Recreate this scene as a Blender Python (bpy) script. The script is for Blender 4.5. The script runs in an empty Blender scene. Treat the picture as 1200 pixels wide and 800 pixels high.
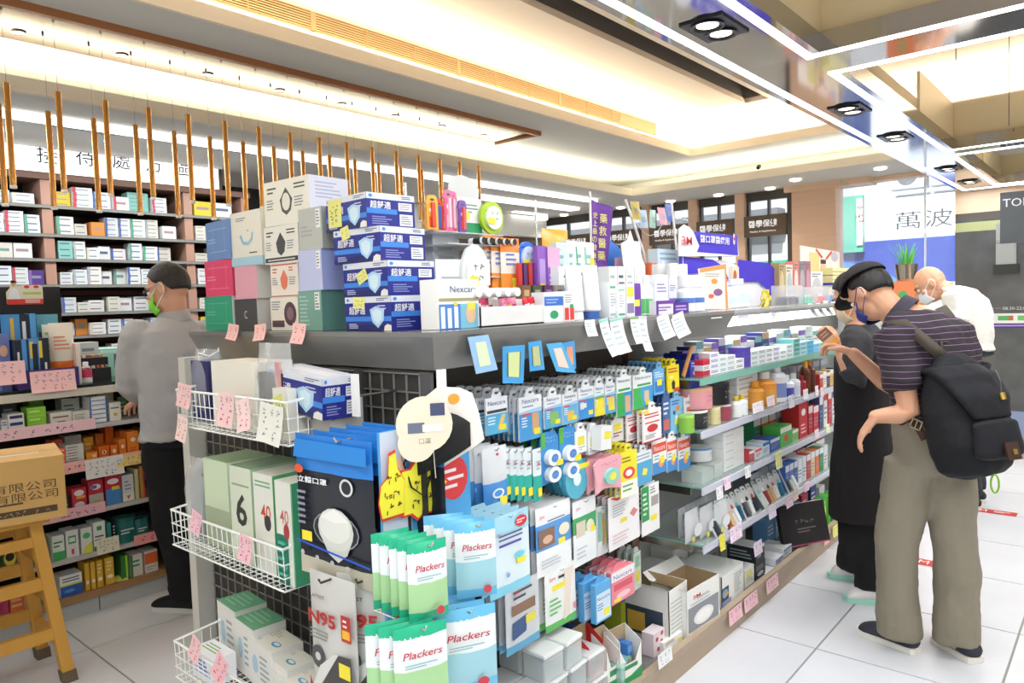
import bpy, math, random
import numpy as np
from mathutils import Vector, Matrix
random.seed(7)
SC = bpy.context.scene
COL = SC.collection
R = math.radians
# ---------------------------------------------------------------- camera, world, light, exposure
YAW, PITCH, ROLL, EYE, FPX = R(-40.80), R(-3.147), R(-1.902), 1.42, 846.64
def _basis():
    cy, sy, cp, sp, cr, sr = math.cos(YAW), math.sin(YAW), math.cos(PITCH), math.sin(PITCH), math.cos(ROLL), math.sin(ROLL)
    w = Vector((sy*cp, cy*cp, sp)); r0 = Vector((cy, -sy, 0)); u0 = r0.cross(w)
    return cr*r0+sr*u0, -sr*r0+cr*u0, w
CR, CU, CW = _basis()
cam_data = bpy.data.cameras.new('camera'); cam = bpy.data.objects.new('camera', cam_data); COL.objects.link(cam)
cam.matrix_world = Matrix(((CR.x, CU.x, -CW.x, 0), (CR.y, CU.y, -CW.y, 0), (CR.z, CU.z, -CW.z, EYE), (0, 0, 0, 1)))
cam_data.sensor_width = 36; cam_data.lens = FPX/1200*36; cam_data.clip_start = .05; cam_data.clip_end = 200
SC.camera = cam
def _ray(px, py): return (px-600)/FPX*CR-(py-400)/FPX*CU+CW
def at_x(px, py, x): d = _ray(px, py); return Vector((0, 0, EYE))+d*(x/d.x)
def at_y(px, py, y): d = _ray(px, py); return Vector((0, 0, EYE))+d*(y/d.y)
def at_z(px, py, z): d = _ray(px, py); return Vector((0, 0, EYE))+d*((z-EYE)/d.z)

SC.view_settings.view_transform = 'Standard'; SC.view_settings.look = 'None'
SC.view_settings.gamma = 1; SC.view_settings.use_curve_mapping = False
SC.view_settings.exposure = -0.18
world = bpy.data.worlds.new('daylight'); SC.world = world; world.use_nodes = True
wn = world.node_tree.nodes; wn['Background'].inputs[0].default_value = (.90, .95, 1, 1); wn['Background'].inputs[1].default_value = 0.72

def area(name, loc, size, power, color=(1, 1, 1), rot=(0, 0, 0), spread=180):
    l = bpy.data.lights.new(name, 'AREA'); l.shape = 'RECTANGLE'; l.size, l.size_y = size; l.energy = power; l.color = color; l.spread = R(spread)
    o = bpy.data.objects.new(name, l); o.location = loc; o.rotation_euler = rot; COL.objects.link(o); return o
def spot(name, loc, power, color=(1, .93, .82), angle=70, rot=(0, 0, 0), size=.03):
    l = bpy.data.lights.new(name, 'SPOT'); l.energy = power; l.color = color; l.spot_size = R(angle); l.spot_blend = .6; l.shadow_soft_size = size
    o = bpy.data.objects.new(name, l); o.location = loc; o.rotation_euler = rot; COL.objects.link(o); return o
WARM = (1, .92, .79); YEL = (1, .97, .80); COOL = (.93, .96, 1)
sun = bpy.data.lights.new('sun', 'SUN'); sun.energy = 11; sun.angle = R(3); so = bpy.data.objects.new('sun', sun); so.rotation_euler = (R(38), 0, R(8)); COL.objects.link(so)
# light of the led grid, one lamp along each run
for x in (-1.1, -.88): area('led_run_light', (x, 2.6, 2.245), (.03, 9.5), 28, COOL)
area('led_run_light', (1.6, 2.6, 2.245), (.1, 9.5), 75, COOL)
for y in (-2.1, .35, 2.82, 5.23): area('led_run_light', (.35, y, 2.245), (2.4, .1), 32, COOL)
# coves: lamps lie on the lips and shine up
area('cove_light', (-4.1, 2.4, 2.53), (.08, 8.6), 60, YEL, (R(180), 0, 0))
area('cove_light', (-.6, 6.72, 2.53), (6.8, .08), 45, YEL, (R(180), 0, 0))
area('cove_light', (-3.2, 1.8, 2.755), (.08, 8.6), 75, WARM, (R(180), 0, 0))
area('cove_light', (-.3, 6.33, 2.755), (6, .08), 55, WARM, (R(180), 0, 0))
# lamp strip over the dispensary
area('strip_light', (-4.6, 2.6, 2.44), (.12, 7.6), 80, COOL)

# ---------------------------------------------------------------- materials
_M = {}
def mat(key, rough=.5, metal=0., emit=0., alpha=1., trans=0., noise=0., scale=8., coat=0., ior=1.45):
    """key: '#rrggbb' colour; cached by all arguments"""
    if not isinstance(key, str): return key
    k = (key, rough, metal, emit, alpha, trans, noise, scale, coat)
    if k in _M: return _M[k]
    h = key.lstrip('#'); h = ''.join(q*2 for q in h) if len(h) == 3 else h; c = [int(h[i:i+2], 16)/255 for i in (0, 2, 4)]
    c = [v/12.92 if v <= .04045 else ((v+.055)/1.055)**2.4 for v in c]
    m = bpy.data.materials.new('paint_'+h); m.use_nodes = True
    nt = m.node_tree; b = nt.nodes['Principled BSDF']
    b.inputs['Base Color'].default_value = (*c, 1); b.inputs['Roughness'].default_value = rough; b.inputs['Metallic'].default_value = metal
    b.inputs['IOR'].default_value = ior
    if emit: b.inputs['Emission Color'].default_value = (*c, 1); b.inputs['Emission Strength'].default_value = emit
    if alpha < 1: b.inputs['Alpha'].default_value = alpha
    if trans: b.inputs['Transmission Weight'].default_value = trans
    if coat: b.inputs['Coat Weight'].default_value = coat; b.inputs['Coat Roughness'].default_value = .08
    if noise:
        t = nt.nodes.new('ShaderNodeTexCoord'); n = nt.nodes.new('ShaderNodeTexNoise'); n.inputs['Scale'].default_value = scale; n.inputs['Detail'].default_value = 4
        mx = nt.nodes.new('ShaderNodeMixRGB'); mx.blend_type = 'MULTIPLY'; mx.inputs[0].default_value = 1; mx.inputs[1].default_value = (*c, 1)
        r = nt.nodes.new('ShaderNodeValToRGB'); r.color_ramp.elements[0].position = .3; r.color_ramp.elements[1].position = .7
        r.color_ramp.elements[0].color = (1-noise,)*3+(1,); r.color_ramp.elements[1].color = (1,)*3+(1,)
        nt.links.new(t.outputs['Object'], n.inputs['Vector']); nt.links.new(n.outputs['Fac'], r.inputs[0]); nt.links.new(r.outputs[0], mx.inputs[2]); nt.links.new(mx.outputs[0], b.inputs['Base Color'])
    _M[k] = m; return m
def clear_film(key='#f4f8fa', a=.25):   # thin polythene: mostly see-through, with gloss
    return mat(key, .12, alpha=a)
def stretched(key, key2, sx, sy, sz, rough=.5, scale=6., metal=0., bump=0.):
    """grain stretched along an axis: wood, brushed metal, cloth folds"""
    k = ('st', key, key2, sx, sy, sz, rough, scale, bump)
    if k in _M: return _M[k]
    m = mat(key, rough, metal).copy(); nt = m.node_tree; b = nt.nodes['Principled BSDF']
    c = b.inputs['Base Color'].default_value[:]; c2 = mat(key2).node_tree.nodes['Principled BSDF'].inputs['Base Color'].default_value[:]
    t = nt.nodes.new('ShaderNodeTexCoord'); mp = nt.nodes.new('ShaderNodeMapping'); mp.inputs['Scale'].default_value = (sx, sy, sz)
    n = nt.nodes.new('ShaderNodeTexNoise'); n.inputs['Scale'].default_value = scale; n.inputs['Detail'].default_value = 5
    mx = nt.nodes.new('ShaderNodeMixRGB'); mx.inputs[1].default_value = c; mx.inputs[2].default_value = c2
    nt.links.new(t.outputs['Object'], mp.inputs[0]); nt.links.new(mp.outputs[0], n.inputs['Vector']); nt.links.new(n.outputs['Fac'], mx.inputs[0]); nt.links.new(mx.outputs[0], b.inputs['Base Color'])
    if bump:
        bp = nt.nodes.new('ShaderNodeBump'); bp.inputs['Strength'].default_value = bump; bp.inputs['Distance'].default_value = .01
        nt.links.new(n.outputs['Fac'], bp.inputs['Height']); nt.links.new(bp.outputs[0], b.inputs['Normal'])
    _M[k] = m; return m
def cloth(key, key2, rough=.85, scale=5, bump=.5): return stretched(key, key2, 1, 1, .35, rough, scale, 0, bump)
WHITE = '#f2f2ee'; INK = '#26303c'
WIRE = mat('#eef0ea', .35); CHROME = mat('#c9cac6', .25, 1); DARKWIRE = mat('#55554f', .4, .8)

# ---------------------------------------------------------------- mesh building
_TXT = {}
def text_mesh(s, bold=0.0):
    k = (s, bold)
    if k in _TXT: return _TXT[k]
    cu = bpy.data.curves.new('t', 'FONT'); cu.body = s; cu.size = 1; cu.resolution_u = 2; cu.offset = bold; cu.align_x = 'CENTER'
    o = bpy.data.objects.new('t', cu); COL.objects.link(o)
    dg = bpy.context.evaluated_depsgraph_get(); dg.update()
    me = bpy.data.meshes.new_from_object(o.evaluated_get(dg))
    v = [(p.co.x, p.co.y) for p in me.vertices]; f = [tuple(p.vertices) for p in me.polygons]
    bpy.data.objects.remove(o); bpy.data.curves.remove(cu); bpy.data.meshes.remove(me)
    if v:
        xs = [a for a, _ in v]; ys = [b for _, b in v]; x0, x1, y0, y1 = min(xs), max(xs), min(ys), max(ys)
        v = [((a-(x0+x1)/2), (b-(y0+y1)/2)) for a, b in v]; _TXT[k] = (v, f, x1-x0, y1-y0)
    else: _TXT[k] = ([], [], 1, 1)
    return _TXT[k]

class MB:
    def __init__(s): s.v = []; s.f = []; s.m = []; s.mats = []; s.M = Matrix()
    def mi(s, m):
        if isinstance(m, str): m = mat(m)
        if m not in s.mats: s.mats.append(m)
        return s.mats.index(m)
    def add(s, vs, fs, m):
        b = len(s.v); M = s.M; s.v += [tuple(M @ Vector(p)) for p in vs]; i = s.mi(m)
        for f in fs: s.f.append(tuple(b+j for j in f)); s.m.append(i)
        return s
    def box(s, x0, y0, z0, x1, y1, z1, m, faces=None):
        """faces: dict of materials per side: -y front, +y back, -x, +x, -z, +z"""
        vs = [(x0, y0, z0), (x1, y0, z0), (x1, y1, z0), (x0, y1, z0), (x0, y0, z1), (x1, y0, z1), (x1, y1, z1), (x0, y1, z1)]
        Q = {'-z': (0, 3, 2, 1), '+z': (4, 5, 6, 7), '-y': (0, 1, 5, 4), '+x': (1, 2, 6, 5), '+y': (2, 3, 7, 6), '-x': (3, 0, 4, 7)}
        b = len(s.v); s.v += [tuple(s.M @ Vector(p)) for p in vs]
        for k, q in Q.items(): s.f.append(tuple(b+j for j in q)); s.m.append(s.mi((faces or {}).get(k, m)))
        return s
    def cbox(s, c, d, m): return s.box(c[0]-d[0]/2, c[1]-d[1]/2, c[2]-d[2]/2, c[0]+d[0]/2, c[1]+d[1]/2, c[2]+d[2]/2, m)
    def tube(s, pts, r, m, n=6, cap=True):
        pts = [Vector(p) for p in pts]; k = len(pts); rs = r if isinstance(r, (list, tuple)) else [r]*k
        vs = []; fs = []; up = Vector((0, 0, 1)); prev = None
        for i, p in enumerate(pts):
            d = (pts[min(i+1, k-1)]-pts[max(i-1, 0)]).normalized()
            if prev is None:
                a = d.cross(up); a = d.cross(Vector((1, 0, 0))) if a.length < .1 else a
            else: a = prev - d*prev.dot(d)
            a.normalize(); prev = a; b = d.cross(a)
            for j in range(n):
                t = 2*math.pi*j/n; vs.append(p+(a*math.cos(t)+b*math.sin(t))*rs[i])
        for i in range(k-1):
            for j in range(n): fs.append((i*n+j, i*n+(j+1) % n, (i+1)*n+(j+1) % n, (i+1)*n+j))
        if cap: fs.append(tuple(range(n-1, -1, -1))); fs.append(tuple((k-1)*n+j for j in range(n)))
        return s.add(vs, fs, m)
    def lathe(s, prof, m, n=14, c=(0, 0, 0), sx=1, sy=1):
        """prof: (r, z[, material]) rows, bottom to top"""
        for i in range(len(prof)-1):
            a, b = prof[i], prof[i+1]; mm = a[2] if len(a) > 2 else m
            vs = []
            for r, z in ((a[0], a[1]), (b[0], b[1])):
                for j in range(n): t = 2*math.pi*j/n; vs.append((c[0]+r*math.cos(t)*sx, c[1]+r*math.sin(t)*sy, c[2]+z))
            s.add(vs, [(j, (j+1) % n, n+(j+1) % n, n+j) for j in range(n)], mm)
        return s
    def prism(s, poly, y0, y1, m, side=None):
        """poly: (x, z) outline counter-clockwise seen from -y; thickness along y"""
        n = len(poly); vs = [(x, y0, z) for x, z in poly]+[(x, y1, z) for x, z in poly]
        s.add(vs, [tuple(range(n)), tuple(range(2*n-1, n-1, -1))], m)
        s.add(vs, [(j, n+j, n+(j+1) % n, (j+1) % n) for j in range(n)], side or m); return s
    def quad(s, a, b, c, d, m): return s.add([a, b, c, d], [(0, 1, 2, 3)], m)
    def patch(s, x0, z0, x1, z1, m, y=-.0006): return s.add([(x0, y, z0), (x1, y, z0), (x1, y, z1), (x0, y, z1)], [(0, 1, 2, 3)], m)
    def poly(s, pts, m, y=-.0007): return s.add([(x, y, z) for x, z in pts], [tuple(range(len(pts)))], m)
    def disc(s, cx, cz, rx, rz, m, y=-.0008, n=16): return s.poly([(cx+rx*math.cos(2*math.pi*i/n), cz+rz*math.sin(2*math.pi*i/n)) for i in range(n)], m, y)
    def text(s, t, cx, cz, h, m, y=-.001, w=None, bold=0., slant=0.):
        v, f, tw, th = text_mesh(t, bold); k = h/max(th, .01); kx = (w/tw if w else k)
        return s.add([(cx+(a+slant*b)*kx, y, cz+b*k) for a, b in v], f, m)
    def scrawl(s, cx, cz, w, h, m, rows=2, y=-.001, seed=0):
        """handwriting too blurred to read: short crossing strokes"""
        rd = random.Random(seed); ch = h/rows
        for r in range(rows):
            n = max(2, int(w/ch*.95)); z0 = cz+h/2-(r+.5)*ch
            for i in range(n):
                if rd.random() < .1: continue
                x0 = cx-w/2+(i+.5)*w/n; e = ch*.33
                for k in range(4):
                    a = Vector((x0+rd.uniform(-e, e), z0+rd.uniform(-e, e))); b = a+(Vector((rd.uniform(.6, 1)*e, rd.uniform(-.2, .3)*e)) if k % 2 else Vector((rd.uniform(-.3, .2)*e, -rd.uniform(.6, 1)*e)))
                    d = (b-a).normalized(); q = Vector((-d.y, d.x))*ch*.05
                    s.poly([(a-q)[:], (b-q)[:], (b+q)[:], (a+q)[:]], m, y)
        return s
    def lines(s, x0, z0, x1, z1, m, n=4, y=-.0009, seed=1):
        """blocks of small print"""
        rd = random.Random(seed); h = (z1-z0)/n
        for i in range(n): s.patch(x0, z0+h*(i+.3), x0+(x1-x0)*rd.uniform(.55, 1), z0+h*(i+.72), m, y)
        return s
    def build(s, name, parent=None, smooth=0, loc=None, rz=None):
        me = bpy.data.meshes.new(name); me.from_pydata(s.v, [], s.f)
        for m in s.mats: me.materials.append(m)
        me.polygons.foreach_set('material_index', s.m)
        if smooth: me.shade_smooth(); me.set_sharp_from_angle(angle=R(smooth))
        me.update(); o = bpy.data.objects.new(name, me); COL.objects.link(o)
        if parent: o.parent = parent
        if loc is not None: o.location = loc
        if rz is not None: o.rotation_euler.z = R(rz)
        return o
def tag(o, label, cat, group=None, kind=None):
    if label: o['label'] = label
    if cat: o['category'] = cat
    if group: o['group'] = group
    if kind: o['kind'] = kind
    return o
def struct(o): o['kind'] = 'structure'; return o
def empty(name, loc=(0, 0, 0), rz=0): o = bpy.data.objects.new(name, None); o.location = loc; o.rotation_euler.z = R(rz); COL.objects.link(o); o.empty_display_size = .05; return o
KIDS = {}
def kids(o):
    if o.name not in KIDS: KIDS[o.name] = list(o.children)
    return KIDS[o.name]
_first = set()
def put(proto, loc, rz=0, label=None, cat=None, group=None, rx=0, ry=0, sc=None):
    """first call places the prototype itself, later calls place copies with copies of its parts"""
    if proto.name in _first:
        o = proto.copy(); COL.objects.link(o)
        for c in kids(proto):
            d = c.copy(); COL.objects.link(d); d.parent = o
            for g in kids(c): e = g.copy(); COL.objects.link(e); e.parent = d
    else: _first.add(proto.name); kids(proto); [kids(c) for c in kids(proto)]; o = proto
    o.location = loc; o.rotation_euler = (R(rx), R(ry), R(rz))
    if sc is not None: o.scale = sc if isinstance(sc, (tuple, list)) else (sc,)*3
    else: o.scale = (1, 1, 1)
    for k, v in (('label', label), ('category', cat), ('group', group)):
        if v: o[k] = v
    return o
ORD = ['first', 'second', 'third', 'fourth', 'fifth', 'sixth', 'seventh', 'eighth', 'ninth', 'tenth', 'eleventh', 'twelfth', 'thirteenth', 'fourteenth', 'fifteenth', 'sixteenth', 'seventeenth', 'eighteenth', 'nineteenth', 'twentieth',
       'twenty-first', 'twenty-second', 'twenty-third', 'twenty-fourth', 'twenty-fifth', 'twenty-sixth', 'twenty-seventh', 'twenty-eighth', 'twenty-ninth', 'thirtieth']
# ================================================================ THE ROOM
# floor tiles 0.6 m, joints recessed, each tile a part of the floor
floor = MB().box(-6.2, -3, -.05, 4, 7.6, -.004, mat('#8f8f8c', .7)).build('floor'); struct(floor)
TILE = [mat(c, .22, noise=.06, scale=3) for c in ('#dadce0', '#dee0e3', '#d6d8dc')]
tiles = []
for m in TILE:
    b = MB(); b.box(-.2985, -.2985, -.004, .2985, .2985, 0, m); tiles.append(b)
tile_proto = [t.build('tile', floor) for t in tiles]; used = [0]*3
for i in range(-11, 7):
    for j in range(-4, 13):
        x = -.345-.605*i*-1-.3; y = 2.893+.605*(j-4)+.3
        if x < -5.4 or y < -.2 or y > 7.4 or x > 1.9: continue
        k = (i*7+j*3) % 3
        if used[k]: o = tile_proto[k].copy(); COL.objects.link(o); o.parent = floor
        else: o = tile_proto[k]; used[k] = 1
        o.location = (x, y, 0)
# red floor stickers
for n, (p, q) in enumerate((((1075, 655), (1096, 663)), ((1138, 594), (1170, 602)))):
    a = at_z(*p, .001); c = at_z(*q, .001)
    b = MB(); w = .34 if n else .34
    b.box(-w/2, -.045, 0, w/2, .045, .0012, mat('#c23a2e', .5)); b.M = Matrix.Translation((0, 0, .0022)) @ Matrix.Rotation(R(-90), 4, 'X')
    b.text('1.5M', -.05, 0, .05, mat(WHITE), y=0); b.lines(.05, -.02, .14, .02, mat(WHITE), 2, y=0)
    o = b.build('floor_sticker'); o.location = ((a.x+c.x)/2, (a.y+c.y)/2, .0005)
    tag(o, ['red floor distance sticker with white print between the striped-shirt man\'s trouser legs', 'red floor distance sticker on white tiles beneath the backpack'][n], 'sticker')

PLASTER = mat('#e6e2d6', .8, noise=.03); GREYC = mat('#d9d7d0', .85); CREAM = mat('#efe4d0', .8); WOOD = stretched('#e9c6a8', '#dcb494', .4, .4, 6, .45, 5)
WOODH = stretched('#f2d4b4', '#e6c4a2', 1, .15, 8, .45, 5)
MIRROR = mat('#b9babd', .08, 1)
# ceilings
c = MB()
c.box(-6.2, -3, 2.48, -3.97, 7.6, 2.52, GREYC)            # soffit over the dispensary
c.box(-3.97, 6.6, 2.48, 4, 7.6, 2.52, GREYC)              # soffit along the shop front
c.box(-4.0, -3, 2.4785, -3.968, 6.602, 2.55, CREAM); c.box(-3.968, 6.598, 2.4785, 4, 6.63, 2.55, CREAM)
c.build('ceiling'); 
c = MB()
c.box(-4.6, -3, 2.70, -3.1, 7.2, 2.74, GREYC); c.box(-3.1, 6.2, 2.70, 4, 7.2, 2.74, GREYC)
c.box(-4.6, -3, 2.52, -4.56, 7.2, 2.70, PLASTER); c.box(-4.6, 7.16, 2.52, 4, 7.2, 2.70, PLASTER)
c.box(-3.12, -3, 2.6985, -3.098, 6.198, 2.77, CREAM); c.box(-3.12, 6.198, 2.6985, 4, 6.22, 2.77, CREAM)
c.build('ceiling')
UP = mat('#efdfc8', .85)
c = MB()
S0, S1 = -2.50, -2.30                                       # slot for the spot lamps
c.box(-3.34, -3, 3.02, S0, 6.5, 3.06, UP); c.box(S1, -3, 3.02, 4, 6.5, 3.06, UP); c.box(S0, 6.0, 3.02, S1, 6.5, 3.06, UP)
c.box(-3.34, -3, 2.74, -3.30, 6.5, 3.02, UP); c.box(-3.34, 6.46, 2.74, 4, 6.5, 3.02, UP)
c.build('ceiling')
for o in [o for o in COL.objects if o.name.startswith('ceiling')]: struct(o)
sl = MB(); g = mat('#6b6660', .5)
sl.box(S0-.01, -3, 3.06, S0, 6.0, 3.2, g); sl.box(S1, -3, 3.06, S1+.01, 6.0, 3.2, g); sl.box(S0, -3, 3.2, S1, 6.0, 3.21, g); sl.box(S0, 5.99, 3.06, S1, 6, 3.2, g)
struct(sl.build('trim_1'))
# slot spotlights
for n, (px, py) in enumerate(((650, 8), (727, 43), (793, 73), (848, 100))):
    p = at_z(px, py, 3.04); e = empty('slot_spotlight', (-2.34, p.y, 3.2))
    MB().tube([(0, 0, 0), (0, 0, -.04)], .008, mat('#111111'), 8).build('stem', e)
    MB().lathe([(0, 0), (.028, .002), (.03, .05), (.024, .085), (.02, .088), (.018, .06)], mat('#141414', .4), 12, (0, 0, -.13)).build('lamp_head', e, 40)
    tag(e, f'{ORD[n]} black spotlight along the dark ceiling slot, counting towards the shop front', 'spotlight', 'spotlights in the ceiling slot')
    spot('spot_light', (-2.34, p.y, 3.1), 14, COOL, 80, (0, R(-40), 0))
# air vent in the tray wall: frame and slats
vt = MB(); vy0, vy1, vz0, vz1 = .9, 5.9, 2.875, 2.975
W1 = mat('#8a6a45', .5)
vt.box(-3.3, vy0, vz0, -3.285, vy1, vz0+.004, W1).box(-3.3, vy0, vz1-.004, -3.285, vy1, vz1, W1).box(-3.3, vy0, vz0, -3.298, vy1, vz1, mat('#241c14', .9)).box(-3.3, vy1-.6, vz0, -3.288, vy1, vz1, W1)
e = empty('air_vent', (0, 0, 0)); vt.build('frame', e)
sm = None
for i in range(7):
    if sm is None: sm = MB().box(-3.296, vy0, 0, -3.286, vy1-.6, .0055, mat('#a37f54', .5)).build('slat', e); o = sm
    else: o = sm.copy(); COL.objects.link(o)
    o.location.z = vz0+.008+i*.0128
for i in range(12):
    MB().box(-3.297, 0, vz0, -3.284, .008 if i % 3 else .03, vz1, W1).build('divider', e, loc=(0, 1.2+i*.36, 0))
tag(e, 'long beige slatted air vent set in the side of the ceiling tray', 'vent')
# ceiling dome camera near the glowing cove
p = at_y(890, 195, 6.59); e = MB(); e.box(-.012, -.0, -.012, .012, .03, .012, mat('#222222')).lathe([(0, -.02), (.014, -.014), (.018, 0), (.014, .012), (0, .014)], mat('#161616', .2), 12, (0, -.01, -.012))
tag(e.build('ceiling_sensor', loc=(p.x, 6.57, p.z), smooth=40), 'small black ceiling sensor on the cove lip near the shop front', 'sensor')

# bronze mirror rail with copper edge, brass rods hanging from it
BRONZE = mat('#6e5844', .22, 1); COPPER = stretched('#b57a52', '#a2683f', 1, .2, 1, .3, 4)
e = empty('bronze_ceiling_rail', (-3.45, 0, 2.7))
MB().box(-.42, -1.5, -.018, 0, 4.35, -.001, BRONZE).build('mirror_panel', e)
MB().box(-.0, -1.5, -.034, .03, 4.35, 0, COPPER).box(-.42, 4.35, -.034, .03, 4.38, 0, COPPER).build('edge_strip', e)
for i in range(9):
    MB().lathe([(0, 0), (.022, 0), (.022, -.004), (.03, -.006), (.03, 0)], CHROME, 14).lathe([(0, -.0045), (.02, -.0045)], mat('#fff4e0', emit=9), 12).build('downlight', e, loc=(-.30, .65+i*.43, -.018)); spot('rail_spot', (-3.75, .65+i*.43, 2.66), 7, (1, .97, .92), 90)
tag(e, 'long bronze mirrored ceiling rail with copper edge above the left counter', 'ceiling rail')
GOLD = mat('#c08a48', .22, 1, coat=.3)
def make_rod(zt, zb):
    e = empty('brass_rod', (0, 0, 0))
    MB().tube([(0, 0, zb), (0, 0, zt)], .0125, GOLD, 10).build('rod', e, 40)
    MB().tube([(0, 0, zb-.012), (0, 0, zb)], .0135, mat('#f7f7f2', .3), 10).build('end_cap', e, 40)
    MB().tube([(0, 0, zt), (0, 0, 2.682)], .0009, mat('#9b968c', .4), 4).build('wire', e)
    MB().tube([(0, 0, 2.672), (0, 0, 2.682)], .005, mat('#77705f', .4), 8).build('fixing', e)
    return e
rf, rb = make_rod(2.38, 1.965), make_rod(2.34, 1.915)
for i in range(16):
    y = .95+i*.187
    put(rf, (-3.5, y, 0), label=f'long brass rod hanging in the row nearer the shop aisle, {ORD[i]} from the street-left end', cat='hanging rod', group='brass rods of the nearer row')
    if i < 15: put(rb, (-3.7, y+.02, 0), label=f'lower brass rod hanging in the row over the counter, {ORD[i]} from the stool end', cat='hanging rod', group='brass rods of the farther row')

# mirrored light grid hanging under the ceiling
e = empty('mirrored_light_grid', (0, 0, 2.25)); LED = mat('#f4f6ff', emit=7.5)
def beam(x0, y0, x1, y1, n='beam'):
    return MB().box(x0, y0, 0, x1, y1, .07, MIRROR).build(n, e)
beam(-1.17, -3, -.84, 7.36)
beam(1.45, -3, 1.75, 7.36)
for y0, y1 in ((-2.3, -1.95), (.20, .5), (2.66, 2.97), (5.1, 5.36), (7.14, 7.36)): beam(-.84, y0, 1.45, y1, 'cross_beam')
def led(x0, y0, x1, y1): MB().box(x0, y0, -.004, x1, y1, .001, LED).build('led_strip', e)
led(-1.135, -3, -1.11, 7.33)
ys = [(-2.3, -1.95), (.20, .5), (2.66, 2.97), (5.1, 5.36), (7.14, 7.36)]
for (a, b), (c_, d) in zip(ys[:-1], ys[1:]):
    led(-.895, b-.04, -.87, c_+.04); led(1.48, b-.04, 1.50, c_+.04); led(-.87, c_+.015, 1.48, c_+.035); led(-.87, b-.035, 1.48, b-.015)
led(-1.11, 7.305, 1.48, 7.33)
for (a, b), (c_, d) in zip(ys[:-1], ys[1:]):                  # cream panels that stand round each cell
    if c_ > 0:
        MB().box(-.87, b, .07, -.855, c_, .14, mat('#d9c49a', .5)).build('side_panel', e)
for (y0, h) in ((2.70, .62), (5.14, .28), (7.2, .24)):
    MB().box(-.86, y0, .07, 1.5, y0+.015, h, mat('#e8d6ae', .4)).build('cell_panel', e)
    MB().box(-.86, y0-.9, .07, -.845, y0, h, mat('#e8d6ae', .4)).build('cell_panel', e)
for x in (-.55, .1):
    for y in (3.4, 5.0): MB().tube([(x, y, .07), (x, y, .77)], .002, DARKWIRE, 5).build('hanger', e)
for n, (px, py) in enumerate(((845, 30), (1000, 127), (1050, 160), (1107, 198), (1132, 213))):
    p = at_z(px, py, 2.25)
    MB().box(-.07, -.1, -.006, .07, .1, .0, mat('#0d0d0d', .3)).build('lamp_plate', e, loc=(-1.0, p.y, 0))
    for s in (-1, 1):
        MB().lathe([(.05, -.006), (.052, -.012), (.044, -.012), (.034, -.0065)], mat('#2b2b2b', .25, .6), 16).lathe([(.034, -.0065), (0, -.0064)], mat('#fff1d8', emit=5), 14).build('lamp', e, 40, loc=(-1.0, p.y+s*.048, 0))
    spot('down_light', (-1.0, p.y, 2.22), 12, (1, .94, .84), 80)
tag(e, 'mirrored ceiling grid of beams edged with white light strips', 'ceiling light')

# ---- dispensary side: wall, dark gap, lit signs
b = MB(); b.box(-6.2, -3, 0, -6.1, 7.6, 2.5, mat('#dfdcd2', .8)); struct(b.build('wall_left'))
b = MB(); b.box(-6.09, 2.95, 0, -5.85, 4.2, 2.5, mat('#1b1a19', .6)); struct(b.build('door_1'))
b = MB(); b.box(-5.9, 4.2, 0, -5.6, 7.2, 2.2, mat('#4b4038', .6)).box(-5.9, 4.2, 2.2, -5.58, 7.2, 2.5, mat('#d9d6cd', .7)); struct(b.build('wall_cabinet_end'))
b = MB(); b.M = Matrix.Rotation(R(90), 4, 'Z')
b.box(-2.4, 0, 0, 2.73-.0, .1, .27, mat('#ffffff', emit=1.5), {'-y': mat('#ffffff', emit=1.5), '-z': mat('#8a6a55'), '+x': mat('#dddddd')})
b.build('tmp')
o = bpy.data.objects['tmp']; o.name = 'lit_counter_sign'
o.location = (-5.2, 0, 2.33)
# letters of the sign
for ch, px, py in (('接', 55, 181), ('待', 100, 184), ('處', 142, 188), ('方', 180, 192), ('區', 215, 196)):
    p = at_x(px, py, -5.19); t = MB(); t.text(ch, 0, 0, .115, mat('#3a3f4c', .5), y=-.006)
    q = t.build('letter', o, loc=(.008, p.y, p.z-2.33), rz=90)
MB().box(-.012, -2.4, .262, .012, 2.75, .275, mat('#5f5348', .5)).box(-.012, 2.73, 0, .01, 2.75, .27, mat('#5f5348')).build('frame', o)
tag(o, 'long white lit sign with Chinese letters above the dispensary shelves', 'sign')
p = at_x(622, 243, -5.5); b = MB(); b.M = Matrix.Rotation(R(90), 4, 'Z'); b.box(-.28, 0, -.13, .33, .06, .13, mat('#ffffff', emit=1.6)); b.scrawl(.0, .0, .2, .08, mat('#4c5360'), 1)
tag(b.build('small_lit_sign', loc=(-5.5, p.y, p.z)), 'smaller white lit sign on the far left wall behind the rods', 'sign')
# ceiling strip lamps over dispensary
b = MB().box(-4.42, -1.5, 2.45, -4.34, 6.5, 2.478, mat('#ffffff', emit=5)); tag(b.build('strip_lamp'), 'long white strip lamp under the lowered ceiling above the dispensary', 'ceiling light')
b = MB().box(-5.0, 5.0, 2.45, -4.86, 6.9, 2.478, mat('#ffffff', emit=3)); tag(b.build('strip_lamp'), 'shorter white strip lamp at the far end of the dispensary ceiling', 'ceiling light')
for n, (px, py) in enumerate(((103, 150), (285, 176))):
    p = at_z(px, py, 2.475); b = MB().box(-.05, -.16, -.012, .05, .16, 0, mat('#222222', .4)); [b.lathe([(.03, -.014), (.035, -.02), (.028, -.013), (0, -.013)], mat('#bbbbbb', .3), 10, (0, s, 0)) for s in (-.08, .08)]
    tag(b.build('twin_downlight', loc=(p.x, p.y, 2.478)), ['black twin downlight in the dispensary ceiling above the lit lettered sign', 'black twin downlight in the dispensary ceiling past the end of the sign'][n], 'downlight')

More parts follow.
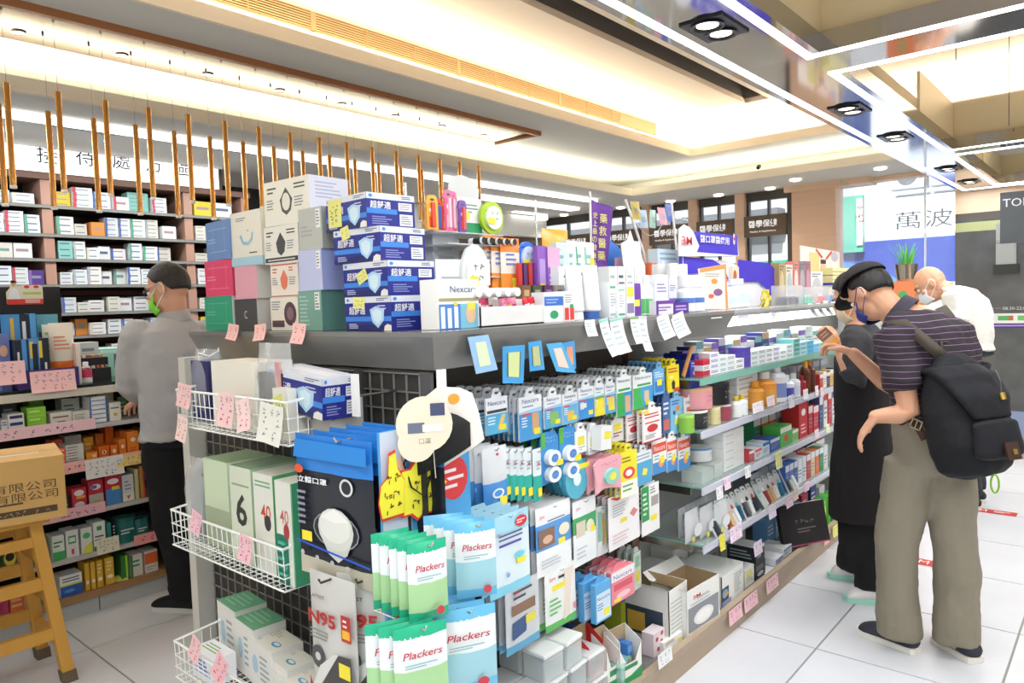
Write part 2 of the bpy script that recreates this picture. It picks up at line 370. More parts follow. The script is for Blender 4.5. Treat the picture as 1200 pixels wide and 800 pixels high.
# ---- shop front wall at y = 7.49
def vx(px, py=240): return at_y(px, py, 7.49).x
b = MB()
DARKB = mat('#4d4740', .5)
b.box(-6.1, 7.49, 0, vx(985), 7.6, 1.0, mat('#d8d0c4', .7)).box(-6.1, 7.49, 2.43, vx(925), 7.6, 2.5, DARKB)
b.box(vx(985), 7.47, 2.44, 4, 7.62, 2.5, WOODH)
struct(b.build('wall_far'))
for n, px in enumerate((700, 759, 814, 869)):
    x = vx(px); struct(MB().box(x-.05, 7.43, 0, x+.05, 7.6, 2.48, WOOD).build('trim_%d' % (n+2)))
struct(MB().box(vx(926), 7.40, 0, vx(932), 7.6, 2.48, DARKB).box(vx(933), 7.36, 0, vx(984), 7.6, 2.48, WOOD).build('trim_6'))
struct(MB().box(vx(925), 7.34, 2.42, vx(985)+.3, 7.6, 2.5, WOODH).build('trim_7'))
MULL = mat('#4e4a45', .5); GLASS = mat('#dfe9ec', .03, alpha=.12)
wins = [(-5.9, vx(700)-.05), (vx(700)+.05, vx(759)-.05), (vx(759)+.05, vx(814)-.05), (vx(814)+.05, vx(869)-.05), (vx(869)+.05, vx(926))]
for n, (x0, x1) in enumerate(wins):
    w = MB(); w.box(x0, 7.5, 1.0, x1, 7.56, 1.04, MULL).box(x0, 7.5, 2.39, x1, 7.56, 2.43, MULL)
    for x in (x0+.015, (x0+x1)/2, x1-.015): w.box(x-.009, 7.5, 1.04, x+.009, 7.56, 2.39, MULL)
    o = struct(w.build('window_%d' % (n+1)))
    for a, c_ in ((x0+.03, (x0+x1)/2-.015), ((x0+x1)/2+.015, x1-.03)): MB().box(a, 7.525, 1.04, c_, 7.535, 2.39, GLASS).build('pane', o)
    s = MB(); SG = stretched('#6e5a45', '#5b4a38', 1, 1, 8, .5, 6)
    s.box(x0+.01, 7.40, 2.01, x1-.01, 7.44, 2.225, SG); s.M = Matrix.Translation(((x0+x1)/2, 7.4, 0))
    word = ['健康食品', '營養食品', '醫學食品', '醫學美容', '醫學保健'][n] if n in (4,) else '醫學保健'
    s.text(word, -.02 if n else .2, 2.14, .075, mat('#ffffff', emit=.6), w=.30, bold=.01, y=-.003); s.text('Healthy & Supplements', -.02 if n else .2, 2.06, .026, mat('#ffffff', emit=.6), w=.27, y=-.003)
    tag(s.build('window_sign'), ['brown sign board half hidden behind the purple pennant, first along the shop-front windows', 'brown sign board with white letters in second window, behind the slanting white rod', 'brown sign board with white letters in third window, above the white promotional header', 'brown sign board with white letters in fourth window, before the last wooden post but one', 'brown sign board with white letters in the window beside the wide wooden pillar'][n], 'sign', 'brown window signs')
    q = MB().lathe([(0, 0), (.05, 0), (.05, -.012), (.02, -.02), (0, -.02)], mat('#fff6e4', emit=6), 12)
    spot('window_spot', ((x0+x1)/2+.1, 7.15, 2.45), 16, (1, .93, .84), 100, (R(-12), 0, 0))
    tag(q.build('window_downlight', loc=((x0+x1)/2+.1, 7.3, 2.478)), f'small round downlight above the {ORD[n]} shop-front window from the dispensary', 'downlight', 'downlights above the windows')
# glass shop front
for x_ in (vx(955), vx(1050), -.4, .8): spot('added_front_spot', (x_, 6.95, 2.45), 40, (1, .93, .84), 100, (R(-18), 0, 0)); tag(MB().lathe([(0, 0), (.05, 0), (.05, -.012), (.02, -.02), (0, -.02)], mat('#fff6e4', emit=6), 12).build('added_front_downlight', loc=(x_, 6.95, 2.478)), f'small round added downlight before the shop front, over the {"wide pillar" if x_ < -2 else "glass pane" if x_ < -1 else "glossy wall near the glass" if x_ < 0 else "far stretch of glossy wall"}', 'downlight')  # these downlights and their spots are added to brighten the wide pillar
gx0, gx1 = vx(985), vx(1120)
o = struct(MB().box(gx0, 7.5, 0, gx1, 7.56, .06, MULL).build('window_6'))
MB().box(gx0, 7.525, .06, gx0+.72, 7.535, 2.44, GLASS).build('pane', o); MB().box(gx0+.725, 7.52, .06, gx1, 7.53, 2.44, GLASS).build('pane', o); MB().box(gx0+.715, 7.515, .06, gx0+.73, 7.54, 2.44, mat('#e8eef2', .2)).build('door_edge', o)
MB().box(vx(1000)-.005, 7.1, .06, vx(1000)+.005, 7.5, 2.44, GLASS).build('side_pane', o)
# dark polished panel wall right of the glass
ST = stretched('#4d4f50', '#6d6f6e', 1, 1, 1, .16, 7); b = MB()
b.box(gx1, 7.46, .34, 4, 7.6, 2.0, ST).box(gx1, 7.46, 2.0, 4, 7.6, 2.06, mat('#5b554e')).box(gx1, 7.455, 2.06, 4, 7.6, 2.44, WOODH).box(gx1, 7.46, .12, 4, 7.6, .34, mat('#8d9cbd', .15)).box(gx1, 7.45, 0, 4, 7.6, .12, stretched('#b4886c', '#a0765b', .3, 1, 3, .5))
b.box(gx1+.002, 7.457, 1.9, vx(1178), 7.46, 1.98, mat('#b9c08a', .3))  # greenish band: the cove's reflection painted onto the wall
struct(b.build('wall_front_panel'))
b = MB(); x0, x1 = vx(1138), vx(1200)+1.5; b.M = Matrix.Translation((0, 7.459, 0))
b.box(gx1+.01, -.002, 1.06, x1, 0, 1.18, mat('#dfe0da', .4)); 
for i in range(12): b.patch(gx1+.04+i*.14, 1.12, gx1+.15+i*.14, 1.16, mat(('#57a85c', '#6cb865')[i % 2], .5), y=-.003); b.patch(gx1+.115+i*.14, 1.12, gx1+.15+i*.14, 1.16, mat('#b36b45'), y=-.0035)
b.patch(gx1+.01, 1.055, x1, 1.095, mat('#4a2d78'), y=-.003); b.text('TAIPEI  SHOPPING  TAIPEI  SHOPPING', gx1+.8, 1.075, .016, mat(WHITE), y=-.004, w=1.3) if False else b.lines(gx1+.06, 1.06, gx1+1.3, 1.09, mat('#a58fd0'), 1, y=-.004)
b.text('週一 ─ 08:30-22:00 週六', gx1+.42, 1.225, .035, mat('#c9ccc8'), y=-.004)
tag(b.build('opening_hours_sticker'), 'strip of green pictures, purple band and white opening hours on dark glossy wall', 'sticker')
b = MB(); xa, xb = vx(1168, 285), vx(1192, 285); b.box(xa, 7.44, 1.60, xb, 7.46, 1.95, mat('#a8aba6', .3)); 
b.box(xa-.02, 7.435, 1.52, xb+.02, 7.46, 1.60, mat('#333431')).box(xa, 7.438, 1.78, xb, 7.441, 1.785, mat('#333431')).box(xa, 7.438, 1.80, xb, 7.441, 1.803, mat('#333431'))
tag(b.build('pale_wall_panel'), 'pale grey ribbed panel with dark base for a window behind the glossy dark wall', 'wall box')  # pale panel stands for a window seen through the glass
p0 = at_y(1172, 226, 6.6); b = MB(); b.box(0, 0, 0, .6, .05, .38, stretched('#3d4347', '#53595c', 1, 1, 1, .4, 5)); b.text('TOPICAL'[0:0] or 'TOI', .085, .30, .06, mat('#c9cdd0', .3, .5), bold=.0, y=-.003)
tag(b.build('hanging_sign', loc=(p0.x, 6.6, p0.z-.38)), 'dark grey hanging sign with silver letters near the right-hand glossy wall', 'sign')
# ---- the street outside
b = MB(); b.box(-14, 7.7, -.12, 8, 30, -.08, mat('#9a9a98', .9)); struct(b.build('street'))
b = MB(); FAC = stretched('#c9cdd2', '#aab0b6', 1, 1, 1, .8, 2)
b.box(-14, 13, -.1, 8, 13.5, 9, FAC)
for i in range(9): b.box(-13+i*1.9, 12.96, 3.6, -11.9+i*1.9, 13, 5, mat('#8f9aa5', .2))
b.box(-14, 12.9, 0, -4.6, 13, 2.3, mat('#e9ecee', .7)).box(-14, 12.85, 1.55, -4.6, 12.9, 2.0, mat('#3f9b82', .5)).box(-12, 12.6, 2.5, -4.7, 12.95, 2.9, mat('#6f7478', .5))
tag(b.build('street_building'), 'pale grey building across the street seen through the shop front', 'building')
b = MB(); b.box(-3.1, 12.1, 2.22, 0, 12.4, 2.78, mat('#ffffff', .6, emit=.35)); q = (at_y(1060, 255, 12.1)+at_y(1105, 258, 12.1))/2
b.M = Matrix.Translation((0, 12.1, 0)); b.text('萬波', q.x, q.z, .26, mat('#40474d'), w=.75)
tag(b.build('shop_sign'), 'white shop sign with two Chinese letters across the street', 'sign')
b = MB(); b.M = Matrix.Translation((0, 11.9, 0))
b.box(-3.7, 0, 1.25, 0, .15, 2.15, mat('#2c46a4', .5)); b.poly([(-3.7, 1.25), (-2.2, 1.25), (-2.9, 1.72), (-3.7, 1.95)], mat('#3f86cf', .5), y=-.004); b.box(-3.7, 0, 2.15, 0, .16, 2.2, mat('#b9c6d8')); b.box(-3.7, 0, 0, 0, .15, 1.25, mat('#27407e', .6)); b.box(-3.0, -.1, .2, -2.5, 0, 1.5, mat('#dfe6ee', .6)); b.box(-2.6, -.12, 1.1, -1.9, -.1, 1.5, mat('#dbe5f3')); b.text('北新合作社', -2.25, 1.37, .12, mat('#4a66b4'), y=-.13) if False else None
tag(b.build('street_awning'), 'blue shop front with pale swoosh across the street', 'shop front')
b = MB(); b.box(-3.42, 11.80, 2.0, -3.12, 11.88, 2.85, mat('#57b39c', .5)).box(-3.2, 11.77, 2.1, -3.12, 11.80, 2.8, mat('#ffffff')); b.M = Matrix.Translation((-3.16, 11.765, 0)); b.scrawl(0, 2.55, .08, .3, mat('#c84055'), 3)
tag(b.build('street_banner'), 'green and white vertical banner beside the white sign across the street', 'banner')
for n, x in enumerate((-2.55, -2.0)):
    b = MB(); b.box(0, 0, 0, .5, .3, .36, mat('#c6cace', .6)); b.M = Matrix.Translation((.25, -.002, .18)); b.disc(0, 0, .14, .14, mat('#6d7378'), n=20)
    tag(b.build('air_conditioner', loc=(x-.35, 12.4, 2.95)), ['outdoor air conditioner above the white street sign, beside the green banner', 'outdoor air conditioner above the street sign, the one away from the banner'][n], 'air conditioner')
# side walls far right so the room closes
b = MB(); b.box(4, -3, 0, 4.1, 7.6, 3.1, mat('#cfc6b8', .7)); struct(b.build('wall_right'))
# ================================================================ PRODUCT BUILDERS (front faces -y, origin at the middle of the base)
def setface(b, side, w, d, h):
    T = Matrix.Translation
    b.M = {'-y': T((0, -d/2, 0)), '+x': T((w/2, 0, 0)) @ Matrix.Rotation(R(90), 4, 'Z'), '-x': T((-w/2, 0, 0)) @ Matrix.Rotation(R(-90), 4, 'Z'),
           '+z': T((0, 0, h)) @ Matrix.Rotation(R(-90), 4, 'X')}[side]
def prints(b, spec, w, h, x0=None, z0=0, y=0):
    """spec rows in fractions of the face, x 0..1 left to right, z 0..1 upwards"""
    x0 = -w/2 if x0 is None else x0
    for i, s in enumerate(spec):
        k, yy = s[0], y-.0006-.00008*i
        if k == 'p': b.patch(x0+s[1]*w, z0+s[2]*h, x0+s[3]*w, z0+s[4]*h, s[5], yy)
        elif k == 't': b.text(s[1], x0+s[2]*w, z0+s[3]*h, s[4]*h, s[6], yy, w=s[5]*w if s[5] else None, bold=s[7] if len(s) > 7 else 0, slant=s[8] if len(s) > 8 else 0)
        elif k == 'd': b.disc(x0+s[1]*w, z0+s[2]*h, s[3]*w, s[4]*h, s[5], yy)
        elif k == 'l': b.lines(x0+s[1]*w, z0+s[2]*h, x0+s[3]*w, z0+s[4]*h, s[5], s[6], yy, seed=i)
        elif k == 'g': b.poly([(x0+p*w, z0+q*h) for p, q in s[1]], s[2], yy)
        elif k == 's': b.scrawl(x0+s[1]*w, z0+s[2]*h, s[3]*w, s[4]*h, s[5], s[6], yy, seed=i+3)
def carton(name, w, d, h, base, front=(), right=(), top=(), left=(), faces=None, rough=.4):
    m = mat(base, rough) if isinstance(base, str) else base
    b = MB(); b.box(-w/2, -d/2, 0, w/2, d/2, h, m, {k: mat(v, rough) for k, v in (faces or {}).items()})
    for s, sp in (('-y', front), ('+x', right), ('-x', left)):
        if sp: setface(b, s, w, d, h); prints(b, sp, w if s == '-y' else d, h)
    if top: setface(b, '+z', w, d, h); b.M = b.M @ Matrix.Translation((0, 0, -d/2)); prints(b, top, w, d)
    b.M = Matrix(); return b.build(name)
def hangcard(name, w, h, base, front=(), t=.006, bulge=None, film=True):
    """retail card that hangs from a hook: origin at the hook hole, card below; bulge: (x0,z0,x1,z1,depth,colour)"""
    b = MB(); m = mat(base, .35) if isinstance(base, str) else base; e = .012
    out = [(-w/2, -h), (w/2, -h), (w/2, -.012), (.022, -.012), (.016, .010), (.009, .014), (-.009, .014), (-.016, .010), (-.022, -.012), (-w/2, -.012)]
    b.prism(out, -t/2, t/2, m)
    b.poly([(.009*math.cos(a*.785), .004*math.sin(a*.785)) for a in range(8)], '#55585a', -t/2-.0004)
    prints(b, front, w, h-.012, z0=-h, y=-t/2)
    if bulge:
        x0, z0, x1, z1, dp, col = bulge; b.box(-w/2+x0*w, -t/2-dp, -h+z0*h, -w/2+x1*w, -t/2, -h+z1*h, col if not isinstance(col, str) else mat(col, .3))
    return b.build(name)
def pouch(name, w, h, t, base, front=(), rough=.25, hang=True, bot=.012, nx=6, nz=8, wob=.004, seed=1):
    """pillow bag; origin at hook hole (hang) or at the base; printed rows need small offsets so the print follows as material bands"""
    rd = random.Random(seed); b = MB(); m = mat(base, rough) if isinstance(base, str) else base
    z0 = -h+.012 if hang else 0
    def P(i, j, s):
        u, v = i/nx, j/nz; th = t/2*(math.sin(math.pi*min(max(u, 0), 1))**.55)*(math.sin(math.pi*v)**.5)
        return (-w/2+w*u, s*(th+.0006), z0+h*v)
    rng = [[rd.uniform(-wob, wob) for _ in range(nz+1)] for _ in range(nx+1)]
    for s in (-1, 1):
        vs = []; fs = []; ms = {}
        for i in range(nx+1):
            for j in range(nz+1):
                p = P(i, j, s); vs.append((p[0], p[1]+(rng[i][j] if 0 < i < nx and 0 < j < nz else 0), p[2]))
        for i in range(nx):
            for j in range(nz):
                q = (i*(nz+1)+j, (i+1)*(nz+1)+j, (i+1)*(nz+1)+j+1, i*(nz+1)+j+1); fs.append(q if s < 0 else q[::-1])
                u, v = (i+.5)/nx, (j+.5)/nz; mm = m
                for r in front:
                    if r[0] == 'z' and r[1] <= v <= r[3] and r[2] <= u <= r[4]: mm = mat(r[5], rough) if isinstance(r[5], str) else r[5]
                b_i = b.mi(mm); ms[len(fs)-1] = b_i
        k = len(b.v); b.v += vs
        for n, f in enumerate(fs): b.f.append(tuple(k+a for a in f)); b.m.append(ms[n])
    b2 = [r for r in front if r[0] != 'z']
    if b2: prints(b, b2, w, h, z0=z0, y=-t/2*1.02-wob*.6)
    o = b.build(name, smooth=50); return o
def bottle(name, r, h, body, cap, label=None, neck=.4, band=(.15, .6), n=14, sy=1., caph=.18, smooth=35, mark=None):
    b = MB(); bm = mat(body, .3) if isinstance(body, str) else body; cm = mat(cap, .35) if isinstance(cap, str) else cap; lm = mat(label, .4) if label else bm
    H = h*(1-caph)
    b.lathe([(0, 0), (r*.92, 0), (r, h*.02), (r, H*band[0], lm), (r, H*band[1]), (r, H*.8), (r*.8, H*.9), (r*neck, H*.95), (r*neck, H)], bm, n, sy=sy)
    b.lathe([(r*neck*1.15, H*.965), (r*neck*1.15, h*.99), (r*neck, h), (0, h)], cm, n, sy=sy)
    if mark:
        b.M = Matrix.Translation((0, -r*sy, 0)); prints(b, mark, r*1.1, h)
    b.M = Matrix(); return b.build(name, smooth=smooth)
def squeeze(name, w, h, body, cap, front=(), caph=.14):
    """tube standing on its cap: wide flat crimp at the top"""
    b = MB(); n = 16; bm = mat(body, .3); rows = [(w*.34, w*.34, h*caph), (w*.40, w*.38, h*(caph+.03)), (w*.44, w*.26, h*.6), (w*.5, w*.06, h*.95), (w*.5, .001, h)]
    b.lathe([(0, 0), (w*.36, 0), (w*.34, h*caph), (0, h*caph)], mat(cap, .35), n)
    vs = []; fs = []
    for a, c, z in rows:
        for j in range(n): t = 2*math.pi*j/n; vs.append((a*math.cos(t), c*math.sin(t), z))
    for i in range(len(rows)-1):
        for j in range(n): fs.append((i*n+j, i*n+(j+1) % n, (i+1)*n+(j+1) % n, (i+1)*n+j))
    b.add(vs, fs, bm); b.M = Matrix.Translation((0, -w*.33, 0)) @ Matrix.Rotation(R(-14), 4, 'X'); prints(b, front, w, h); b.M = Matrix()
    return b.build(name, smooth=40)
def paper(name, w, h, base, front=(), curl=.12, n=6, thick=.0006):
    """price card: hangs down from its top edge and curls outwards"""
    b = MB(); m = mat(base, .7); vs = []; fs = []
    for j in range(n+1):
        t = j/n; y = -curl*h*(t**2)
        for x in (-w/2, w/2): vs += [(x, y, -h*t), (x, y+thick, -h*t+thick)]
    for j in range(n):
        a = j*4; fs += [(a, a+4, a+6, a+2), (a+1, a+3, a+7, a+5)]
    fs += [(0, 2, 3, 1)]; b.add(vs, fs, m)
    b2 = MB(); prints(b2, front, w, h, z0=-h)
    v2 = [(x, y-curl*h*((-z/h)**2), z) for x, y, z in b2.v]
    k = len(b.v); b.v += v2; mm = [b.mi(x) for x in b2.mats]
    for f, i in zip(b2.f, b2.m): b.f.append(tuple(k+a for a in f)); b.m.append(mm[i])
    return b.build(name)
def price(name='price_card', w=.09, h=.065, base='#f6cdd0', ink='#c23b3b', ink2='#2d3550', seed=0, curl=.12):
    b = paper(name, w, h, base, [('s', .5, .68, .85, .45, mat(ink2), 2 if h > .06 else 1), ('s', .5, .25, .6, .32, mat(ink), 1)], curl)
    return b
def sticky(parent, x, y, z, w, h, rz=0, tilt=0, name='price_note', col='#e6e388'):
    b = MB(); b.box(-w/2, -.0012, -h/2, w/2, 0, h/2, mat(col, .7)); b.scrawl(0, 0, w*.8, h*.7, mat('#5b6448'), 2, y=-.0018, seed=int(x*1000) % 97)
    o = b.build(name, parent); o.location = (x, y, z); o.rotation_euler = (0, R(tilt), R(rz)); return o
YT = '#f3e23a'
# ================================================================ GONDOLA, COUNTER, SHELVES
STONE = stretched('#8d8c88', '#6f6e6a', 1, .4, 1, .16, 3, 0); EDGE = mat('#b3b2ad', .2); DGREY = mat('#4b4945', .3)
gon = empty('gondola_display', (0, 0, 0))
Y0, Y1, XL, XR = 1.2, 5.62, -2.56, -1.29
b = MB()   # slab with sloping fascia all round: upper edge overhangs, bevel falls inwards
def slab(b, x0, x1, y0, y1, zt, zb, inset, m, top=None):
    vs = [(x0, y0, zt), (x1, y0, zt), (x1, y1, zt), (x0, y1, zt), (x0, y0, zt-.012), (x1, y0, zt-.012), (x1, y1, zt-.012), (x0, y1, zt-.012),
          (x0+inset, y0+inset, zb), (x1-inset, y0+inset, zb), (x1-inset, y1-inset, zb), (x0+inset, y1-inset, zb)]
    fs = [(0, 1, 2, 3), (0, 4, 5, 1), (1, 5, 6, 2), (2, 6, 7, 3), (3, 7, 4, 0), (4, 8, 9, 5), (5, 9, 10, 6), (6, 10, 11, 7), (7, 11, 8, 4), (11, 10, 9, 8)]
    b.add(vs, fs, m)
slab(b, XL, XR, Y0, 2.95, 1.352, 1.255, .035, STONE); o = b.build('counter_top', gon)
b = MB(); slab(b, XL, XR, 2.952, 5.55, 1.352, 1.325, .01, mat('#a9aba8', .2)); b.build('counter_top', gon)
b = MB(); b.box(-1.66, 2.96, 1.15, -1.64, 5.5, 1.32, mat('#ffffff', emit=3.2)); b.build('light_panel', gon)
area('shelf_light', (-1.5, 4.1, 1.315), (.1, 2.4), 6, COOL)
MB().box(XL+.06, Y0+.06, 1.15, -1.62, 5.48, 1.25, mat('#6c6862', .4)).build('top_rail', gon)
MB().box(XL+.05, 1.27, .12, -1.66, 5.5, 1.2, mat('#5f5c57', .6)).build('core', gon)
MB().box(-1.655, 1.27, .6, -1.64, 2.6, 1.26, stretched('#b4b6b6', '#9b9d9d', 20, 1, 1, .35, 3)).build('back_panel', gon)
MB().box(-1.655, 2.6, .1, -1.64, 5.5, 1.15, mat('#b9bab6', .3)).build('back_panel', gon)
MB().box(XL+.02, 1.235, .05, -1.33, 1.25, 1.25, mat('#3a3834', .6)).build('end_panel', gon)
WD = stretched('#b8a48e', '#9c8a74', 1, .15, 1, .45, 4)
MB().box(-1.66, 1.0, 0, -1.27, 5.5, .085, WD).box(-1.29, 1.0, .085, -1.262, 5.5, .115, WD).build('base_plank', gon)
MB().box(-1.66, 1.26, .085, -1.29, 5.48, .10, mat('#77746f', .25)).build('base_shelf', gon)
MB().box(-1.64, 2.575, .1, -1.59, 2.63, 1.2, stretched('#8d6f60', '#7a5d4f', 3, 3, .3, .5, 5)).build('post', gon)
MB().box(-1.635, 1.22, .1, -1.60, 1.27, 1.25, mat('#5c5a57', .3, .5)).box(-1.37, 1.225, .1, -1.33, 1.255, 1.25, mat('#6b6965', .3, .5)).build('post', gon)
MB().box(XL-.03, 1.17, 0, XL+.02, 1.24, 1.26, mat('#c9c7bd', .4)).build('post', gon)
MB().box(-1.66, 5.48, 0, -1.27, 5.5, 1.32, mat('#cfcfca', .3)).build('side_panel', gon)
# wire grids: each wire is thin, the grid is one welded part
b = MB()
for i in range(25): y = 1.3+i*.052; b.box(-1.628, y-.0018, .12, -1.624, y+.0018, 1.24, DARKWIRE)
for i in range(12): z = .14+i*.1; b.box(-1.632, 1.28, z-.0018, -1.628, 2.57, z+.0018, DARKWIRE)
b.build('side_grid', gon)
b = MB()
for i in range(24): x = -2.52+i*.05; b.box(x-.0018, 1.222, .12, x+.0018, 1.226, 1.24, mat('#a9a79f', .3, .6))
for i in range(24): z = .14+i*.048; b.box(-2.54, 1.226, z-.0018, -1.36, 1.230, z+.0018, mat('#a9a79f', .3, .6))
b.build('end_grid', gon)
# glass shelves in the far half, each with its price rail
GL = mat('#cfe0dc', .05, alpha=.35); GLE = mat('#7fb3a2', .15); RAIL = mat('#c8c9d6', .3)
SHZ = [1.095, .885, .66, .425]
for z in SHZ:
    o = MB().box(-1.64, 2.63, z-.012, -1.285, 5.46, z-.004, GL, {'+x': GLE, '-y': GLE}).build('glass_shelf', gon)
    MB().box(-1.285, 2.60, z-.028, -1.279, 5.46, z-.0, RAIL if z < 1 else GLE).build('price_rail', o)
    for y in (2.66, 3.55, 4.44, 5.4): MB().box(-1.64, y-.004, z-.05, -1.36, y+.004, z-.013, CHROME).build('bracket', o)
for o_ in gon.children: pass
tag(gon, 'long grey-topped display gondola filled with pharmacy goods in the middle of the shop', 'display stand')

def basket(w, d, h, step=.028):
    e = empty('wire_basket'); W = WIRE; r = .0028
    b = MB(); fl = .0    # front low, sides rise to the back
    for z, rr in ((h, .0038), (h*.62, .002), (h*.3, .002), (0, .0028)): b.tube([(-w/2, d/2, z+.02*(z == h)), (-w/2, -d/2, z), (w/2, -d/2, z), (w/2, d/2, z+.02*(z == h))], rr, W, 5)
    b.build('rim', e)
    b = MB(); n = int(w/step)
    for i in range(n+1):
        x = -w/2+w*i/n; b.tube([(x, -d/2, h), (x, -d/2+.004, 0), (x, d/2, 0)], .0015, W, 4, False)
    for i in range(1, int(d/step)+1):
        y = -d/2+d*i/int(d/step)
        for x in (-w/2, w/2): b.tube([(x, y, h), (x, y, 0)], .0015, W, 4, False)
        b.tube([(-w/2, y, 0), (w/2, y, 0)], .0015, W, 4, False)
    b.build('wires', e); return e
BK = [(-1.92, 1.10, 1.075, .61, .21, .11), (-1.95, 1.09, .70, .63, .23, .11), (-1.85, 1.06, .33, .64, .28, .11)]
for (x, y, z, w, d, h), l in zip(BK, ('upper white wire basket of mask packs on the gondola end', 'middle white wire basket of green boxes on the gondola end', 'lowest white wire basket with large white cartons on the gondola end')):
    e = basket(w, d, h); e.location = (x, y, z); tag(e, l, 'basket')

# ---- left counter with open shelves facing the aisle
cn = empty('dispensary_counter', (0, 0, 0)); CY0, CY1 = -.6, 3.2
TOPG = mat('#20261f', .1); SHL = mat('#bdbab8', .3)
MB().box(-4.35, CY0, 1.085, -3.73, CY1, 1.10, TOPG).build('top', cn); MB().box(-4.35, CY0, 1.05, -3.72, CY1, 1.085, mat('#cfcab9', .4)).build('top_edge', cn)
for z in (.905, .715, .50, .295): MB().box(-4.3, CY0, z-.02, -3.74, CY1, z, SHL).build('shelf', cn); 
MB().box(-4.3, CY0, .08, -3.74, CY1, .115, stretched('#a8835a', '#8f6c47', 1, .2, 1, .5, 4)).build('bottom_shelf', cn)
MB().box(-4.33, CY0, 0, -4.3, CY1, 1.05, mat('#3a3632', .6)).build('back_panel', cn)
for i, y in enumerate((CY0, .62, 1.7, 2.6, CY1-.02)): MB().box(-4.3, y, .115, -3.75, y+.018, 1.05, mat('#3b332c', .5)).build('divider', cn)
for i in range(6): MB().box(-3.775, CY0+.03+i*.61, 0, -3.765, CY0+.03+i*.61+.605, .08, mat('#b9bbb8', .3)).build('kick_tile', cn)
MB().box(-4.3, CY0, 0, -3.78, CY1, .078, '#222222').build('base', cn)
tag(cn, 'low counter on the left with open shelves of medicine cartons below a dark top', 'counter')
for n, (ya, yb, z, c) in enumerate(((.4, 1.28, .915, '#efc6cc'), (1.52, 1.75, .905, '#f0b9ae'), (1.05, 1.62, .722, '#f1b4ae'), (.9, 1.30, .51, '#eab6bd'), (1.42, 1.72, .305, '#ee9f97'))):
    b = MB(); b.M = Matrix.Translation((-3.735, (ya+yb)/2, z)) @ Matrix.Rotation(R(90), 4, 'Z')
    L = yb-ya; b.box(-L/2, -.002, -.03, L/2, 0, .022, mat(c, .6)); b.scrawl(0, -.004, L*.8, .03, mat('#3a3550'), 1, y=-.003, seed=n)
    tag(b.build('shelf_label_strip'), ['long pink label strip along the counter shelf with green cartons', 'short salmon label strip at the man\'s waist, top counter shelf', 'pink label strip under the orange cartons on the counter', 'pink label strip above the red cartons, beside the carton on the stool', 'short salmon label strip by the green tubs near the man\'s knee'][n], 'label strip')

# ---- tall wall shelves behind the counter
sh = empty('dispensary_wall_shelf', (0, 0, 0)); PINKW = stretched('#c39a86', '#ad8471', 2, 2, .3, .45, 5); BX = -5.2
MB().box(-5.56, -.8, 0, -5.54, 2.95, 2.33, mat('#2f2520', .6)).build('back_panel', sh)
for y in (.62, 1.555, 2.455, 2.90): MB().box(-5.56, y, 0, BX, y+.06, 2.284, PINKW).build('post', sh)
MB().box(-5.56, -.8, 2.285, BX+.015, 2.97, 2.325, mat('#7a5a4c', .5)).build('top_board', sh)
DLEV = [2.125, 1.945, 1.79, 1.625, 1.445, 1.295, 1.13, .9]
for z in DLEV:
    o = MB().box(-5.54, -.8, z-.018, BX+.01, 2.93, z, mat('#3c332e', .3)).build('shelf', sh)
    MB().box(BX+.01, .7, z-.02, BX+.014, 2.9, z-.002, mat('#8a8a84', .35)).build('price_rail', o)
    if z < 2: MB().box(-5.53, -.8, z-.06, -5.5, 2.93, z-.03, mat('#7a4a3c', .5)).build('cleat', o)
tag(sh, 'tall dark wall shelves with pinkish wooden posts behind the counter, full of cartons', 'shelf')
area('shelf_light', (-5.0, 1.6, 2.42), (.15, 2.4), 6, COOL, (0, R(-25), 0))
# ================================================================ GOODS ON AND AROUND THE GONDOLA END
ZT = 1.353
NAVY = '#232a86'; NAVY2 = '#2f49b8'
# blue mask cartons with white lettering, four in a leaning stack, one more on a hook
def mask_carton():
    W, D, H = .20, .165, .094
    fr = [('p', 0, .82, 1, 1, '#d9dde4'), ('p', 0, .28, 1, .42, '#3d83d6'), ('g', [(0, .0), (1, 0), (1, .12), (.5, .2), (0, .1)], '#1b2264'), ('t', '超舒適', .27, .6, .24, .36, mat('#f4f4f6'), .008),
          ('g', [(.55, .62), (.68, .72), (.86, .62), (.84, .3), (.72, .08), (.6, .25)], '#a9d0ea'), ('g', [(.6, .56), (.7, .64), (.80, .56), (.79, .32), (.72, .18), (.63, .3)], '#cfe4ee'),
          ('l', .08, .06, .3, .22, mat('#c8cde8'), 3), ('d', .07, .91, .03, .05, '#3f8fd8'), ('l', .7, .86, .95, .96, mat('#4a5070'), 2), ('g', [(.84, 0), (1, 0), (1, .16), (.92, .2), (.86, .14)], '#e7e3d8'), ('l', .72, .6, .94, .76, mat('#c8cde8'), 2)]
    ri = [('p', 0, .82, 1, 1, '#d9dde4'), ('p', 0, .40, .62, .55, '#3d83d6'), ('t', '超舒適', .28, .66, .22, .42, mat('#f4f4f6'), .008), ('p', .65, .52, .94, .76, '#e9eaec'), ('p', .67, .08, .95, .42, '#e3e4e6'),
          ('l', .68, .55, .92, .74, mat('#8b909c'), 3), ('l', .7, .12, .93, .38, mat('#7b808c'), 4), ('l', .1, .08, .58, .34, mat('#8f98d0'), 4), ('d', .08, .91, .04, .05, '#3f8fd8'), ('l', .72, .86, .97, .96, mat('#4a5070'), 2)]
    return carton('mask_carton', W, D, H, NAVY, fr, ri, faces={'+z': '#d4d8e2'}, top=[('p', .1, .3, .9, .7, '#e8e9ec')])
mc = mask_carton()
STK = [(458, 0), (455, -1.5), (443, 1.5), (431, -3)]
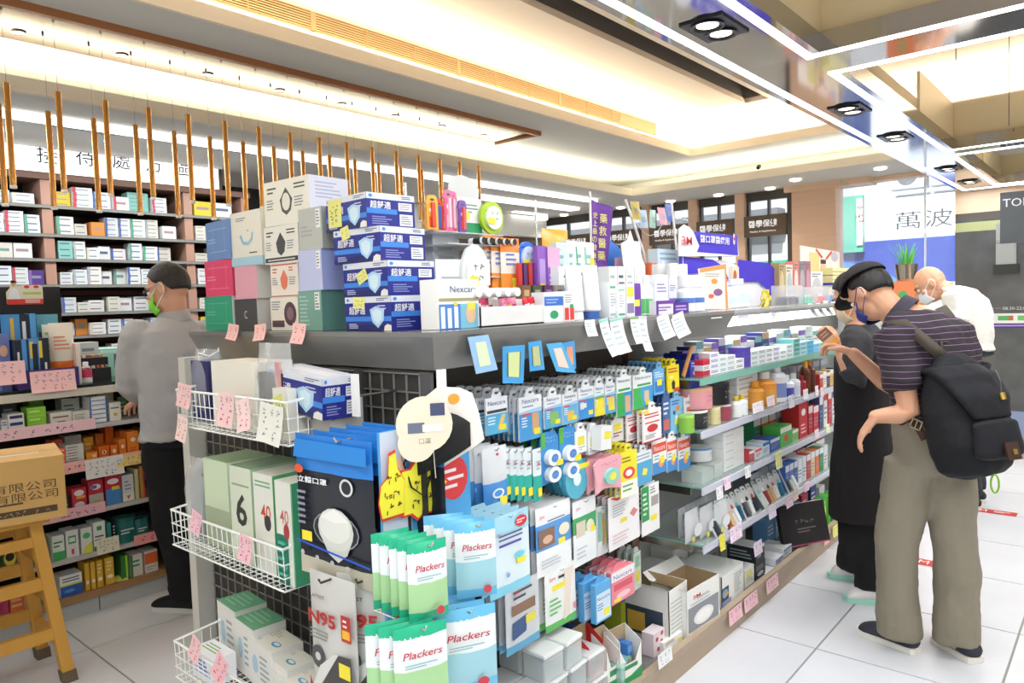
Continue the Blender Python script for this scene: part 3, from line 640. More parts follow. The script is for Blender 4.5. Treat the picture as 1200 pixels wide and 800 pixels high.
for i, (px, rz) in enumerate(STK):
    c = at_y(px, 380-48*i, 1.25); z = ZT+.0945*i
    if i == 0: proto = mc
    o = put(mc, (c.x-.10+.004, 1.25+.0825, z), rz, ['blue mask carton with white Chinese letters at the bottom of the leaning stack', 'blue mask carton second from the bottom, note aslant on it', 'blue mask carton third from the bottom of the leaning stack', 'topmost blue mask carton with a large yellow handwritten note'][i], 'mask box', 'blue mask cartons stacked at the corner')
    b = [(-.035, .078, .05, .032, 2), (-.01, .055, .045, .032, -24), (-.045, .085, .036, .036, -14), (-.052, .05, .066, .078, 0)][i]
    sticky(o, b[0], -.084, b[1], b[2], b[3], 0, b[4])
c = at_y(348, 430, 1.13)
o = put(mc, (-1.665, 1.10, 1.15), -4, 'blue mask carton lying on the metal hooks below the counter corner', 'mask box', sc=(1.42, .62, 1.12), ry=4)
sticky(o, -.07, -.084, .06, .022, .03, 0)
b = MB().tube([(0, .12, 0), (0, 0, 0), (0, -.012, .03)], .0035, CHROME, 6).box(-.012, -.016, -.05, .012, -.008, .055, mat('#f0f0ec', .35))
hk = b.build('hook_with_price_holder', gon, 30); hk.location = (-1.455, 1.10, 1.20)
MB().tube([(0, .13, 0), (0, -.03, 0), (0, -.036, .012)], .003, CHROME, 6).build('hook', gon, 30, loc=(-1.74, 1.08, 1.143)); MB().tube([(0, .13, 0), (0, -.03, 0), (0, -.036, .012)], .003, CHROME, 6).build('hook', gon, 30, loc=(-1.6, 1.08, 1.137))

def stack_px(xl, xr, rows, Y, depth, z=1.353):
    """cartons one on another, fronts in the plane y = Y; sizes read off the photograph, resting on what is below"""
    for r in rows:
        yt, yb, base, fr, ri, lab = r[:6]; kw = r[6] if len(r) > 6 else {}
        a = at_y(kw.get('xl', xl), (yt+yb)/2, Y); c = at_y(kw.get('xr', xr), (yt+yb)/2, Y); h = at_y(xl, yt, Y).z-at_y(xl, yb, Y).z; w = c.x-a.x
        o = carton('mask_box', w, depth, h, base, fr, ri, faces=kw.get('faces'), left=kw.get('left', ()))
        o.location = ((a.x+c.x)/2, Y+depth/2, z); o.rotation_euler.z = R(kw.get('rz', 0)); tag(o, lab, 'mask box', 'assorted mask boxes stacked on the counter end'); z += h+.0006
GRY = mat('#8f9092')
def frame_art(c): return [('p', .12, .78, .88, .80, c), ('p', .12, .2, .88, .22, c), ('p', .3, .2, .31, .9, c), ('p', .78, .2, .79, .9, c), ('l', .08, .42, .6, .58, mat(c), 2)]
stack_px(240, 272, [(338, 377, '#35a27c', frame_art('#6cc0a2'), [('p', 0, 0, 1, 1, '#f0ede2')], 'green box at the bottom of the leftmost carton stack'),
    (297, 338, '#e0486f', frame_art('#f08aa4'), (), 'hot pink box in the middle of the leftmost carton stack'),
    (252, 297, '#6f92c8', frame_art('#a3bce0'), (), 'blue box on top of the leftmost carton stack', {'rz': -4})], 1.27, .16)
stack_px(275, 301, [(341, 377, '#4c4b4a', [('t', 'C', .5, .5, .25, .12, mat('#e8e8e4'))], [('p', 0, 0, 1, 1, '#c6c4bf')], 'charcoal box with a small white mark low beside the green box'),
    (303, 341, '#e3a6b4', (), [('p', 0, 0, 1, 1, '#cfcdc8')], 'pale pink box under the box with a smiling line'),
    (240, 303, '#ebe7d8', [('p', 0, 0, 1, .16, '#a9cede'), ('g', [(.3, .55), (.36, .58), (.42, .45), (.58, .43), (.68, .5), (.7, .6), (.75, .6), (.72, .46), (.58, .37), (.4, .39)], '#8fc0d8'), ('d', .58, .64, .03, .02, '#8fc0d8'), ('l', .2, .82, .6, .9, GRY, 2), ('p', .6, .22, .85, .24, '#3a3a3a')], [('p', 0, 0, 1, .16, '#a9cede')],
     'cream box with a smiling line drawing and light blue foot', {'xl': 270, 'xr': 306})], 1.27, .17)
def drop_art(c, c2, bar=True): return [('g', [(.5, .82), (.64, .55), (.6, .3), (.5, .2), (.4, .3), (.36, .55)], c), ('l', .08, .7, .3, .88, mat(c2), 2), ('l', .68, .74, .92, .9, mat(c2), 2), ('l', .68, .35, .92, .6, GRY, 4), ('l', .06, .35, .28, .6, GRY, 4)]+([('p', .02, .04, .98, .16, c2), ('p', .1, .08, .9, .11, '#e8e4d8')] if bar else [])
stack_px(317, 349, [(339, 377, '#ebe6d6', [('d', .72, .5, .22, .36, '#5b4048'), ('d', .72, .5, .12, .2, '#8a6a72'), ('p', .05, .1, .5, .3, '#5b4048'), ('l', .05, .6, .45, .9, GRY, 4)], (), 'cream box with a dark round print at the bottom of its stack'),
    (299, 338, '#efe6d8', [('p', .02, .02, .98, .05, '#c9624f'), ('p', .02, .94, .98, .98, '#c9624f'), *drop_art('#e07a5f', '#c9624f', False)], (), 'cream box with a red drop print and red outline'),
    (250, 294, '#eeebe0', drop_art('#4a4b48', '#3c3d3b'), (), 'cream box with a dark drop print above the red-printed one', {'xl': 309}),
    (195, 247, '#efecdc', [*drop_art('#565a50', '#565a50', False), ('d', .5, .5, .09, .2, '#e9e6d8')], [('p', 0, 0, 1, 1, '#dfe3f2'), ('l', .15, .5, .85, .9, mat('#b7bed8'), 5)], 'cream carton with grey mask drawing, highest of the assorted boxes', {'xl': 310, 'xr': 359, 'rz': 3})], 1.27, .15)
stack_px(350, 377, [(335, 381, '#7ba695', [('l', .05, .1, .5, .9, mat('#a7c8ba'), 8), ('p', .72, .52, .93, .95, '#e6eae4'), ('l', .74, .55, .9, .92, mat('#667'), 5)], [('p', 0, 0, 1, 1, '#5c8a80')], 'sage green carton at the bottom beside the blue mask cartons'),
    (288, 335, '#bfc6e6', [('p', .78, .52, .95, .95, '#f0f0ee'), ('l', .8, .55, .92, .92, mat('#778'), 5)], [('p', 0, 0, 1, 1, '#a3aee0')], 'lavender carton in the middle beside the blue mask cartons'),
    (240, 288, '#b9bcb4', [('p', .76, .5, .95, .95, '#ebebe6'), ('l', .78, .55, .92, .92, mat('#778'), 5), ('l', .1, .3, .6, .6, mat('#a3a69e'), 3)], [('p', 0, 0, 1, 1, '#a7aaa2')], 'grey carton on the lavender carton beside the blue stack')], 1.26, .12)

# pink hand-written cards taped along the end of the counter
for n, (px, py, tw) in enumerate(((272, 380, 6), (303, 380, -4), (349, 379, 3))):
    p = at_y(px, py, 1.185); o = price('price_card', .066, .05 if n < 2 else .058, '#f3c3bd', '#c8474f', '#c0525a', n, .25); o.location = (p.x, 1.19, p.z); o.rotation_euler = (0, R(tw), 0)
    tag(o, ['pink handwritten price card taped under the green and charcoal boxes', 'pink handwritten price card taped under the cream boxes', 'pink handwritten price card taped below the sage green carton'][n], 'price card')

# cards on the baskets
for n, (px, py, w, h, Y, c, tw) in enumerate(((216, 450, .085, .07, .99, '#f1c6c4', 5), (265, 460, .085, .095, .99, '#f3cdcb', 3), (283, 468, .07, .085, .985, '#f7d7d6', -14), (318, 474, .11, .10, .985, '#e6e6da', 6), (214, 488, .065, .075, .985, '#f3d5cd', 8), (231, 600, .06, .065, .97, '#efc0cc', 14), (288, 628, .065, .07, .97, '#efbfc8', 6), (231, 748, .055, .07, .91, '#f0c5c5', 20), (262, 770, .06, .08, .91, '#f0b9bf', 28))):
    p = at_y(px, py, Y); o = price('price_card', w, h, c, '#c8474f' if n != 3 else '#8a8f9a', '#3a4058', n+5, .12); o.location = (p.x, Y, p.z); o.rotation_euler = (0, R(tw), 0)
    tag(o, ['pink price card clipped at the outer end of the upper wire basket', 'tall pink price card in the middle of the upper wire basket', 'tilted pink price card on the upper basket beside the grey-white card', 'large grey-white handwritten card on the upper wire basket', 'small pink card with red scribble hanging below the upper basket near the standing man', 'pink price card clipped at the outer end of the middle wire basket', 'pink price card clipped near the middle of the green box basket', 'pink card with red writing at the outer corner of the lowest basket', 'pink card hanging on the rim of the lowest basket, second from the corner'][n], 'price card')

# --- upper basket: clear bags of masks and a cream block of boxes
def bag_px(name, xl, xr, yt, yb, Y, t, base, lab, cat='bag', fr=(), seed=1, grp=None, rz=0):
    a = at_y(xl, yt, Y); c = at_y(xr, yb, Y); w = c.x-a.x; h = a.z-c.z
    o = pouch(name, w, h, t, base, fr, hang=False, seed=seed); o.location = ((a.x+c.x)/2, Y, c.z); o.rotation_euler.z = R(rz); return tag(o, lab, cat, grp)
zb1 = 1.079; Yb = 1.0
e = empty('bag_of_masks', (at_y(238, 450, 1.07).x, 1.09, zb1+.0))
pouch('bag_film', .155, .225, .10, clear_film(), hang=False, seed=3).parent = e
for i in range(3): MB().box(-.045, -.034+i*.022, .004, .065, -.016+i*.022, .19, mat(['#2c2d63', '#343570', '#2b2c5c'][i], .7)).build('mask_pack', e)
MB().tube([(-.05, 0, .2), (0, -.03, .215), (.05, -.02, .205), (.07, 0, .22), (.03, .02, .226)], .002, mat('#f3f3f3', .6), 5).build('ear_loop', e, 40)
tag(e, 'clear bag of folded navy masks at the outer end of the upper basket', 'bag')
xs = [at_y(px, 450, 1.05).x for px in (250, 300)]
o = carton('cream_mask_pack', xs[1]-xs[0], .12, .195, '#e8e4d6', [('l', .55, .2, .7, .4, GRY, 3)], rough=.6); o.location = ((xs[0]+xs[1])/2+.012, 1.10, zb1); tag(o, 'block of plain cream mask packs standing in the upper basket', 'mask pack')
e = empty('bag_of_black_masks', (at_y(320, 450, 1.06).x, 1.07, zb1)); pouch('bag_film', .16, .25, .07, clear_film('#eef0ee', .3), hang=False, seed=8).parent = e
MB().box(-.055, -.02, .004, .065, .02, .17, mat('#2f3332', .7)).box(-.075, -.024, .0, -.058, .0, .15, mat('#e9e9e4')).build('mask_pack', e)
MB().box(.035, -.024, .1, .06, -.021, .2, mat('#c99', .6)).build('paper_slip', e)
tag(e, 'clear bag of black masks standing near the inner end of the upper basket', 'bag')
o = carton('small_white_carton', .07, .1, .135, '#e4e1d4', [('d', .25, .6, .12, .06, '#33352f'), ('d', .4, .25, .05, .03, '#55574f')]); o.location = (-1.685, 1.07, zb1); tag(o, 'small cream carton with black print at the inner end of upper basket', 'carton')
sticky(o, -.01, -.051, .095, .05, .04, 0, -20, col='#dfe07a')
o = carton('small_grey_carton', .09, .1, .11, '#b9b7ac', [('d', .2, .7, .08, .07, '#2a2a2a')]); o.location = (-1.58, 1.12, 1.03+.05); 
MB().box(-.05, -.05, -.006, .05, .05, 0, '#9a9a94').build('holder', o)
tag(o, 'small grey carton behind the hanging blue carton by the upper basket', 'carton')
# --- middle basket
zb2 = .705
e = empty('bag_of_grey_masks', (at_y(230, 600, 1.05).x, 1.07, zb2)); pouch('bag_film', .13, .25, .09, clear_film('#e4e6e4', .35), hang=False, seed=11).parent = e
MB().box(-.035, -.02, .004, .05, .03, .21, mat('#8e928f', .6)).build('mask_pack', e); tag(e, 'clear bag of grey masks at the outer end of the middle basket', 'bag')
def tall_box(px0, px1, ytop, Y, d, base, fr, lab, ri=(), faces=None, z=zb2):
    a = at_y(px0, 600, Y); c = at_y(px1, 600, Y); zt = at_y((px0+px1)/2, ytop, Y).z
    o = carton('mask_box', c.x-a.x-.002, d, zt-z, base, fr, ri, faces=faces); o.location = ((a.x+c.x)/2, Y+d/2, z); return tag(o, lab, 'mask box')
tall_box(241, 269, 540, 1.04, .15, '#cfe0c0', [('p', 0, 0, 1, .45, '#a8b598')], 'pale green box beside the bag of grey masks', faces={'+z': '#a8c39a'})
tall_box(271, 296, 548, 1.02, .16, '#d9dfca', [('t', '6', .5, .55, .34, .5, mat('#3a3c38'), .02), ('p', .1, .8, .9, .82, '#8fae8d')], 'pale green box with a large black six', faces={'+z': '#8fa98a', '+x': '#a9c8a4'})
tall_box(298, 321, 556, 1.01, .16, '#e4e6da', [('t', '40', .6, .62, .16, .5, mat('#d15a4a'), .01), ('d', .68, .52, .17, .08, '#3c3c3c'), ('l', .1, .86, .9, .94, mat('#7fae86'), 2)], 'white box with green edge and red numerals next to the black six', faces={'+z': '#dfe2d6', '+x': '#5faa72'})
tall_box(323, 343, 565, 1.0, .16, '#e4e6da', [('t', '40', .5, .66, .14, .5, mat('#d1706a'), .01), ('d', .6, .52, .17, .08, '#b03c40'), ('p', .95, 0, 1, 1, '#5faa72')], 'white box with green edge nearest the black mask pouches', faces={'+z': '#dfe2d6', '+x': '#3f9a70'})
for i in range(3):
    o = carton('green_pack', .055, .1, .13, ['#2e9c80', '#288a72', '#2a9279'][i], [('l', .1, .1, .9, .9, mat('#57b79d'), 5)]); o.location = (-1.675, 1.05, zb2) if i == 0 else (-1.6+i*.07-.07, 1.165, .72); 
    if i: MB().box(-.03, -.05, -.01, .03, .05, -.001, '#8a8a84').build('holder', o)
    tag(o, ['teal green pack at the inner front corner of the middle basket', 'teal pack behind the black pouch, nearer the basket', 'teal pack behind the black pouch, nearer the gondola corner'][i], 'pack')
# --- lowest basket with large cartons
zb3 = .335
def big_box(px, py, dx, w, d, h, lab, top, fr=(), base='#e4e3dc', rz=0, z=zb3):
    p = at_z(px, py, z+h); o = carton('mask_box', w, d, h, base, fr, (), top); o.location = (p.x, p.y, z); o.rotation_euler.z = R(rz); return tag(o, lab, 'mask box')
GT = [('p', 0, 0, 1, 1, '#6fae86'), ('l', .1, .15, .9, .85, mat('#93c8a4'), 4)]
WT = [('p', 0, 0, 1, 1, '#e6e4d8'), ('l', .1, .5, .6, .85, mat('#c3b79c'), 4), ('d', .75, .35, .14, .12, '#4f9fc6'), ('d', .75, .37, .09, .07, '#e6e4d8'), ('l', .1, .12, .5, .25, mat('#7fb3cc'), 2)]
for n, (px, py, w, d, h, top, lab) in enumerate(((278, 700, .14, .10, .175, GT, 'green-topped white carton at the back of the lowest basket'), (300, 716, .14, .10, .16, GT, 'green-topped white carton in front of the first green-topped one'),
        (302, 742, .16, .095, .135, WT, 'white carton with cream printed top behind the other two in lowest basket'), (322, 763, .16, .085, .115, WT, 'white carton with cream printed top, middle of three in the lowest basket'), (345, 790, .155, .08, .095, WT, 'white carton with cream printed top nearest the N95 packs'))):
    o = big_box(px, py, 0, w, d, h, lab, top, [('d', .3, .5, .12, .2, '#a9c8d8'), ('l', .5, .2, .9, .8, mat('#9aa'), 5)], rz=-6)
    o.location = at_z([283, 304, 322, 338, 352][n], [704, 724, 748, 768, 790][n], zb3+h); o.location.z = zb3
o = carton('white_blue_carton', .13, .07, .08, '#ecedf0', [('l', .1, .2, .9, .8, mat('#4b68b0'), 4)], top=[('l', .1, .3, .8, .8, mat('#8fb070'), 3)]); p = at_z(236, 770, .3); o.location = (-2.07, .99, zb3); tag(o, 'white carton with blue print at the outer corner of the lowest basket', 'carton')

# --- black and blue mask pouches hanging on the end panel
def kf_pouch():
    W, H = .265, .335
    fr = [('z', .78, 0, 1, 1, '#2f7fd0'), ('z', 0, 0, .09, 1, '#c8c3ae')]
    b = pouch('mask_pouch', W, H, .022, '#20242e', fr+[('g', [(.02, .84), (.98, .84), (.98, .96), (.06, .97)], '#2e86d6'), ('t', '立體口罩', .27, .69, .045, .40, mat('#eef0f0'), .02), ('d', .72, .68, .085, .06, '#d8dad6'), ('d', .72, .68, .06, .045, '#2a2c34'),
        ('d', .56, .37, .30, .13, '#8f928e'), ('d', .56, .37, .285, .12, '#20242e'), ('g', [(.34, .34), (.78, .34), (.70, .22), (.58, .155), (.46, .2)], '#c9cbc4'), ('d', .56, .38, .23, .145, '#d3d5cd'), ('d', .55, .40, .20, .115, '#e2e3db'), ('g', [(.37, .45), (.55, .52), (.74, .45), (.56, .425)], '#efefe9'),
        ('p', .1, .255, .24, .325, YT), ('g', [(.02, .24), (.98, .165), (.98, .18), (.02, .255)], '#2456c8'), ('d', .1, .165, .025, .02, '#b9bab6'), ('d', .3, .15, .025, .02, '#b9bab6'), ('d', .5, .14, .025, .02, '#b9bab6'), ('d', .7, .13, .025, .02, '#b9bab6'), ('l', .06, .36, .2, .62, mat('#8b90a0'), 6), ('d', .1, .76, .06, .03, '#e0552f')], rough=.22, seed=5)
    b.name = 'mask_pouch'; return b
kp = kf_pouch(); p = at_y(389, 518, .96)
for i in range(5): put(kp, (p.x+i*.02, .96+i*.034, p.z+.003*i), 4, label=['front black mask pouch with blue band showing a white cup-shaped mask', 'black mask pouch hanging second, right behind the front one', 'black mask pouch hanging third on the end hook', 'black mask pouch hanging fourth on the end hook', 'black mask pouch hanging last, closest to the end grid'][i], cat='mask pouch', group='black mask pouches on the end hook')
MB().tube([(0, .2, 0), (0, -.02, 0), (0, -.025, .01)], .003, CHROME, 6).build('hook', gon, 30, loc=(p.x+.03, .97, p.z+.006))
def n95_pouch():
    W, H = .165, .33
    fr = [('t', 'LAITEST', .3, .85, .025, .32, mat('#3a3c3e'), .01), ('t', 'N95', .38, .70, .10, .6, mat('#b42a26'), .03), ('p', .8, .6, 1, .78, '#b8302a'), ('p', .82, .62, .98, .68, '#f0b52c'), ('l', .84, .69, .97, .76, mat('#f2e9e0'), 2), ('l', .1, .54, .55, .62, mat('#8b8c8a'), 3),
          ('d', .26, .42, .14, .08, '#4c4e50'), ('d', .26, .42, .06, .03, '#c9c9c4'), ('g', [(.1, .18), (.3, .36), (.62, .48), (.98, .5), (.98, .06), (.3, .05), (.18, .1)], '#4a4744'), ('g', [(.1, .18), (.3, .36), (.62, .48), (.72, .49), (.3, .22)], '#d8d8d2'),
          ('p', .72, .34, .96, .44, YT), ('g', [(.06, .26), (.12, .2), (.1, .1), (.18, .02), (.14, .02), (.06, .1)], '#a8322c')]
    return pouch('respirator_pouch', W, H, .03, '#c9c8c2', fr, rough=.35, seed=9)
nq = n95_pouch()
for i, (px, Y, rz, l) in enumerate(((389, .94, 2, 'grey pouch with red N95 letters hanging nearer the lowest basket'), (432, .98, 22, 'grey pouch with red N95 letters turned beside the blue display board'), (410, 1.12, 4, 'grey N95 pouch behind the two front ones on the end panel'))):
    p = at_y(px, 680 if i < 2 else 668, Y); put(nq, (p.x, Y, p.z), rz, l, 'mask pouch'); MB().tube([(0, 1.2-Y, 0), (0, -.03, 0), (0, -.035, .01)], .0028, DARKWIRE, 6).build('hook', gon, 30, loc=(p.x, Y, p.z+.004))

# --- blue dental display board at the corner with floss packs, round card and black mask
bd = empty('floss_display_board', (-1.215, 1.10, .45))
W_, H_ = .27, .70
b = MB(); b.M = Matrix.Rotation(R(90), 4, 'Z')
BL = '#4a9fd8'
b.box(-W_/2, .0, 0, W_/2, .008, H_, mat(BL, .4)); fr = [('p', 0, .88, .32, 1, '#c7d3df'), ('p', 0, .62, .3, 1, '#c9d4e4'), ('g', [(0, .38), (1, .50), (1, .53), (0, .41)], '#3aa58c'), ('g', [(.05, .34), (.5, .40), (.5, .44), (.05, .38)], '#dfe8ee'), ('g', [(.56, .41), (.72, .43), (.72, .49), (.56, .47)], '#3aa58c'), ('g', [(.86, .45), (1, .47), (1, .53), (.86, .51)], '#7059b8'),
    ('g', [(.74, .44), (.84, .455), (.84, .505), (.74, .49)], '#cfe0f2'), ('d', .8, .80, .17, .075, '#d63a3f'), ('l', .68, .76, .92, .84, mat('#f4e6e6'), 3), ('p', .22, .80, .44, .96, '#3b2a26'), ('d', .24, .88, .09, .05, '#ecc3a8'), ('p', 0, 0, 1, .36, '#3274b8')]
b.M = b.M @ Matrix.Translation((0, 0, 0)); prints(b, fr, W_, H_); b.M = Matrix(); b.build('board', bd)
MB().box(-.03, -.04, .0, -.009, .04, .68, '#8fa0ac').build('backing', bd)
def starburst(cx, cz, r1, r2, n, k=1.): return [(cx+(r1 if i % 2 else r2)*math.cos(math.pi*i/n)*k, cz+(r1 if i % 2 else r2)*math.sin(math.pi*i/n)) for i in range(2*n)]
b = MB(); b.M = Matrix.Translation((.012, -.035, .03)) @ Matrix.Rotation(R(90), 4, 'Z') @ Matrix.Scale(.88, 4, (1, 0, 0))
b.poly([(x*1.45, z) for x, z in starburst(.0, .53, .058, .07, 11)], mat('#e0412c', .5), 0); b.poly([(x*1.42, z) for x, z in starburst(.0, .53, .053, .064, 11)], mat('#f2ea3c', .5), -.001)
th = [(x, z+.09) for x, z in [(-.128, .40), (-.06, .40), (-.055, .47), (-.075, .50), (-.08, .535), (-.1, .53), (-.105, .485), (-.128, .47), (-.135, .435)]]
b.poly([(x*1.06+.005, (z-.55)*1.1+.55) for x, z in th], mat('#e0412c', .5), -.002); b.poly(th, mat('#f2ea3c', .5), -.003); b.scrawl(.02, .525, .12, .07, mat('#4a3a22'), 2, y=-.004); b.scrawl(-.095, .54, .05, .09, mat('#7a3a22'), 3, y=-.004)
b.build('burst_sign', bd)
tag(bd, 'blue dental display board with yellow starburst sign at the gondola corner', 'display board')
# round card, white card and black mask hanging on the white hook of the corner
MB().box(-.012, -.004, 0, .012, 0, .05, mat('#f4f4f0', .3)).tube([(0, -.002, .0), (0, -.004, -.03)], .003, mat('#f4f4f0'), 6).tube([(0, -.002, -.03), (.0, -.012, -.045), (0, -.004, -.055)], .0025, CHROME, 6).build('white_clip_hook', gon, 30, loc=(-1.25, 1.185, 1.215), rz=70)
b = MB(); b.M = Matrix.Rotation(R(52), 4, 'Z'); b.prism([(.068*math.cos(t*math.pi/12), .068*math.sin(t*math.pi/12)-.07) for t in range(24)], -.002, .0, mat('#e6dcc4', .6)); b.prism([(.045*math.cos(t*math.pi/12)-.02, .045*math.sin(t*math.pi/12)-.115) for t in range(24)], -.0018, -.0002, mat('#e6dcc4', .6))
b.patch(-.04, -.09, .0, -.065, mat('#6b7286'), -.003); b.patch(-.005, -.088, .045, -.07, mat('#efe9da'), -.0032); b.patch(.015, -.05, .05, -.02, mat('#47506e'), -.003); b.text('NEW YORK HAT'[0:0] or '口罩', .0, -.11, .014, mat('#a79d88'), -.003)
o = b.build('round_hang_card'); o.scale = (.9,)*3; o.location = (-1.16, 1.045, 1.225); tag(o, 'cream round hang card with navy print on the corner hook', 'hang card')
b = MB(); b.M = Matrix.Rotation(R(62), 4, 'Z'); b.prism([(-.05, -.02), (-.055, -.13), (-.03, -.19), (.05, -.15), (.085, -.13), (.075, -.07), (.06, -.02), (.03, -.005), (-.02, 0)], -.002, 0, mat('#f2ece2', .6)); b.disc(.015, -.03, .014, .012, mat('#f0a83c'), -.003)
o = b.build('white_hang_card'); o.location = (-1.175, 1.13, 1.235); tag(o, 'white irregular hang card with orange print behind the round card', 'hang card')
# black cloth mask: curved cup with ear cords
b = MB(); n = 8; vs = []; fs = []
for i in range(n+1):
    u = i/n; zt = .04+.045*math.sin(math.pi*u*.9+.2)-.02*u; zb = -.07+.035*u; bulge = .03*math.sin(math.pi*u)
    for j in range(5): v = j/4; vs.append((-.04+.15*u, -bulge*math.sin(math.pi*(.2+.6*v)), zb+(zt-zb)*v+.03*u))
for i in range(n):
    for j in range(4): fs.append((i*5+j, (i+1)*5+j, (i+1)*5+j+1, i*5+j+1))
b.add(vs, fs, mat('#1b1b1c', .8)); cup = b.build('black_mask', smooth=60)
sol = cup.modifiers.new('t', 'SOLIDIFY'); sol.thickness = .004; cup.scale = (.88,)*3; cup.location = (-1.19, 1.085, 1.10); cup.rotation_euler.z = R(62)
MB().tube([(-.04, 0, .02), (-.07, -.01, -.03), (-.055, -.02, -.09), (-.02, -.01, -.12), (.0, 0, -.07)], .0025, mat('#171717', .8), 6).tube([(-.06, 0, -.05), (-.09, -.02, -.12), (-.05, -.01, -.14)], .0025, mat('#171717', .8), 6).build('ear_cord', cup, 40)
MB().tube([(.0, -.034, .02), (.004, -.034, -.07)], .0012, mat('#d8d2c2'), 5).build('tag_string', cup)
tag(cup, 'black cloth mask with ear cords hanging behind the round card', 'mask')

# floss pick bags on the board
def floss_bag(col, col2, w=.085, h=.16, seed=1):
    dots = [('z', .82, 0, 1, 1, col2), ('z', 0, 0, .14, 1, col2), ('z', .14, 0, .52, .99, col)]
    fr = dots+[('t', 'Plackers', .5, .70, .085, .72, mat('#c23b48'), .01, .2), ('l', .16, .54, .8, .60, mat('#8fb8b8'), 2), ('d', .72, .13, .10, .055, '#c2404a')]
    rd = random.Random(seed)
    for i in range(9): fr.append(('p', .06+.1*i, .86+.03*rd.random(), .09+.1*i, .89+.03*rd.random(), '#e8f4ee'))
    return pouch('floss_pick_bag', w, h, .03, '#e9eff0', fr, rough=.25, seed=seed, wob=.003)
GRN, GRN2, BLU, BLU2 = '#a9d49a', '#2fb48a', '#9fd0dc', '#6fbde2'
fg, fb = floss_bag(GRN, GRN2), floss_bag(BLU, BLU2, .09, .165, 3)
fgL, fbL = floss_bag(GRN, GRN2, .11, .17, 5), floss_bag(BLU, BLU2, .13, .18, 7)
def hookrow(proto, n, y, z, x0, dx, dy, lab, grp, rz=90, cat='floss picks', hook=True, jit=2, dz=0, k0=0):
    for i in range(n):
        l = lab[i] if isinstance(lab, list) else lab.format(ORD[k0+i])
        put(proto, (x0+dx*i, y+dy*i, z+dz*i), rz+random.uniform(-jit, jit), l, cat, grp)
    if hook:
        xe = x0+dx*(n-1) if dx < 0 else x0
        xf = max(x0, x0+dx*(n-1)); 
        MB().tube([(0, 0, 0), (xf+.016-(-1.62 if y > 1.25 else -1.2), 0, 0), (xf+.02-(-1.62 if y > 1.25 else -1.2), 0, .01)], .0022, CHROME, 5).build('hook', gon, 30, loc=(-1.62 if abs(y-1.0) > .25 else -1.2, y, z+.0035))
hookrow(fg, 5, at_x(500, 650, -1.07).y, at_x(500, 640, -1.07).z, -1.07, -.028, 0, 'green floss pick bag, {} from the front on the upper board hook', 'green floss pick bags on the upper hook', 72, jit=6)
hookrow(fb, 4, at_x(557, 640, -1.07).y, at_x(557, 617, -1.07).z, -1.07, -.032, 0, 'light blue floss pick bag, {} from the front on the upper board hook', 'blue floss pick bags on the upper hook', 60, jit=5)
hookrow(fgL, 3, at_x(492, 740, -1.06).y, at_x(492, 738, -1.06).z, -1.06, -.03, -.01, 'wide green floss pick bag, {} from the front on the lower board hook', 'green floss pick bags on the lower hook', 66)
hookrow(fbL, 3, at_x(546, 720, -1.06).y, at_x(546, 718, -1.06).z, -1.06, -.03, 0, 'wide light blue floss pick bag, {} from the front on the lower board hook', 'blue floss pick bags on the lower hook', 62)
# ================================================================ GOODS ON THE COUNTER TOP (they face the aisle, +x)
ZC = 1.353
def span(xl, xr, yt, yb, X, z=None):
    m = (yt+yb)/2; a = at_x(xl, m, X); c = at_x(xr, m, X); mid = (xl+xr)/2
    zt = at_x(mid, yt, X).z; zb = at_x(mid, yb, X).z if z is None else z
    return c.y-a.y, zt-zb, (a.y+c.y)/2, zb
def T(o, lab, cat, X, y, z, rz=90, grp=None, rx=0, ry=0): o.location = (X, y, z); o.rotation_euler = (R(rx), R(ry), R(rz)); return tag(o, lab, cat, grp)
def box_at(name, xl, xr, yt, yb, X, d, base, fr, lab, cat='carton', z=ZC, rz=90, grp=None, left=(), faces=None, top=()):
    w, h, y, zb = span(xl, xr, yt, yb, X, z)
    o = carton(name, max(w, .01), d, h, base, fr, left=left, faces=faces, top=top); return T(o, lab, cat, X-d/2, y, zb, rz, grp)
def pouch_at(name, xl, xr, yt, yb, X, t, base, fr, lab, cat='pouch', z=ZC, rz=90, grp=None, seed=1):
    w, h, y, zb = span(xl, xr, yt, yb, X, z); o = pouch(name, w, h, t, base, fr, hang=False, seed=seed, wob=.002); return T(o, lab, cat, X-t/2, y, zb, rz, grp)
def bottle_at(name, xl, xr, yt, yb, X, body, cap, lab, cat='bottle', z=ZC, grp=None, **k):
    w, h, y, zb = span(xl, xr, yt, yb, X, z); o = bottle(name, w/2, h, body, cap, **k); return T(o, lab, cat, X-w/2, y, zb, 90, grp)
def tube_at(name, xl, xr, yt, yb, X, body, cap, fr, lab, z=ZC, grp=None):
    w, h, y, zb = span(xl, xr, yt, yb, X, z); o = squeeze(name, w, h, body, cap, fr); return T(o, lab, 'tube', X-w/2, y, zb, 90, grp)
def card_shape(name, outline, xl, xr, yt, yb, X, base, fr, lab, cat, z=ZC, t=.004, rz=90, grp=None):
    """stand-up card; outline in fractions of its box"""
    w, h, y, zb = span(xl, xr, yt, yb, X, z); b = MB(); b.prism([((p-.5)*w, q*h) for p, q in outline], 0, t, mat(base, .5)); prints(b, fr, w, h); return T(b.build(name), lab, cat, X, y, zb, rz, grp)
def disc_out(n=20): return [(.5+.5*math.cos(2*math.pi*i/n), .5+.5*math.sin(2*math.pi*i/n)) for i in range(n)]
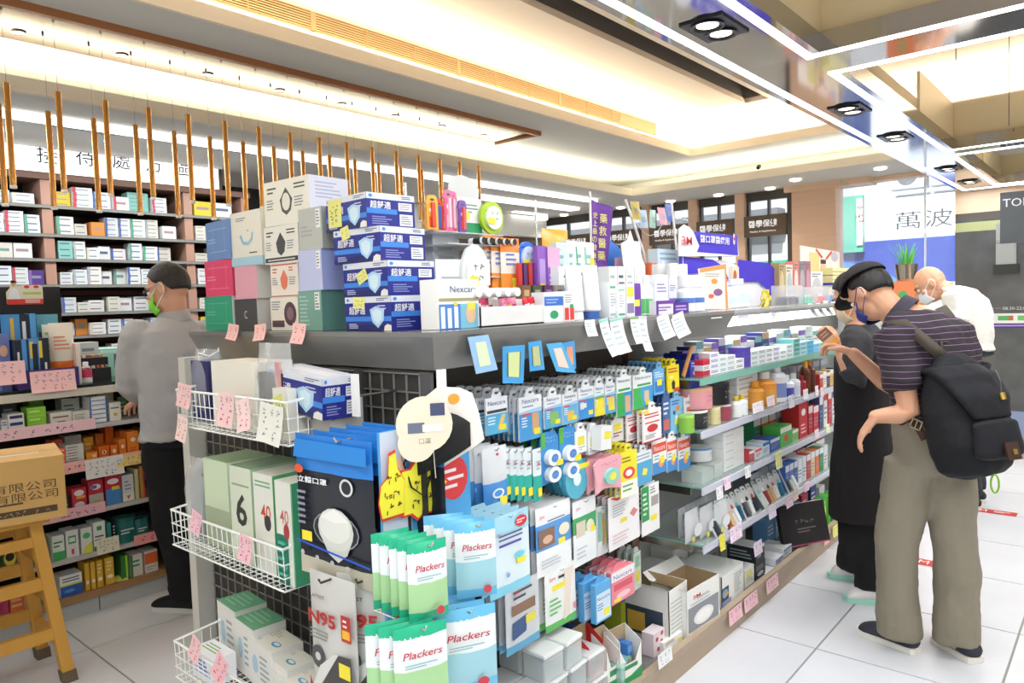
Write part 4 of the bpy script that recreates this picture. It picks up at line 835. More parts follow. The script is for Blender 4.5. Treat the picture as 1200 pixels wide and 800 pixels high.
# wire floss rack: two tiers of hooks and a white foot, items on it hang from or stand on it
rk = empty('counter_rack', (0, 0, 0)); ya, yb_ = at_x(505, 330, -1.62).y, at_x(655, 330, -1.62).y
b = MB()
for y in (ya, (ya+yb_)/2, yb_): b.tube([(-1.72, y, ZC), (-1.72, y, 1.80)], .004, CHROME, 6)
for z in (1.42, 1.50, 1.58, 1.66, 1.74): b.tube([(-1.72, ya, z), (-1.72, yb_, z)], .003, CHROME, 6)
b.build('frame', rk); MB().box(-1.8, ya, ZC, -1.6, yb_, ZC+.006, mat('#d8d8d6', .4)).build('foot', rk)
MB().box(-1.74, ya, 1.5, -1.56, yb_, 1.503, mat('#d2d4d6', .3)).build('shelf', rk); MB().box(-1.74, ya, 1.64, -1.60, ya+.32, 1.643, mat('#d2d4d6', .3)).build('shelf', rk)
tag(rk, 'chrome wire rack of dental goods beside the blue mask cartons', 'rack')
Z1, Z2 = 1.5035, 1.6435
card_shape('cloud_topper', [(.1, 0), (.9, 0), (.98, .35), (1, .6), (.85, .8), (.65, .95), (.45, 1), (.2, .9), (.05, .65), (.02, .3)], 524, 561, 205, 233, -1.70, '#dfe1e0', [], 'pale grey cloud-shaped topper card on the dental rack', 'card', z=1.74)
card_shape('dental_card', [(0, 0), (1, 0), (1, 1), (0, 1)], 536, 564, 232, 267, -1.62, '#eef0ea', [('p', 0, 0, 1, .3, '#2f9a62'), ('l', .1, .55, .9, .85, mat('#7a9a92'), 3), ('d', .35, .5, .14, .16, '#e8de4c')], 'white dental card with green foot below the cloud-shaped topper', 'card', z=Z2)
for n, (a, c, t_, b_, col, c2) in enumerate(((500, 512, 234, 262, '#f2b23c', '#e64b33'), (510, 522, 238, 264, '#e9533f', '#2c4fa8'), (521, 529, 228, 262, '#ee6f96', '#f7c7d6'), (529, 537, 229, 262, '#ee6f96', '#f3b9cd'), (537, 546, 240, 265, '#7d4fb0', '#e25c50'))):
    w, h, y, zb = span(a, c, t_, b_, -1.60, Z2); o = hangcard('toothbrush_pack', w, h, col, [('p', .2, .1, .8, .5, c2), ('d', .5, .75, .3, .1, '#ffffff')], bulge=(.35, .1, .65, .9, .008, c2))
    T(o, ['yellow and red toothbrush pack at the rack corner nearest the mask cartons', 'orange and blue toothbrush pack, second on the upper rack tier', 'pink toothbrush pack with pale oval, left of its twin', 'pink toothbrush pack with pale oval, right of its twin', 'purple and red toothbrush pack beside the white dental card'][n], 'toothbrush', -1.60-.012*(n % 2), y, zb+h, 84+n*3)
# round floss packs
def round_pack(xl, xr, yt, yb, X, col, col2, lab, z, note=True):
    w, h, y, zb = span(xl, xr, yt, yb, X, z); b = MB(); b.prism([(p*w/2, h/2+q*h/2) for p, q in [(math.cos(a*math.pi/12), math.sin(a*math.pi/12)) for a in range(24)]], 0, .012, mat(col, .35))
    b.prism([(p*w*.36, h/2+q*h*.36) for p, q in [(math.cos(a*math.pi/10), math.sin(a*math.pi/10)) for a in range(20)]], -.008, 0, mat(col2, .3)); b.scrawl(0, h*.55, w*.45, h*.3, mat('#333c38'), 2, y=-.0095)
    if note: b.patch(-w*.3, h*.3, 0, h*.48, YT, -.010)
    return T(b.build('round_floss_pack'), lab, 'floss pack', X, y, zb)
round_pack(564, 590, 236, 264, -1.60, '#a9cc2e', '#e6ecd8', 'round lime green floss pack near the brass rods on the rack', Z2)
round_pack(541, 573, 286, 330, -1.55, '#dfe4df', '#f0f2ee', 'large round floss pack with dark outline below the striped tubes', 1.41)
round_pack(607, 629, 283, 311, -1.56, '#2d6fd6', '#cfdcf2', 'round blue floss pack hanging in front of purple packs', 1.505)
for i in range(5):
    b = MB(); b.M = Matrix.Rotation(R(90), 4, 'X'); b.lathe([(0, 0), (.011, 0, mat('#e9ebe8', .3)), (.011, .02, mat('#202422', .3)), (.011, .05, mat('#e9ebe8', .3)), (.011, .06), (0, .06)], mat('#202422', .3), 10)
    p = at_x(551+i*9, 278, -1.6); T(b.build('striped_tube', smooth=40), f'small black and white striped tube in the rack row, {ORD[i]} from the mask cartons', 'tube', -1.6, p.y, 1.603+.011, 90, 'striped tubes on the rack')
MB().box(-1.74, ya+.02, 1.60, -1.56, yb_-.05, 1.603, mat('#d2d4d6', .3)).build('shelf', rk)
for n, (a, c) in enumerate(((568, 580), (577, 592), (588, 610))):
    pouch_at('floss_pouch', a, c, 275+n*2, 324, -1.58+n*.014, .012, '#f08a3c', [('z', .0, 0, .35, 1, '#f2933f'), ('z', .35, 0, .8, 1, '#f3e6d8'), ('l', .2, .5, .8, .75, mat('#6a86c0'), 3), ('p', .5, .1, .9, .3, '#f3e23a')], f'orange and white floss pouch, {["back", "middle", "front"][n]} one of three leaning on the rack', z=1.41 if 0 else 1.503-.06)
box_at('white_carton', 507, 538, 268, 305, -1.66, .05, '#d3d8d9', [('l', .2, .3, .8, .7, mat('#b9c0c2'), 2)], 'plain pale grey carton on the rack beside the mask cartons', z=Z1)
for i in range(5):
    b = MB(); b.M = Matrix.Rotation(R(90), 4, 'X'); b.lathe([(.0, 0), (.010, 0), (.013, .002), (.013, .1), (0, .1)], mat('#eceded', .5), 12); b.lathe([(.0, .0), (.007, .0)], mat('#8d9294'), 10, (0, 0, -.001))
    p = at_x(519+i*11.5, 321, -1.5); T(b.build('tape_roll', smooth=40), f'white rolled bandage tube end above the white carton, {ORD[i]} from the mask cartons', 'roll', -1.46, p.y, 1.353+.095, 90, 'rolled tubes behind the white carton')
b = MB().box(-1.66, at_x(512, 330, -1.5).y, 1.353, -1.47, at_x(574, 330, -1.5).y, 1.435, mat('#e4e6e6')); tag(b.build('tube_tray'), 'white tray that holds the rolled bandage tubes', 'tray')
box_at('tilted_carton', 516, 572, 304, 318, -1.56, .10, '#eff0ee', [('l', .5, .2, .9, .8, mat('#b9bfc6'), 3), ('d', .85, .5, .05, .3, '#d04a4a')], 'long white carton lying tilted over the rolled tubes', z=1.475, rz=82)
bx = box_at('bandage_dispenser', 514, 561, 327, 383, -1.37, .07, '#f0f0ea', [('p', 0, 0, 1, .5, '#7fc0d8'), ('p', .0, 0, .52, .5, '#4a86cf'), ('p', .04, .02, .14, .45, '#e6eef6'), ('p', .2, .02, .3, .42, '#e6eef6'), ('p', .36, .02, .46, .45, '#e6eef6'), ('p', 0, .56, 1, .62, '#a8a274'), ('t', 'Nexcare', .62, .8, .13, .68, mat('#43508a')), ('d', .78, .3, .13, .2, '#e5bd95'), ('p', .7, .38, .9, .52, '#f0de4e'), ('d', .4, .5, .05, .04, '#e8c93a')], 'white and blue bandage dispenser box beside the bottom mask carton', 'dispenser')
# long white tray with candy-coloured packs
w, h, y, zb = span(563, 652, 358, 381, -1.36, ZC); tr = empty('sweet_tray', (-1.40, y, ZC))
m = mat('#e9e8e6', .5); MB().box(.036, -w/2, 0, .04, w/2, h, m).box(-.04, -w/2, 0, .04, w/2, .003, m).box(-.04, -w/2, 0, .04, -w/2+.003, h+.01, m).box(-.04, w/2-.003, 0, .04, w/2, h+.01, m).box(-.044, -w/2, 0, -.04, w/2, h+.02, m).build('tray', tr); tag(tr, 'low white cardboard tray along the counter edge', 'tray')
for n, (px, col, c2) in enumerate(((567, '#d8356c', '#f3c3cc'), (575, '#b92f4a', '#f5f0ee'), (584, '#f5f0ee', '#a02a3a'), (593, '#ee86ab', '#f9d9e4'), (602, '#ee7ba4', '#f6c14f'), (611, '#f096b4', '#d8406c'), (620, '#e0283a', '#f3f0ec'), (629, '#d82338', '#f4e2de'), (637, '#e03a48', '#6f9fd8'), (645, '#b82a40', '#f4efe8'))):
    a = at_x(px, 350, -1.38); o = pouch('candy_pack', .034, .075, .012, col, [('z', .3, .1, .7, .9, c2)], hang=False, seed=n); T(o, f'{["magenta", "crimson", "white and crimson", "light pink", "pink and yellow", "rose", "bright red", "red and cream", "red and blue", "dark red"][n]} flat pack standing in the white counter tray', 'pack', -1.385-.012*(n % 3), a.y, ZC+.004, 90, ry=-8)
# purple toothbrush packs etc, on a riser
def riser(xl, xr, X0, X1, h, lab, col='#dcdedd'):
    y0, y1 = at_x(xl, 370, X0).y, at_x(xr, 370, X0).y; b = MB().box(X1, y0, ZC, X0, y1, ZC+h, mat(col, .4)); tag(b.build('display_riser'), lab, 'riser'); return ZC+h+.0005
zr = riser(600, 668, -1.50, -1.62, .075, 'white display riser under the purple toothbrush packs')
box_at('toothbrush_box', 630, 641, 288, 331, -1.52, .02, '#8d5fb8', [('p', .2, .2, .8, .75, '#b79ad6'), ('p', .2, .12, .8, .28, '#f2df3c')], 'purple toothbrush box with yellow note, left of the orange-topped one', z=zr)
box_at('toothbrush_box', 642, 656, 290, 332, -1.515, .02, '#9a68c2', [('p', 0, .6, 1, 1, '#d9a8c8'), ('l', .1, .2, .9, .5, mat('#e4cdee'), 3)], 'violet toothbrush box with pink upper half on the riser', z=zr)
for n in range(4): box_at('toothbrush_sleeve', 608+n*6, 612+n*6, 308, 331, -1.53, .012, ['#c9382c', '#5b2f6a', '#b8352c', '#7a3c94'][n], [], f'{["red", "plum", "brick red", "violet"][n]} toothbrush sleeve standing under the blue floss pack', 'toothbrush', z=zr)
for n in range(4): box_at('dark_sachet', 612+n*13, 622+n*13, 334, 343, -1.46, .02, ['#7c5b3c', '#49513f', '#5a2f5c', '#a8a49a'][n], [('p', .2, .3, .8, .7, ['#c9a674', '#8fa878', '#9a6aa0', '#6e6e6e'][n])], f'{["brown", "olive", "plum", "grey"][n]} sachet lying above the white counter tray', 'sachet', z=1.353+.068)
b = MB().box(-1.5, at_x(608, 345, -1.46).y, ZC, -1.43, at_x(664, 345, -1.46).y, ZC+.067, mat('#d5d3cf')); tag(b.build('display_riser'), 'low grey step behind the white counter tray', 'riser')
box_at('gauze_carton', 638, 660, 342, 378, -1.355, .05, '#eaedee', [('p', 0, .55, 1, .85, '#3b6fc8'), ('p', 0, .85, 1, 1, '#dfe6ee'), ('d', .5, .25, .22, .14, '#2fa06c'), ('l', .1, .6, .9, .8, mat('#9ab8e4'), 2)], 'white carton with blue band and green dot at the end of the tray')
box_at('gauze_carton', 661, 673, 341, 378, -1.355, .05, '#eeeeec', [('p', .05, .04, .45, .45, '#d8413c'), ('p', .55, .04, .95, .45, '#d8413c'), ('d', .72, .5, .2, .07, '#2fa06c'), ('l', .1, .6, .9, .9, mat('#9aa4a8'), 4)], 'white carton with two red bars beside the big white tubes')
zr2 = riser(655, 700, -1.56, -1.75, .09, 'white riser under the pale blue sachet boxes')
for n, (a, c, t_) in enumerate(((652, 664, 284), (664, 674, 282), (674, 684, 283), (684, 696, 284))): box_at('pale_sachet_box', a, c, t_, 312, -1.62, .03, ['#d3e4e6', '#dbe9ea', '#e4efe9', '#dce9e4'][n], [('l', .1, .3, .9, .8, mat('#8fb4b8'), 3), ('g', [(.3, 0), (.5, 0), (.2, .9), (.05, .9)], ['#d3e4e6', '#e4efe9', '#57a878', '#8cc4a4'][n]), ('p', .6, .4, .95, .7, ['#d3e4e6', '#dbe9ea', '#e4efe9', '#e2d43a'][n])], f'pale sachet box on the riser behind the white tubes, {ORD[n]} from the purple boxes', z=zr2, grp='pale sachet boxes')
for n in range(3): box_at('cream_carton', 655+n*8, 662+n*8, 312, 344, -1.48, .04, '#edf0ee', [('p', 0, .45, 1, .6, '#7fb2dc'), ('l', .1, .1, .9, .35, mat('#b9c4c6'), 3), ('p', .2, .12, .8, .3, '#d9e6a8' if n == 0 else '#edf0ee')], f'white carton with a sky blue band, {ORD[n]} in the row behind the tall tubes', z=1.353+.0)
pouch_at('golden_bag', 641, 671, 268, 292, -1.72, .05, '#eeb440', [('z', .3, .2, .7, .8, '#f0bd55')], 'golden yellow bag on top behind the pale sachet boxes', 'bag', z=1.50); riser(640, 672, -1.66, -1.8, .145, 'grey riser under the golden yellow bag', '#c9cbca')
tube_at('cream_tube', 676, 694, 310, 384, -1.38, '#eef1ef', '#f2f2f0', [('p', .0, .80, 1, .84, '#2f9a62'), ('l', .2, .55, .8, .65, mat('#6a8fc0'), 2), ('p', .1, .74, .9, .76, '#b8ccd4')], 'tall white cream tube with green band and white cap')
tube_at('cream_tube', 696, 713, 310, 384, -1.38, '#f0f2f0', '#3a5fa8', [('p', .0, .84, 1, .87, '#2f9a62'), ('l', .2, .6, .8, .72, mat('#7a98cc'), 2), ('p', .4, .3, .6, .5, '#c5d2dc')], 'tall white cream tube standing on a blue cap')
GF = lambda c, c2: [('p', .1, .82, .9, .88, c), ('l', .15, .3, .85, .7, mat('#b4bcc0'), 5), ('p', .1, .05, .9, .12, c2)]
box_at('cream_carton', 714, 723, 330, 374, -1.39, .04, '#e6eaea', GF('#57a878', '#9ab4bc'), 'slim white carton right after the blue-capped tube')
box_at('cream_carton', 724, 733, 334, 374, -1.38, .04, '#eceeea', GF('#8cc4a4', '#4f9c84'), 'slim white carton with a teal foot next to the purple box')
box_at('serum_box', 734, 751, 332, 372, -1.38, .05, '#e9e6f0', [('p', .55, .0, 1, 1, '#6b3fa0'), ('p', .05, .6, .5, .9, '#e6d84a'), ('p', .55, .3, .9, .5, '#efe04c'), ('p', .05, .1, .5, .4, '#8a7fa0')], 'white and purple box with yellow price notes on the counter')
bottle_at('lotion_bottle', 752, 760, 322, 370, -1.39, '#eef0ec', '#f4f4f2', 'slim white lotion bottle with green label, left of its twin', label='#57b06a', band=(.05, .5))
bottle_at('lotion_bottle', 760, 768, 322, 370, -1.385, '#eef0ec', '#f4f4f2', 'slim white lotion bottle with green label, right of its twin', label='#63b874', band=(.05, .5))
for n in range(4): box_at('top_carton', 714+n*10, 723+n*10, 312, 334, -1.47, .05, ['#eceeee', '#e3e7e6', '#f0f0ee', '#e6eae6'][n], [('l', .1, .2, .9, .8, mat(['#8fb09c', '#555b60', '#a8b0b4', '#9ab08c'][n]), 3)], f'small white carton in the upper row behind the serum box, {ORD[n]} from the tubes', z=1.41, grp='small cartons in the upper row')
riser(714, 756, -1.46, -1.56, .056, 'pale step under the small white cartons')
riser(764, 800, -1.44, -1.56, .05, 'pale step under the violet-topped cartons')
box_at('violet_carton', 769, 789, 352, 370, -1.36, .07, '#e4dcea', [('p', 0, .75, 1, 1, '#6b3f98'), ('l', .1, .2, .9, .6, mat('#7a4aa8'), 2), ('p', 0, 0, .12, 1, '#5a3590')], 'low white carton with violet upper edge near the counter rim')
box_at('violet_carton', 790, 807, 354, 369, -1.36, .06, '#5b3296', [('l', .1, .2, .9, .8, mat('#c9b4e4'), 2)], 'low deep purple carton near the counter rim')
box_at('white_carton', 768, 783, 322, 351, -1.42, .05, '#e6e9ee', [('l', .1, .3, .9, .7, mat('#8f86b0'), 3)], 'white carton standing on the step above the violet-edged carton', z=1.4035)
box_at('white_carton', 784, 793, 325, 352, -1.42, .05, '#dde1ea', [('p', 0, .0, 1, .1, '#7a5fae'), ('l', .1, .4, .9, .7, mat('#8f86b0'), 3)], 'pale carton with violet foot on the step beside the pump bottles', z=1.4035)
for n, (a, c, t_, b_, X) in enumerate(((792, 802, 308, 352, -1.46), (803, 813, 309, 352, -1.46), (778, 790, 309, 345, -1.52), (808, 819, 322, 364, -1.37), (819, 830, 322, 364, -1.37))):
    bottle_at('cleanser_bottle', a, c, t_, b_, X, '#e9ecf0', '#eff1f2', ['white cleanser bottle with tall cap behind purple carton, nearer the orange leaflet', 'white cleanser bottle with tall cap, closest to the orange-edged leaflet at the back', 'white cleanser bottle with tall cap, behind the violet-foot carton', 'white bottle with blue label and teal foot in front, left of its twin', 'white bottle with blue label and teal foot in front, right of its twin'][n], label='#e9ecf0' if n < 3 else '#5a7fc4', band=(.35, .55), neck=.62, caph=.3)
card_shape('orange_leaflet', [(0, .04), (1, 0), (.9, 1), (-.25, .88)], 826, 853, 309, 364, -1.43, '#ece4d6', [('g', [(-.2, .88), (.9, 1), (.9, .9), (-.19, .8)], '#ee9a54'), ('g', [(.88, 0), (1, 0), (.92, 1), (.86, 1)], '#ee9a54'), ('d', .4, .62, .14, .06, '#e89a4a'), ('d', .55, .38, .2, .08, '#8a5a8c'), ('d', .25, .3, .12, .05, '#d86a4a'), ('l', .0, .7, .7, .8, mat('#b0a090'), 2)], 'cream leaflet card with orange edge leaning on the purple display', 'leaflet')
# big promotional display: white with violet panels
PV = '#4634c8'
pd = empty('mask_promotion_display', (0, 0, 0))
def pxpoly(pts, X): return [(at_x(x, y, X).y, at_x(x, y, X).z) for x, y in pts]
def flat(pts, X, t, m, parent, name):
    q = pxpoly(pts, X); b = MB(); b.M = Matrix.Translation((X, 0, 0)) @ Matrix.Rotation(R(90), 4, 'Z'); b.prism(q[::-1] if sum(q[i][0]*q[(i+1) % len(q)][1]-q[(i+1) % len(q)][0]*q[i][1] for i in range(len(q))) < 0 else q, 0, t, m); return b.build(name, parent)
XD = -1.62
flat([(796, 368), (797, 302), (850, 305), (880, 318), (900, 345), (902, 366)], XD, .01, mat('#efeff4', .4), pd, 'back_card')
flat([(797, 322), (797, 300), (835, 304), (848, 312), (855, 330), (853, 362), (846, 362), (846, 330), (838, 318)], XD+.012, .006, mat(PV, .4), pd, 'violet_arch')
flat([(865, 330), (866, 304), (900, 308), (912, 318), (917, 332), (917, 343), (905, 346), (890, 330)], XD+.012, .006, mat(PV, .4), pd, 'violet_arch')
flat([(796, 300), (796, 268), (802, 263), (808, 266), (812, 271), (864, 276), (866, 300), (840, 300)], XD+.03, .006, mat('#f1f1f4', .4), pd, 'header')
flat([(813, 271), (864, 276), (865, 299), (817, 295), (820, 288)], XD+.032, .004, mat(PV, .4), pd, 'header_panel')
def px_text(s, px, py, X, hpx, wpx, m, parent, bold=0, name='lettering'):
    c = at_x(px, py, X); h = at_x(px, py-hpx/2, X).z-at_x(px, py+hpx/2, X).z; w = at_x(px+wpx/2, py, X).y-at_x(px-wpx/2, py, X).y
    b = MB(); b.M = Matrix.Translation((X, c.y, c.z)) @ Matrix.Rotation(R(90), 4, 'Z'); b.text(s, 0, 0, h, m, -.001, w=w, bold=bold); return b.build(name, parent)
px_text('3M', 805, 282, XD+.042, 10, 12, mat('#d8323c'), pd, .01); px_text('醫口罩專賣店'[1:] and '醫口罩醫療用', 838, 281, XD+.042, 9, 34, mat('#f6f6fa'), pd, .01)
b = MB(); c = at_x(860, 280, XD+.042); b.M = Matrix.Translation((XD+.042, c.y, c.z)) @ Matrix.Rotation(R(90), 4, 'Z'); b.disc(0, 0, .012, .03, mat('#f1f1f4'), y=-.001); b.patch(-.010, -.004, .010, .006, mat('#d8323c'), -.002); b.patch(-.004, -.012, .004, .014, mat('#d8323c'), -.002); b.build('red_cross', pd)
MB().tube([(XD+.01, at_x(798, 330, XD).y, ZC), (XD+.01, at_x(798, 330, XD).y, 1.66)], .004, mat('#f0f0f0'), 6).build('rod', pd)
for px_ in (800, 895): MB().box(XD-.06, at_x(px_, 366, XD).y, ZC, XD+.01, at_x(px_, 366, XD).y+.01, ZC+.1, mat('#efeff4')).build('strut', pd)
tag(pd, 'white and violet promotional display with a red logo and medical cross', 'display board')
for n, (a, c, t_, b_) in enumerate(((853, 861, 330, 364), (861, 870, 336, 364), (871, 884, 326, 364))): bottle_at('spray_bottle', a, c, t_, b_, -1.48, '#f0f2f4', '#f7f7f7', f'white spray bottle in front of the white display card, {ORD[n]} from the leaflet', label='#cfe0ee', band=(.2, .6), neck=.5)
box_at('photo_carton', 858, 866, 312, 326, -1.60, .02, '#e9dfc8', [('d', .4, .5, .25, .3, '#c8653a'), ('p', .1, .1, .5, .4, '#7fa05c')], 'small photo card with orange fruit print between the violet arches', z=1.45+.02)
# yellow ribbon bundle
b = MB(); 
for i in range(14): b.tube([(random.uniform(-.02, .02), random.uniform(-.035, .035), 0), (random.uniform(-.025, .025), random.uniform(-.045, .045), .04), (random.uniform(-.01, .01), random.uniform(-.03, .03), .085)], .004, mat(['#e3d05a', '#d8c24a', '#ece08a'][i % 3], .5), 5)
p = at_x(897, 362, -1.42); T(b.build('yellow_ribbon_bundle'), 'bundle of yellow ribbon loops on the counter edge', 'ribbon', -1.42, p.y, ZC, 0)
# purple pennant, wavy cloth on a pole
b = MB(); X = -1.72; q = [at_x(x, y, X) for x, y in ((692, 316), (712, 322), (717, 243), (693, 233))]; vs = []; fs = []; n = 12
for j in range(n+1):
    t = j/n
    for i in range(7):
        u = i/6; A = q[0].lerp(q[3], t); B = q[1].lerp(q[2], t); p = A.lerp(B, u); vs.append((p.x+.006*math.sin(u*5+t*3), p.y, p.z))
for j in range(n):
    for i in range(6): a = j*7+i; fs.append((a, a+1, a+8, a+7))
b.add(vs, fs, mat('#6a3a96', .7)); pn = b.build('purple_pennant', smooth=60); s = pn.modifiers.new('t', 'SOLIDIFY'); s.thickness = .002
for k, (ch, px_, py_, hh) in enumerate([(c, 707-.8*i, 256+i*14.5, 11) for i, c in enumerate('藥救醫藥')]+[(c, 697.5-.3*i, 252+i*9.4, 7) for i, c in enumerate('史上最の營養品')]): px_text(ch, px_, py_, X+.012, hh, hh*.8, mat('#e8e06a', .6), pn)
b = MB().box(-.02, -.003, 0, .004, .003, .02, mat('#6a3a96')); MB().tube([(X, q[3].y-.01, 1.5), (X, q[3].y-.01, q[3].z+.03)], .005, mat('#f0f0f0'), 8).build('pole', pn); tag(pn, 'purple pennant with yellow Chinese letters rising above the counter goods', 'pennant')
riser(688, 720, -1.66, -1.8, .14, 'white block that carries the purple pennant pole')
card_shape('blue_round_display', [(0, 0), (1, 0), (.98, .3), (.8, .65), (.5, .9), (.15, 1), (0, 1)], 711, 738, 282, 328, -1.74, '#3f82dc', [], 'blue quarter-round display card behind the mauve board', 'card', z=1.40+.03); riser(708, 760, -1.7, -1.85, .076, 'long pale riser behind the small cartons')
card_shape('mauve_board', [(0, 0), (1, 0), (.9, 1), (0, .95)], 721, 736, 300, 324, -1.70, '#dcb6cf', [('p', 0, 0, 1, .1, '#8a6aa8')], 'small mauve board in front of the blue round display', 'card', z=1.4295)
card_shape('white_crown_display', [(0, 0), (1, .0), (1, .5), (.85, .62), (.8, .85), (.55, .85), (.42, 1), (.3, .86), (.05, .8), (.12, .5)], 727, 756, 270, 334, -1.66, '#e9ecef', [('l', .3, .1, .9, .5, mat('#b0b6be'), 5), ('d', .55, .35, .2, .06, '#cfd3d8')], 'white crown-shaped card display beside the slanting rod', 'card', z=1.4295-.02)
box_at('blue_sky_box', 771, 795, 292, 330, -1.66, .05, '#cfe2ee', [('p', 0, 0, 1, .6, '#4f9bdc'), ('p', .2, .1, .32, .75, '#eaf2f8'), ('l', .1, .75, .9, .95, mat('#9ab8cc'), 2)], 'pale and sky blue box with bottle print behind the pump bottles', z=1.42); riser(762, 800, -1.62, -1.75, .0665, 'pale riser under the sky blue box')
box_at('orange_box', 763, 770, 308, 328, -1.64, .03, '#e9693c', [], 'slim orange box beside the foot of the slanting rod', z=1.42)
# two white rods with sachets hanging between them
rd_ = empty('sachet_garland', (0, 0, 0)); X = -1.74
A0, A1, B0, B1 = at_x(733, 234, X), at_x(760, 312, X), at_x(787, 238, X), at_x(795, 312, X)
MB().tube([A0, A1], .006, mat('#f0f0ee', .4), 8).tube([A1, A1+(A1-A0)*.5], .008, mat('#f0f0ee', .4), 8).build('rod', rd_, 40); MB().tube([B0, B1, B1+(B1-B0)*.3], .006, mat('#f0f0ee', .4), 8).build('rod', rd_, 40)
pts = [A0.lerp(B0, t)+Vector((0, 0, -.16*math.sin(math.pi*t))) for t in [i/10 for i in range(11)]]; MB().tube(pts, .0015, mat('#e8e8e6'), 4).build('cord', rd_)
tag(rd_, 'two white rods joined by a sagging cord above the counter', 'rod')
for n, (px_, py_, col) in enumerate(((743, 247, '#c9b45c'), (752, 257, '#b9cfe0'), (764, 257, '#bfe0d0'), (774, 254, '#f2b4c4'), (782, 250, '#6a82d0'))):
    c = at_x(px_, py_-8, X); o = pouch('hanging_sachet', .055, .085, .01, clear_film(col, .8), [('l', .2, .3, .8, .6, mat('#7f8a96'), 3)], seed=n); T(o, ['gold', 'pale blue', 'mint green', 'pink', 'royal blue'][n]+' sachet hanging from the cord between the white rods', 'sachet', X+.004, c.y, c.z, 90+random.uniform(-20, 20), rx=random.uniform(-12, 12), grp=None)
# the far end of the counter: clear boxes, brochures, poster rack, planter
XF = -1.40
card_shape('photo_board', [(0, 0), (1, 0), (1, .95), (0, 1)], 938, 984, 290, 345, -1.66, '#efe0d4', [('p', .2, .55, .45, .9, '#d8c98a'), ('p', .2, .2, .45, .5, '#dba88c'), ('d', .55, .62, .08, .09, '#e3b493'), ('p', .48, .7, .62, .78, '#3a2a26'), ('g', [(.5, .8), (.35, .95), (.38, .98), (.55, .82)], '#c8454c'), ('g', [(.6, .8), (.76, .96), (.8, .93), (.64, .78)], '#c8454c'), ('p', .52, .3, .6, .55, '#2f2f30'), ('p', .68, .5, 1, .56, '#d05a5a'), ('d', .85, .85, .1, .1, '#b8b0c0')], 'photo board of a person with raised arms at the far end of counter', 'poster')
sr = empty('yellow_carton_rack', (0, 0, 0)); w, h, y, zb = span(966, 990, 311, 352, -1.60, ZC); MB().box(-1.64, y-w/2, ZC, -1.54, y+w/2, ZC+.02, mat('#3444b0')).box(-1.64, y-w/2, ZC+h*.45, -1.54, y+w/2, ZC+h*.5, mat('#3444b0')).build('frame', sr); tag(sr, 'blue two-level stand holding pale yellow cartons', 'stand')
for k, zz in enumerate((ZC+.0205, ZC+h*.5+.0005, ZC+h*.5+h*.22)):
    o = carton('yellow_carton', w*.94, .08, h*(.2 if k else .3), '#e6e0a4', [('p', 0, .4, 1, .5, '#8a92a0')]); T(o, ['pale yellow carton on the bottom level of the blue stand', 'pale yellow carton on the upper level, lower of two', 'pale yellow carton topmost on the blue stand'][k], 'carton', -1.59, y, zz)
for n, (a, c, t_, b_, col, c2, l) in enumerate(((913, 920, 308, 345, '#b8a06a', '#d8c69a', 'gold leaf-shaped item box'), (921, 929, 310, 345, '#e6dccb', '#b6c6cc', 'cream box with an oval mirror print'), (930, 936, 306, 345, '#e2877a', '#f0ddd4', 'salmon edged slim box'), (936, 944, 306, 345, '#8c7f86', '#b9aab0', 'brown-grey slim box'), (944, 950, 306, 345, '#a8687c', '#c99aa8', 'mauve slim box'), (950, 964, 318, 345, '#eceae6', '#c9c9c9', 'white box with small print'))):
    box_at('slim_box', a, c, t_, b_, -1.58, .05, col, [('d', .5, .5, .35, .3, c2), ('l', .1, .8, .9, .95, mat('#777'), 2)], l+' at the back of the far counter end', z=ZC)
for n, (a, c, t_, b_, col) in enumerate(((921, 941, 334, 363, '#26244c'), (943, 958, 336, 362, '#46b89c'), (958, 972, 336, 361, '#d8555c'), (972, 990, 334, 360, '#3a7fd0'))):
    w, h, y, zb = span(a, c, t_, b_, -1.42, ZC); e = empty('clear_display_box', (-1.46, y, ZC)); MB().box(-.04, -w/2, 0, .04, w/2, h, clear_film('#eef2f4', .3)).build('box', e)
    for k in range(3): bb = bottle('vial', w*.13, h*.5, col, '#e8e8e8'); bb.parent = e; bb.location = (.0, -w*.28+k*w*.28, .002)
    tag(e, ['clear box of dark navy vials on the far counter', 'clear box with teal vials on the far counter', 'clear box with red vials on the far counter', 'clear box with blue vials nearest the capped man'][n], 'box')
for n in range(4):
    p = at_x(945+n*9, 352, -1.38); o = paper('brochure', .075, .085, '#eef0f0', [('l', .15, .3, .85, .8, mat('#a8b4bc'), 4), ('p', 0, .9, 1, 1, ['#46b89c', '#d8555c', '#eef0f0', '#5a7fc4'][n])], .5); T(o, f'white brochure hanging over the far counter edge, {ORD[n]} from the yellow ribbons', 'brochure', -1.36, p.y, ZC+.012, 90, 'brochures on the far counter edge', ry=0)
